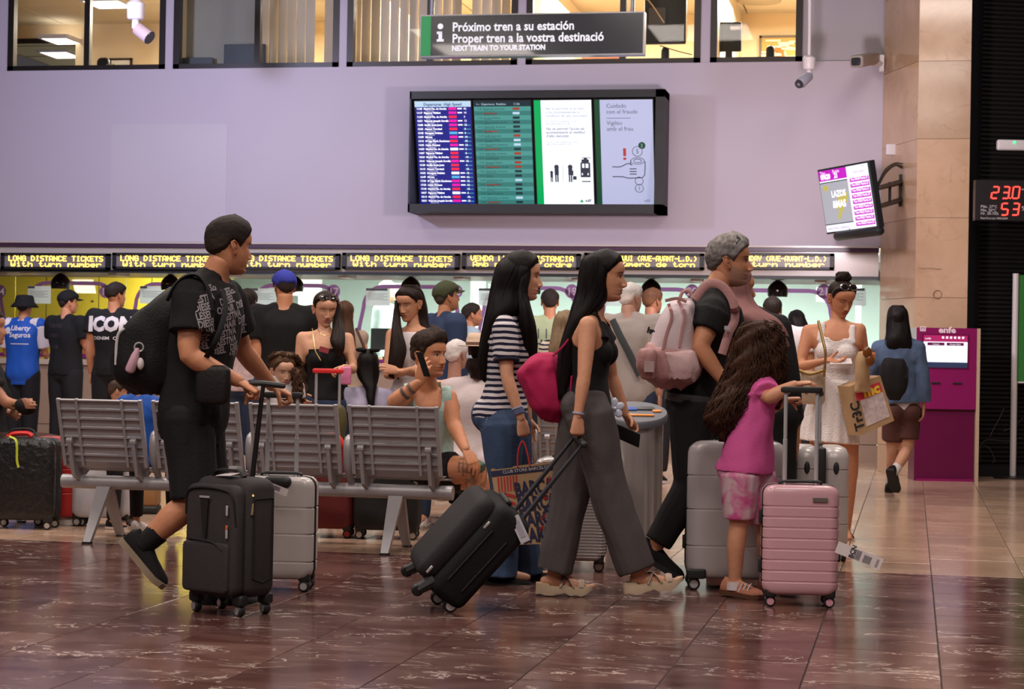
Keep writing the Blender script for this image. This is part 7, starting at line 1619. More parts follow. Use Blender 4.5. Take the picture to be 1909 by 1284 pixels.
hk.join(hair_rows([(542, 556, 685, -.02, .04), (545, 560, 710, -.02, .04), (546, 560, 735, -.03, .03), (548, 556, 750, -.03, .012)], 12.9, strands=40, wav=.010, wfreq=5, sr=.003, seed=12))
f.hair_cap(H_brown, .012, .080, .034, .03, -.01, -.07, .006, 60, .006, extra=hk)
# ================================================================== BENCHES, LUGGAGE, BAGS
M_seat = mat('seat_steel', (.345, .325, .335), .40, .25, .06, 20, .04, 300); M_chrome = mat('chrome', (.62, .6, .6), .2, .45)
def onp(c, ax, ay, x, y, z): return c+ax*x+ay*y+ZU*z
def seat_unit(parent, c, ax, ay, slat_share={}):
    """one perforated seat: c = floor point under the beam, ay = way the sitter faces"""
    bt = nrm(ZU*.95-ay*.31); bn_ = np.cross(ax, bt)
    b0 = c-ay*.10+ZU*.47
    for k in range(7):
        g = MB(); p = b0+bt*(.012+k*.0585)
        g.box(p+bt*.024, (.54, .006, .047), (ax, bn_, bt)); g.box(p+bt*.049-ay*.008, (.54, .020, .008), (ax, bn_, bt)); part('slat', g, M_seat, parent, False)
    for sx in (-.262, -.145, .145, .262):
        g = MB(); g.box(b0+ax*sx+bt*.205-ay*.006, (.016 if abs(sx) < .2 else .022, .022, .43), (ax, bn_, bt)); part('back_rib', g, M_seat, parent, False)
    for k in range(5):
        g = MB(); g.box(c+ay*(-.02+k*.085)+ZU*(.435-.006*k+(.015 if k == 0 else 0)), (.54, .075, .007), (ax, ay, ZU)); part('seat_slat', g, M_seat, parent, False)
    g = MB(); P = [onp(c, ax, ay, 0, -.11, .49), onp(c, ax, ay, 0, -.07, .445), onp(c, ax, ay, 0, .0, .43)]
    for i in range(2): d = P[i+1]-P[i]; g.box((P[i]+P[i+1])/2, (.54, np.linalg.norm(d), .006), (ax, nrm(d), np.cross(ax, nrm(d))))
    part('seat_curve', g, M_seat, parent, False)
    for sx in (-.205, .205):
        g = MB(); q = c+ax*sx; g.prism([onp(q, ax, ay, -.011, -.03, .36), onp(q, ax, ay, -.011, .10, .42), onp(q, ax, ay, -.011, -.09, .47), onp(q, ax, ay, -.011, -.175, .63), onp(q, ax, ay, -.011, -.20, .62), onp(q, ax, ay, -.011, -.12, .40)], ax*.022)
        g.tube([onp(q, ax, ay, -.018, -.178, .615), onp(q, ax, ay, .018, -.178, .615)], .022, 12); part('bracket', g, M_seat, parent, True, 30)
def bench(label, c, ax, ay, n, pitch, legs, name='bench_row'):
    t = thing(name, c, label, 'bench'); L = n*pitch
    for k in range(n): seat_unit(t, c+ax*(pitch*(k+.5)), ax, ay)
    g = MB(); g.tube([c+ZU*.355-ax*.02, c+ZU*.355+ax*(L+.01)], .043, 18); part('beam', g, M_seat, t)
    for x in legs:
        for s_ in (-1, 1):
            g = MB(); a = c+ax*x+ZU*.35; b = a+ay*s_*.26-ZU*.35; w = ax
            g.add([a-w*.045-ay*.02, a+w*.045-ay*.02, a+w*.045+ay*.02, a-w*.045+ay*.02, b-w*.022-ay*.02, b+w*.022-ay*.02, b+w*.022+ay*.02, b-w*.022+ay*.02], [(0, 1, 2, 3), (4, 7, 6, 5), (0, 4, 5, 1), (1, 5, 6, 2), (2, 6, 7, 3), (3, 7, 4, 0)]); l = part('leg', g, M_seat, t, False)
            g = MB(); g.tube([b, b+ZU*.012], .032, 12); part('foot', g, K_blkrub, l)
    for k in range(n+1):
        if k in (0,): continue
        g = MB(); p = c+ax*(pitch*k); P = [onp(p, ax, ay, 0, -.02, .40), onp(p, ax, ay, 0, -.10, .50), onp(p, ax, ay, 0, -.12, .62), onp(p, ax, ay, 0, -.06, .68), onp(p, ax, ay, 0, .20, .67), onp(p, ax, ay, 0, .24, .64)]
        if k < n: g.tube(catmull(P, 16), .024, 8, ax, .012); part('armrest', g, M_seat if k % 2 else M_seat, t)
    return t
XW, YWx = np.array([1., 0, 0]), np.array([0, 1., 0])
f1, f2 = onZ(157, 1012), onZ(715, 1035); yb = (f1[1]+f2[1])/2+.26
c0 = np.array([onY(90, 757, yb-.28)[0], yb, 0]); cE = onY(824, 757, yb-.28)[0]
PT = (cE-c0[0])/4
bench('front row of four grey slatted steel seats with their backs to the camera', c0, XW, YWx, 4, PT, ((f1[0]-c0[0]+.03), (f2[0]-c0[0])))
yb2 = yb+2.35; c2 = np.array([onY(520, 742, yb2-.28)[0], yb2, 0])
bench('second row of grey slatted steel seats behind the front row', c2, XW, YWx, 4, PT, (.35, 1.95))
c3 = ground_at(-26, 13.35); bench('single grey steel seat seen from its side at the left edge', c3-CA*.29, CA, CR, 1, .58, (.28,))
# ---- luggage
def case_axes(a): x = dirv(a); return x, np.cross(ZU, x)
def wheel(parent, p, ax, r=.026, hub=None, w=.024):
    g = MB(); g.tube([p-ax*w/2, p-ax*w*.3, p+ax*w*.3, p+ax*w/2], [r*.86, r, r, r*.86], 18); o = part('wheel', g, K_blkrub, parent, sharp=30)
    g = MB(); g.tube([p-ax*(w/2+.002), p+ax*(w/2+.002)], r*.66, 14); part('hub', g, hub or M_chrome, o, sharp=30); return o
def hardcase(label, px, py, w, d, h, ang, m, grooves=(), gd=.004, handle=0, band=True, hub=None, wr=.027, name='suitcase', twin=False, lift=.06, grip=None, pole=None, r=.05, centre=None, topgrip=True, vert=0):
    c = onZ(px, py) if centre is None else centre; ax, ay = case_axes(ang); t = thing(name, c, label, 'suitcase'); bc = c+ZU*(lift+h/2)
    for s_ in (-1, 1):
        g = MB(); g.rbox(bc+ay*s_*d*.253, (w, d*.48, h), (ax, ay, ZU), min(r, d*.2), 5, grooves=grooves, gd=gd, endr=r)
        o = part('shell', g, m, t, sharp=28)
        if vert:
            for q in range(vert):
                g = MB(); x = (q+.5)/vert*w*.86-w*.43; g.tube([bc+ax*x+ay*s_*(d*.495)-ZU*h*.42, bc+ax*x+ay*s_*(d*.495)+ZU*h*.42], .006, 6); part('rib', g, m, o)
    if band: g = MB(); g.rbox(bc, (w+.004, .022, h+.004), (ax, ay, ZU), .01, 3, endr=r); part('zip_band', g, K_blkrub, t)
    for sx in (-1, 1):
        for sy in (-1, 1):
            p = c+ax*sx*(w/2-.04)+ay*sy*(d/2-.045)+ZU*wr
            g = MB(); g.rbox(p+ZU*(lift*.55+.012), (.055, .055, lift*.9), (ax, ay, ZU), .012); o = part('wheel_housing', g, K_blkrub, t)
            for q in ((-1, 1) if twin else (0,)): wheel(o, p+ay*(-.0)+q*ay*.016, ay, wr, hub, .026 if twin else .03)
    tz = c+ZU*(lift+h)
    if topgrip: g = MB(); g.tube(catmull([tz-ax*.10, tz-ax*.08+ZU*.014, tz+ax*.08+ZU*.014, tz+ax*.10], 12), .012, 8, ay, .008); part('top_grip', g, K_blkrub, t)
    g = MB(); g.rbox(bc-ax*(w/2+.006)+ZU*h*.2, (.018, .03, .07), (ax, ay, ZU), .006); g2 = MB(); g2.rbox(bc-ax*(w/2+.006)-ZU*h*.25, (.018, .03, .07), (ax, ay, ZU), .006); part('latch', g, K_blkrub, t); part('latch', g2, K_blkrub, t)
    if handle:
        hz = handle; x = .075*min(1, w/.36)
        for s_ in (-1, 1):
            g = MB(); b = tz+ax*s_*x-ZU*.02; e = c+ax*s_*x+ZU*hz; mid = b*.5+e*.5; g.tube([b, mid, mid+ZU*.001, e], [.011, .011, .009, .009], 8, ax, [.008, .008, .0065, .0065]); part('handle_pole', g, pole or M_chrome, t, sharp=50)
        g = MB(); e = c+ZU*hz; g.rbox(e+ZU*.004, (2*x+.05, .032, .030), (ax, ay, ZU), .012); o = part('handle_grip', g, grip or K_blkrub, t)
    return t, c, ax, ay
M_pinkshell = mat('pink_shell', (.60, .33, .37), .28, 0, .03, 40, .03, 500, .5, .2); M_silver = mat('silver_shell', (.47, .43, .43), .32, .1, .03, 40, .03, 500); M_white_sh = mat('pearl_shell', (.50, .455, .44), .3, .1, .03, 40, .03, 500); M_pinkhub = mat('pink_hub', (.62, .30, .38), .4)
t, c, ax, ay = hardcase('pink ribbed cabin suitcase held by the child', 1488, 1128, .36, .23, .52, -3, M_pinkshell, [.12+i*.098 for i in range(8)], .004, 1.03, hub=M_pinkhub, wr=.026, r=.045)
g = MB(); g.box(c+ax*.085-ay*.118+ZU*.515, (.07, .006, .019), (ax, ay, ZU)); part('name_plate', g, mat('plate_grey', (.22, .19, .17), .35, .5), t, False)
g = MB(); A_, B_ = at(1560, 1019, 9.2), at(1643, 1052, 9.15); v = nrm(B_-A_); n_ = nrm(np.cross(v, CA)); hgt = .055; g.box((A_+B_)/2, (np.linalg.norm(B_-A_), .002, hgt), (v, CA, n_)); lt = part('luggage_tag', g, mat('tag_paper', (.66, .58, .58), .6), t, False)
g = MB()
for x0, x1, a, b in [(.40+i*.016, .40+i*.016+.006+.004*(i % 3 == 0), -.4, .4) for i in range(9)]+[(.60+i*.016, .606+i*.016+.003*(i % 2), -.4, .25) for i in range(11)]+[(.88, .885, -.4, .3), (.90, .91, -.4, .3), (.925, .93, -.4, .3)]:
    L_ = np.linalg.norm(B_-A_); g.quad([A_+v*L_*x+n_*hgt*y-CA*.0025 for x, y in ((x0, a), (x1, a), (x1, b), (x0, b))])
g.join(text_mb('BCN', .030, A_+v*.085-n_*.024-CA*.003, n_, -v, 'LEFT', .001)); part('tag_print', g, M_sheetdark, lt, False)
t, c, ax, ay = hardcase('large silver hard suitcase standing behind the child in pink', 1367, 1096, .50, .30, .70, -2, M_silver, (.235, .50, .745), .005, 0, twin=True, wr=.032, r=.06)
for s_ in (-1, 1): g = MB(); g.rbox(c+ax*s_*.20-ay*.145+ZU*.085, (.10, .03, .05), (ax, ay, ZU), .012); part('corner_guard', g, K_blkrub, t)
t, c, ax, ay = hardcase('silver suitcase seen from its zipped side in front of the woman in white', 1523, 1040, .44, .335, .615, 86, M_white_sh, (.26, .52, .78), .005, .98, twin=True, wr=.03, r=.07, name='suitcase')
g = MB(); g.rbox(c-ax*.225+ZU*.53, (.03, .05, .28), (ax, ay, ZU), .014); part('side_handle', g, K_blkrub, t)
for s_ in (-1, 1): g = MB(); g.ball(c-ax*.221+ay*s_*.085+ZU*.55, (.008, .017, .038), (ax, ay, ZU), 12, 8); part('oval_lock', g, K_blkrub, t)
t, c, ax, ay = hardcase('pearl white cabin suitcase pushed by the young man', 521, 1098, .35, .22, .50, -4, M_white_sh, (.17, .44, .70), .005, .955, twin=True, wr=.027, r=.05)
g = MB(); g.rbox(c-ay*.10+ZU*.535, (.14, .07, .06), (ax, ay, ZU), .03); part('handle_well', g, K_blkrub, t)
g = MB(); A_, B_ = at(488, 900, 9.52), at(536, 919, 9.5); v = nrm(B_-A_); n_ = nrm(np.cross(v, CA)); g.box((A_+B_)/2, (np.linalg.norm(B_-A_), .002, .036), (v, CA, n_)); lt = part('luggage_tag', g, MATS['tag_paper'], t, False)
g = MB()
for i in range(24): p = A_+v*np.linalg.norm(B_-A_)*(.08+i*.026); g.quad([p-n_*.008-CA*.002, p+v*.0015*(1+i % 2)-n_*.008-CA*.002, p+v*.0015*(1+i % 2)+n_*.012-CA*.002, p+n_*.012-CA*.002])
part('tag_print', g, M_sheetdark, lt, False)
t, c, ax, ay = hardcase('silver suitcase with fine horizontal ribs behind the grey trousers', 1062, 1062, .40, .25, .56, -3, mat('ribbed_silver', (.42, .38, .37), .35, .3), [.05+i*.03 for i in range(31)], .004, 0, wr=.03, r=.05, hub=mat('bronze_hub', (.14, .08, .06), .4))
bs, c, ax, ay = hardcase('black bubble-textured suitcase with a red grip at the left edge', 48, 984, .42, .26, .53, -4, mat('black_bubble', (.012, .011, .011), .35, 0, .3, 30, .9, 26), (), 0, 0, topgrip=False, r=.06)
rr = random.Random(2)
for k in range(26):
    p = c+ax*(-.16+.062*(k % 6)+.02*(k//6 % 2))-ay*.128+ZU*(.12+.1*(k//6)+.02*rr.random()); g = MB(); g.tube([p+ax*.022*math.cos(q)+ZU*.020*math.sin(q) for q in np.linspace(.2, 2.8, 7)], .004, 5); part('bubble_ridge', g, MATS['black_bubble'], bs)
g = MB(); tz = c+ZU*.60; g.tube(catmull([tz-ax*.13+ZU*-.01, tz-ax*.09+ZU*.012, tz+ax*.0+ZU*.016, tz+ax*.03-ZU*.004], 12), .016, 8); part('red_grip', g, mat('red_grip', (.75, .02, .02), .4), bs)
g = MB(); g.tube(catmull([tz-ax*.13, tz-ax*.10+ZU*.04, tz+ax*.02+ZU*.045, tz+ax*.06], 12), .006, 6); part('wire_bow', g, K_blkrub, bs)
g = MB(); g.tube(catmull([tz-ax*.085-ay*.11, tz-ax*.03-ay*.135-ZU*.03, tz-ax*.022-ay*.14-ZU*.15, tz-ax*.01-ay*.14-ZU*.20], 12), .008, 6, ax, .002); part('yellow_strap', g, mat('yellow_strap', (.45, .5, .02), .6), bs)
hardcase('red hard suitcase just behind the black bubble suitcase', 112, 978, .36, .24, .53, 10, mat('red_shell', (.42, .012, .012), .4), (.3, .6), .004, 0, topgrip=False)
t, c, ax, ay = hardcase('white cabin suitcase with flower outlines under the front bench', 194, 980, .40, .24, .42, -6, mat('white_shell', (.52, .49, .52), .35), (.75,), .003, 0, wr=.03, topgrip=False)
for x in (-.12, .08): g = MB(); p = c+ax*x-ay*.122+ZU*.37; [g.tube([p+ax*.018*math.cos(a)+ZU*.018*math.sin(a)+ax*.012*math.cos(q)+ZU*.012*math.sin(q) for q in np.linspace(0, 2*PI, 9)], .0025, 4) for a in np.arange(6)*PI/3]; part('flower_outline', g, K_blkrub, t)
g = MB(); c = onZ(262, 956); g.rbox(c+ZU*.13, (.26, .2, .15), (CR, CA, ZU), .02); g2 = MB(); g2.rbox(c+ZU*.03, (.27, .21, .06), (CR, CA, ZU), .02); o = part('brown_case', g, mat('brown_case', (.25, .12, .04), .5)); tag(o, 'small brown case with black base on the floor under the bench', 'case'); part('base', g2, K_blkrub, o)
t, c, ax, ay = hardcase('dark red suitcase under the bench with a raised red grip', 606, 1000, .38, .26, .58, -2, mat('dark_red_fabric', (.13, .010, .010), .7), (), 0, 1.055, hub=MATS['red_shell'], wr=.028, grip=MATS['red_grip'], pole=mat('pale_pole', (.6, .55, .56), .3, .6))
hardcase('black suitcase under the bench beside the dark red suitcase', 722, 1003, .42, .27, .50, -2, mat('black_fabric', (.010, .010, .011), .7), (), 0, 0, wr=.028)
# charcoal soft suitcase
M_char = cloth('charcoal_canvas', (.036, .031, .031), .7, .12, 30, .25, 220); M_char2 = cloth('charcoal_trim', (.016, .014, .014), .6)
c = onZ(421, 1143); ax, ay = case_axes(-37); t = thing('suitcase', c, 'charcoal soft suitcase with front pocket and clear wheels, nearest the camera', 'suitcase')
def cp(x, y, z): return c+ax*x+ay*y+ZU*z
g = MB(); g.rbox(cp(0, .04, .345), (.36, .19, .53), (ax, ay, ZU), .05, 6, endr=.05, bulge=.006); part('body', g, M_char, t)
g = MB(); g.rbox(cp(0, -.075, .335), (.325, .07, .49), (ax, ay, ZU), .035, 6, endr=.045, bulge=.006); fp = part('front_pocket', g, M_char, t)
g = MB(); g.rbox(cp(-.015, -.112, .215), (.28, .03, .22), (ax, ay, ZU), .014, 5, endr=.02, bulge=.005); lp = part('lower_pocket', g, M_char, t)
for nm, pts in (('zip', [(-.155, -.098, .33), (-.08, -.125, .335), (.03, -.127, .328), (.10, -.126, .295)]), ('zip', [(-.16, -.10, .44), (-.14, -.113, .54), (-.06, -.115, .565), (.08, -.115, .56), (.14, -.112, .53), (.152, -.10, .40)])):
    g = MB(); g.tube([cp(*p) for p in catmull(pts, 18)], .005, 6); part('zip_line', g, M_char2, fp)
g = MB(); g.prism([cp(-.05, -.119, .52), cp(.0, -.119, .52), cp(-.012, -.119, .35), cp(-.03, -.119, .35)], -ay*.004); part('dark_panel', g, M_char2, fp, False)
g = MB(); g.box(cp(-.02, -.125, .525), (.06, .004, .009), (ax, ay, ZU)); part('maker_plate', g, M_chrome, fp, False)
for x, z, h_, m in ((.115, .47, .045, M_chrome), (.115, .37, .045, M_chrome), (.115, .395, .022, mat('orange_pull', (.6, .12, .02), .5)), (.10, .115, .012, MATS['orange_pull'])):
    g = MB(); g.rbox(cp(x, -.120, z), (.013 if h_ > .02 else .03, .006, h_), (ax, ay, ZU), .003); part('zip_pull', g, m, fp)
for x0, z0, z1 in ((.175, .50, .58),): g = MB(); g.tube([cp(.178, -.02, z0), cp(.180, -.03, z0-.05)], .007, 6); g.tube([cp(.15, -.03, .57), cp(.178, -.02, .53)], .008, 6); part('side_zip_pull', g, mat('brass', (.45, .33, .16), .3, .9), t)
g = MB(); P = [cp(.182, -.02, .17), cp(.182, -.02, .52), cp(.182, .10, .52), cp(.182, .10, .17), cp(.182, .04, .15)]; g.tube(np.array(P+[P[0]]), .005, 6); part('side_piping', g, M_char2, t)
g = MB(); g.tube(catmull([cp(-.09, .0, .608), cp(-.06, .0, .635), cp(.06, .0, .64), cp(.10, .0, .612)], 12), .016, 8, ay, .009); o = part('top_handle', g, M_char2, t); g = MB(); g.box(cp(.04, .0, .652), (.05, .03, .012), (ax, ay, ZU)); part('chrome_clip', g, M_chrome, o, False)
g = MB(); g.prism([cp(-.05, -.03, .612), cp(.06, -.05, .618), cp(.09, -.02, .63), cp(-.02, .0, .622)], ZU*.002); part('paper_tag', g, MATS['tag_paper'], t, False)
for sx in (-1, 1):
    for sy in (-1, 1): p = cp(sx*.135, .03+sy*.08, .027); g = MB(); g.rbox(p+ZU*.045, (.06, .05, .05), (ax, ay, ZU), .012); o = part('wheel_housing', g, K_blkrub, t); wheel(o, p, nrm(ax*.3+ay), .027, mat('clear_hub', (.55, .53, .54), .12, .6), .03)
hb_, he_ = cp(.03, .12, .60), at(491, 716, 8.88); g = MB(); g.tube([hb_, hb_*.5+he_*.5, he_], [.012, .012, .010], 8); part('handle_pole', g, M_char2, t)
g = MB(); g.tube([he_-CR*.055+ZU*.004, he_+CR*.0+ZU*.004, he_+CR*.09-ZU*.006], .013, 8, round_=True); part('handle_grip', g, K_blkrub, t)
# tilted black soft case
U_ = nrm(vec(.66, .75)); N_ = nrm(vec(-.75, .66)); base = at(800, 1103, 9.15); t = thing('suitcase', np.array([*base[:2], 0]), 'black soft suitcase tilted and pulled along by the woman in the tank top', 'suitcase')
bx_ = nrm(CA*.95+N_*.30); N0_ = N_; N_ = np.cross(U_, bx_); N_ = N_ if N_@N0_ > 0 else -N_
g = MB(); g.rbox(base+U_*.285-N_*.015, (.36, .20, .52), (bx_, N_, U_), .045, 6, endr=.05, bulge=.006); part('body', g, K_black2, t)
g = MB(); g.rbox(base+U_*.28+N_*.115, (.30, .09, .47), (bx_, N_, U_), .04, 6, endr=.06, bulge=.012); part('front_pocket', g, cloth('black_soft', (.020, .017, .019), .75), t)
for a, b in ((.10, .135), (.42, .075)): g = MB(); g.rbox(base+U_*a+N_*b-bx_*.172, (.008, .012, .04), (bx_, N_, U_), .003); part('zip_pull', g, M_chrome, t)
for (a, b, c_) in ((.12, .42, -.06), (.12, .42, .05)): g = MB(); g.tube([base+U_*a-bx_*.183+N_*c_*.8, base+U_*b-bx_*.185+N_*c_*.8], .005, 6); part('side_piping', g, M_char2, t)
for s_ in (-1, 1):
    p = base-N_*.085+U_*.010+bx_*s_*.15; p[2] = .034; wheel(t, p, bx_, .034, mat('pale_hub', (.5, .47, .44), .4), .03); p = base+N_*.10-U_*.010+bx_*s_*.14; wheel(t, p, bx_, .028, K_blkrub, .03); g = MB(); g.tube([base+N_*.07+U_*.07+bx_*s_*.13, p], [.035, .024], 8); part('wheel_stub', g, K_blkrub, t)
    g = MB(); g.tube([base+U_*.53-N_*.07+bx_*s_*.075, base+U_*.53-N_*.07+bx_*s_*.075+(at(1078, 822, 9.42)-base-U_*.53+N_*.07)*.55, at(1078, 822, 9.42)+bx_*s_*.075], [.011, .011, .008], 8); part('handle_pole', g, mat('dark_pole', (.05, .05, .058), .3, .7), t)
g = MB(); h_ = at(1080, 820, 9.42); g.tube([h_-bx_*.10, h_+bx_*.10], .016, 10, round_=True); part('handle_grip', g, K_blkrub, t)
g = MB(); g.rbox(base+U_*.555+N_*.03, (.16, .03, .02), (bx_, N_, U_), .008); part('top_handle', g, K_blkrub, t)
g = MB(); A_, B_ = at(958, 962, 9.0), at(980, 1010, 8.98); v = nrm(B_-A_); s_ = nrm(np.cross(v, CA)); g.box((A_+B_)/2, (np.linalg.norm(B_-A_), .004, .045), (v, CA, s_)); lt = part('luggage_tag', g, mat('grey_tag', (.42, .40, .43), .3), t, False); g = MB(); g.box((A_+B_)/2+v*.0-CA*.003, (.08, .002, .024), (v, CA, s_)); part('tag_window', g, mat('tag_window', (.30, .28, .32), .3), lt, False)
# ---- backpacks and bags
def blob(rows, d, seed=0, amp=.006, groove=.04, gfreq=5, n=34, segs=40):
    m = hair_rows(rows, d, n, segs, groove, gfreq, 0, seed=seed); return wrinkle(remesh(m, .009, 3), amp, 10, (1, 1, .6), seed)
t = thing('backpack', at(260, 728, 9.15), 'big black backpack on the young man in black', 'backpack')
mb = blob([(316, 352, 536, .0, .05), (300, 356, 548, 0, .11), (280, 356, 566, 0, .15), (252, 354, 592, 0, .165), (229, 352, 616, 0, .17), (215, 350, 645, 0, .17), (207, 348, 675, 0, .17), (209, 344, 700, 0, .165), (226, 340, 718, 0, .14), (256, 318, 729, 0, .08)], 9.12, 3, .009)
part('bag', mb, cloth('black_nylon', (.0075, .007, .0075), .6, .2, 12, .3, 120), t)
g = MB(); g.tube([at(x, y, 8.99+.0*y) for x, y in catmull(((232, 612), (221, 622), (217, 645), (216, 680)), 14)], .007, 6); part('reflective_zip', g, mat('zip_grey', (.55, .52, .52), .4), t)
g = MB(); g.tube([at(x, y, 8.88) for x, y in catmull(((311, 560), (330, 528), (352, 513), (372, 515), (388, 540), (396, 580)), 24)], .030, 8, CA, .010); part('shoulder_strap', g, K_black2, t)
g = MB(); k_ = at(259, 647, 8.93); g.tube([k_+CR*.020*math.cos(q)+ZU*.020*math.sin(q) for q in np.linspace(0, 2*PI, 17)], .004, 6); o = part('key_ring', g, M_chrome, t)
g = MB(); g.tube([at(256, 652, 8.93), at(252, 664, 8.93), at(243, 688, 8.93)], [.012, .020, .024], 12, round_=True); part('pink_pouch', g, mat('pink_pouch', (.55, .32, .38), .6), o); g = MB(); g.ball(at(262, 678, 8.93), (.016, .016, .028)); part('white_charm', g, K_white, o)
t = thing('crossbody_bag', at(396, 750, 8.85), 'black crossbody bag at the hip of the young man', 'bag')
g = MB(); g.rbox(at(397, 717, 8.83), (.155, .055, .175), (nrm(CR*.95-CA*.25), nrm(CA*.95+CR*.25), ZU), .028, 5, bulge=.006); part('bag', g, cloth('black_leather', (.012, .010, .010), .5), t)
g = MB(); g.tube([at(x, y, d_) for x, y, d_ in catmull(((368, 690, 8.9), (400, 640, 8.76), (420, 580, 8.83), (416, 540, 8.95)), 18)], .013, 6, CR, .004); part('strap', g, K_black2, t)
t = thing('backpack', at(1245, 722, 10.25), 'pale pink and white backpack on the grey-haired man', 'backpack')
M_bw = cloth('backpack_white', (.60, .49, .51), .6, .05, 8, .2, 90); M_bp = cloth('backpack_pink', (.47, .245, .24), .45, .1, 8, .2, 90)
mb = blob([(1262, 1288, 556, 0, .05), (1246, 1294, 568, 0, .11), (1231, 1294, 590, 0, .14), (1220, 1294, 615, 0, .15), (1210, 1295, 645, 0, .15), (1203, 1298, 668, 0, .14)], 10.15, 5, .004); part('upper_body', mb, M_bw, t)
mb = blob([(1206, 1298, 640, 0, .10), (1200, 1300, 655, 0, .15), (1195, 1306, 672, 0, .16), (1193, 1308, 690, 0, .16), (1200, 1300, 708, 0, .14), (1222, 1270, 721, 0, .07)], 10.14, 7, .010, .07); part('lower_body', mb, M_bp, t)
mb = blob([(1192, 1222, 650, 0, .06), (1189, 1226, 662, 0, .08), (1187, 1226, 685, 0, .085), (1194, 1222, 700, 0, .06)], 10.04, 9, .006); o = part('side_pocket', mb, M_bp, t)
g = MB(); g.box(at(1210, 683, 9.945), (.050, .006, .055), (CR, CA, ZU)); part('pocket_patch', g, mat('pale_patch', (.6, .45, .43), .6), o, False)
mb = blob([(1236, 1292, 654, 0, .03), (1238, 1297, 662, 0, .05), (1240, 1304, 685, 0, .06), (1246, 1298, 704, 0, .045)], 10.0, 12, .010, .12, 11); part('mesh_pocket', mb, cloth('pink_satin', (.56, .37, .37), .35, .1, 8, .2, 90), t)
for pts in (((1246, 566), (1252, 590), (1243, 620), (1236, 652)), ((1264, 560), (1276, 585), (1272, 612), (1266, 648)), ((1240, 560), (1262, 556), (1280, 562))):
    g = MB(); g.tube([at(x, y, 10.0+.02*(y < 575)) for x, y in catmull(pts, 14)], .009, 5, CR, .004); part('pink_tape', g, M_bp, t)
for pts, d_ in ((((1294, 558), (1318, 530), (1345, 532), (1366, 560), (1370, 595), (1358, 622), (1346, 660)), 9.98),):
    g = MB(); P = [at(x, y, d_+(.06 if i > 14 else 0)) for i, (x, y) in enumerate(catmull(pts, 26))]; g.tube(P, .022, 6, nrm(CR+ZU*.2), .008); part('shoulder_strap', g, M_bp, t)
g = MB(); g.tube([at(x, y, 10.1) for x, y in catmull(((1266, 562), (1272, 545), (1284, 542), (1292, 556)), 12)], .010, 6); part('grab_loop', g, M_bp, t)
g = MB(); g.box(at(1356, 611, 10.0), (.03, .012, .02)); part('buckle', g, M_chrome, t, False); part('black_lettering', text_mb('hp', .038, at(1206, 619, 9.98), nrm(CR-ZU*.25), nrm(ZU+CR*.25), 'LEFT', .003), K_blkrub, t, False)
t = thing('drawstring_bag', at(1025, 780, 9.75), 'raspberry pink drawstring bag on the back of the woman in the tank top', 'bag')
mb = blob([(1002, 1032, 657, 0, .04), (986, 1040, 668, 0, .08), (970, 1046, 684, 0, .10), (962, 1050, 698, 0, .10), (970, 1055, 720, 0, .105), (978, 1062, 742, 0, .10), (990, 1060, 762, 0, .09), (1008, 1046, 778, 0, .05)], 9.72, 15, .012, .09, 7); part('bag', mb, cloth('raspberry_canvas', (.40, .012, .075), .75, .08, 10, .25, 150), t)
for pts in (((1030, 664), (1050, 645), (1068, 620), (1085, 596)), ((1050, 770), (1062, 740), (1066, 700))): g = MB(); g.tube([at(x, y, 9.56) for x, y in catmull(pts, 12)], .006, 6); part('cord', g, MATS['raspberry_canvas'], t)
# paper bag with slogans
t = thing('paper_bag', at(975, 1016, 10.0), 'kraft paper shopping bag with navy block-letter slogans and red stripes', 'bag'); dB = 10.02
TLb, TRb, BRb, BLb = at(915, 876, dB), at(1033, 862, dB), at(1008, 1014, dB-.02), at(936, 1016, dB-.02)
M_kraft = mat('kraft_paper', (.40, .25, .13), .8, 0, .1, 12, .12, 30)
g = MB(); e = CA*.11; V = [TLb, TRb, BRb, BLb]; g.add(V+[p+e for p in V]+[ (TLb+TRb)/2+e*.5], [(0, 1, 2, 3), (7, 6, 5, 4), (0, 3, 7, 4), (1, 5, 6, 2), (3, 2, 6, 7)]); bag = part('bag', g, M_kraft, t, False)
bu = nrm(TRb-TLb); bv = nrm(TLb-BLb); fc_ = lambda u, v, o=.003: TLb*(1-u)*v+TRb*u*v+BRb*u*(1-v)+BLb*(1-u)*(1-v)-CA*o
g = MB(); g.quad([fc_(0, .91), fc_(1, .91), fc_(1, .985), fc_(0, .985)]); M_nv = mat('navy_print', (.014, .014, .05), .7); part('navy_band', g, M_nv, bag, False)
g = MB()
for r in range(4): g.join(text_mb('BARÇA', .098, fc_(.38+.055*r, .62-.20*r, .004), bu+bv*.03, bv+bu*.0, 'LEFT', .004, .62))
part('slogan', g, M_nv, bag, False); g = MB()
for i in range(7): g.quad([fc_(.08+.052*i, .70-.03*i*(i < 3)), fc_(.105+.052*i, .70-.03*i*(i < 3)), fc_(.11+.05*i, .895), fc_(.085+.05*i, .895)])
for i in range(6): v0 = .64-.085*i; P = [fc_(u, v0+.03*math.sin(u*7+i*.3)-.16*u) for u in np.linspace(.02, .38, 7)]; Q = [fc_(u, v0+.042+.03*math.sin(u*7+i*.3)-.16*u) for u in np.linspace(.02, .38, 7)]; [g.quad([P[k], P[k+1], Q[k+1], Q[k]]) for k in range(6)]
for v0 in (.80, .70, .58, .34, .2): P = [fc_(.95+.03*math.sin(q), v0+.035*math.cos(q)*.9) for q in np.linspace(0, 5, 8)]; g.tube(P, .004, 4)
part('red_stripes', g, mat('red_print', (.42, .02, .02), .7), bag, False)
part('small_print', text_mb('CLUB STORE BARCELONA', .022, fc_(.18, .935, .005), bu, bv), M_ink, bag, False)
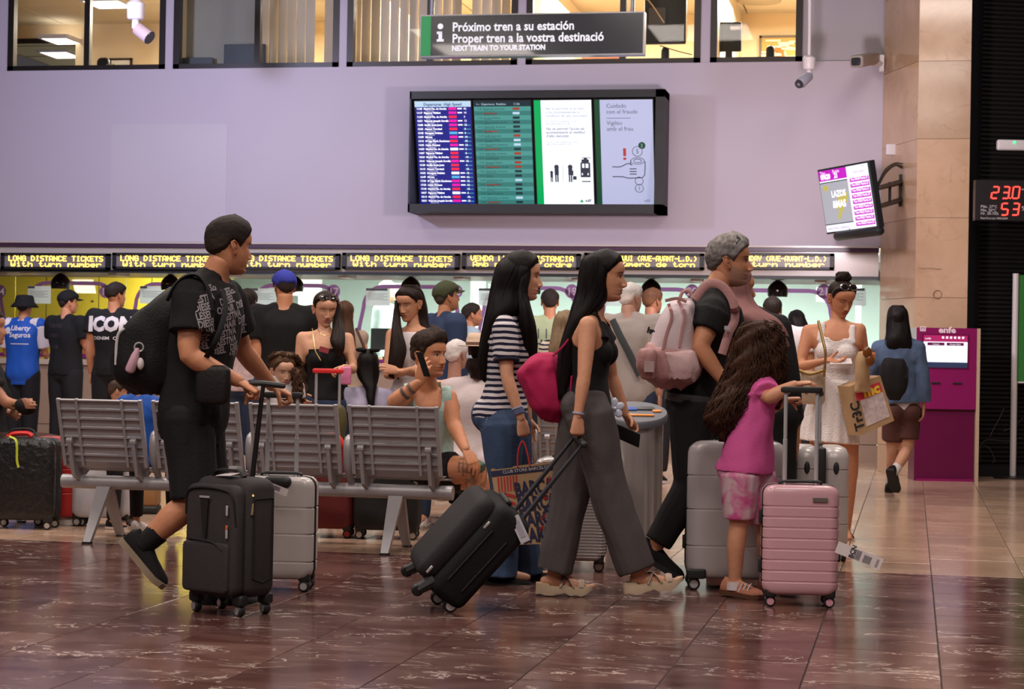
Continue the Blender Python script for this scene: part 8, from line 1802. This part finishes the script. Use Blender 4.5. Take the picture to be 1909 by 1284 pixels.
g = MB(); hd_ = at(974, 822, 10.02); [g.tube(catmull([fc_(.42, .99), hd_-ZU*.05-CR*.02, hd_+CR*(.0+.0*q)+CA*.06*q, hd_-ZU*.04+CR*.02, fc_(.62, .99)], 14), .004, 6) for q in (0,)]; part('red_cord', g, mat('red_cord', (.6, .02, .02), .7), t)
# phone and clear flower clip of the tank-top woman
g = MB(); A_, B_ = at(1137, 797, 9.84), at(1191, 821, 9.72); v = nrm(B_-A_); g.rbox((A_+B_)/2, (.075, .010, np.linalg.norm(B_-A_)+.01), (nrm(np.cross(v, nrm(CA+ZU*.4))), nrm(CA+ZU*.4), v), .005); o = part('mobile_phone', g, K_blkrub); tag(o, 'black phone in the far hand of the woman in the tank top', 'phone')
t = thing('hair_claw', at(1145, 772, 9.62), 'clear white flower hair claw hanging at the wrist of the woman in the tank top', 'hair claw'); m_ = mat('frosted_plastic', (.62, .66, .78), .15, coat=.5)
for k in range(5): a = k*1.257+.4; p = at(1146, 761, 9.60)+CR*.027*math.cos(a)+ZU*.030*math.sin(a); g = MB(); g.ball(p, (.023, .008, .019), (CR*math.cos(a)+ZU*math.sin(a), CA, -CR*math.sin(a)+ZU*math.cos(a)), 12, 8); part('petal', g, m_, t)
g = MB(); g.ball(at(1146, 761, 9.585), .009); part('bud', g, m_, t)
bracelet(TG, 'R', .02, .028, .004, mat('blue_band', (.35, .42, .6), .6))
# woman in white: shoulder bag, paper bags, amber sunglasses
t = thing('shoulder_bag', at(1512, 762, 13.1), 'cream shoulder bag on a gold chain beside the white dress', 'bag'); g = MB(); g.rbox(at(1512, 722, 13.08), (.20, .07, .22), (nrm(CR*.9+CA*.3), CA, ZU), .03, 5, bulge=.008); part('bag', g, mat('cream_leather', (.50, .38, .28), .5), t)
for pts in (((1526, 600, 13.0), (1533, 630, 12.93), (1539, 660, 12.9), (1536, 700, 13.0)), ((1488, 690, 13.04), (1510, 697, 12.98), (1536, 690, 13.0))):
    P = catmull(pts, 34); g = MB(); [g.ball(at(*p), (.010, .010, .012), None, 6, 4) for p in P[::1]]; part('chain', g, MATS['gold_chain'], t)
t = thing('paper_bag', at(1630, 812, 12.9), 'kraft takeaway paper bag with a red panel in the hand of the woman in white', 'bag'); dB = 12.9
Q = [at(1584, 720, dB), at(1641, 700, dB), at(1667, 784, dB), at(1604, 812, dB)]; g = MB(); e = CA*.12-CR*.06; g.add(Q+[p+e for p in Q], [(0, 1, 2, 3), (7, 6, 5, 4), (0, 3, 7, 4), (1, 5, 6, 2), (3, 2, 6, 7), (0, 4, 5, 1)]); bag = part('bag', g, M_kraft, t, False)
fc2 = lambda u, v, o=.003: Q[0]*(1-u)*v+Q[1]*u*v+Q[2]*u*(1-v)+Q[3]*(1-u)*(1-v)-CA*o; bu = nrm(Q[1]-Q[0]); bv = nrm(Q[0]-Q[3])
g = MB(); g.quad([fc2(.12, .66), fc2(.92, .66), fc2(.92, .88), fc2(.12, .88)]); part('red_panel', g, mat('red_panel', (.55, .02, .05), .6), bag, False); g = MB(); g.quad([fc2(.22, .12), fc2(.92, .12), fc2(.92, .66), fc2(.22, .66)]); part('pale_panel', g, mat('pale_panel', (.55, .45, .45), .7, 0, .5, 40), bag, False)
part('yellow_letters', text_mb('mc', .09, fc2(.36, .69, .006), bu, bv, 'LEFT', .005), mat('yellow_ink', (.8, .5, .03), .6), bag, False); part('side_letters', text_mb('Tr3C', .085, fc2(.15, .10, .006), bv, -bu, 'LEFT', .003), K_blkrub, bag, False)
mb = blob([(1600, 1620, 655, 0, .03), (1596, 1620, 672, 0, .05), (1594, 1621, 695, 0, .055), (1595, 1622, 712, 0, .05), (1592, 1626, 728, 0, .03)], 12.86, 3, .006); o = part('snack_bag', mb, M_kraft, None); tag(o, 'small crumpled kraft snack bag above the takeaway paper bag', 'bag')
g = MB(); [g.ball(at(x, y, 12.78), (.03, .012, .038), (CR, CA, ZU), 12, 8) for x, y in ((1617, 657), (1622, 672))]; g.tube([at(1617, 652, 12.79), at(1630, 655, 12.9)], .005, 5); o = part('sunglasses', g, mat('amber_lens', (.16, .05, .01), .1)); tag(o, 'amber sunglasses in the hand holding the paper bags', 'sunglasses')
t = thing('backpack', at(1664, 742, 17.4), 'small black backpack low on the back of the woman in denim', 'backpack'); part('bag', blob([(1648, 1684, 668, 0, .06), (1642, 1690, 682, 0, .09), (1640, 1692, 706, 0, .10), (1646, 1688, 728, 0, .09), (1656, 1678, 742, 0, .05)], 17.42, 4), K_black2, t); g = MB(); g.tube([at(x, y, 17.3) for x, y in ((1684, 672), (1692, 688), (1690, 705))], .008, 5); part('strap', g, K_black2, t)
# items on the bench
mb = blob([(612, 636, 758, 0, .05), (608, 640, 772, 0, .09), (606, 640, 800, 0, .09), (610, 636, 835, 0, .06)], 12.15, 6, .014, .1); o = part('folded_jacket', mb, cloth('olive_cloth', (.085, .07, .025), .85)); tag(o, 'olive jacket heaped on a bench seat behind the steel backs', 'jacket')
mb = blob([(612, 622, 798, 0, .03), (612, 636, 812, 0, .07), (612, 646, 832, 0, .08), (616, 644, 852, 0, .06)], 12.0, 8, .006); o = part('red_bag', mb, cloth('red_cloth', (.65, .025, .015), .6)); tag(o, 'bright red bag squeezed between two bench seats', 'bag')
# stainless standing table with coloured inlays
c = ground_at(1186, 11.15); t = thing('standing_table', c, 'stainless steel standing table with blue and orange inlays on top', 'table'); Ht = .875
g = MB(); R = []
for z in (0, .02, .4, Ht-.07): R.append([c+CR*.150*math.cos(a)*(1+.05*math.cos(6*a))+CA*.14*math.sin(a)*(1+.05*math.cos(6*a))+ZU*z for a in np.linspace(0, 2*PI, 61)[:-1]])
g.rings(R); part('fluted_body', g, mat('bright_steel', (.66, .60, .56), .25, .55, .05, 6, 0), t)
g = MB(); g.rings([[c+CR*r*math.cos(a)+CA*r*.9*math.sin(a)+ZU*(z+.30*r*math.sin(a)) for a in np.linspace(0, 2*PI, 49)[:-1]] for r, z in ((.155, Ht-.05), (.178, Ht-.04), (.182, Ht-.01), (.176, Ht))]); part('top', g, mat('grey_rim', (.14, .14, .16), .4), t)
for (x, y, w, l, m) in ((-.06, -.06, .06, .03, mat('inlay_orange', (.75, .24, .02), .4)), (.03, -.07, .14, .02, MATS['inlay_orange']), (-.03, .03, .08, .05, mat('inlay_blue', (.02, .08, .35), .4)), (.06, .04, .10, .05, mat('inlay_dark', (.03, .03, .035), .4)), (.12, .0, .05, .03, MATS['inlay_orange'])):
    g = MB(); g.rbox(c+CR*x+CA*y+ZU*(Ht+.005+.33*y), (w, l, .006), (CR, nrm(CA+ZU*.33), nrm(ZU-CA*.33)), .01, endr=.001); part('inlay', g, m, t)
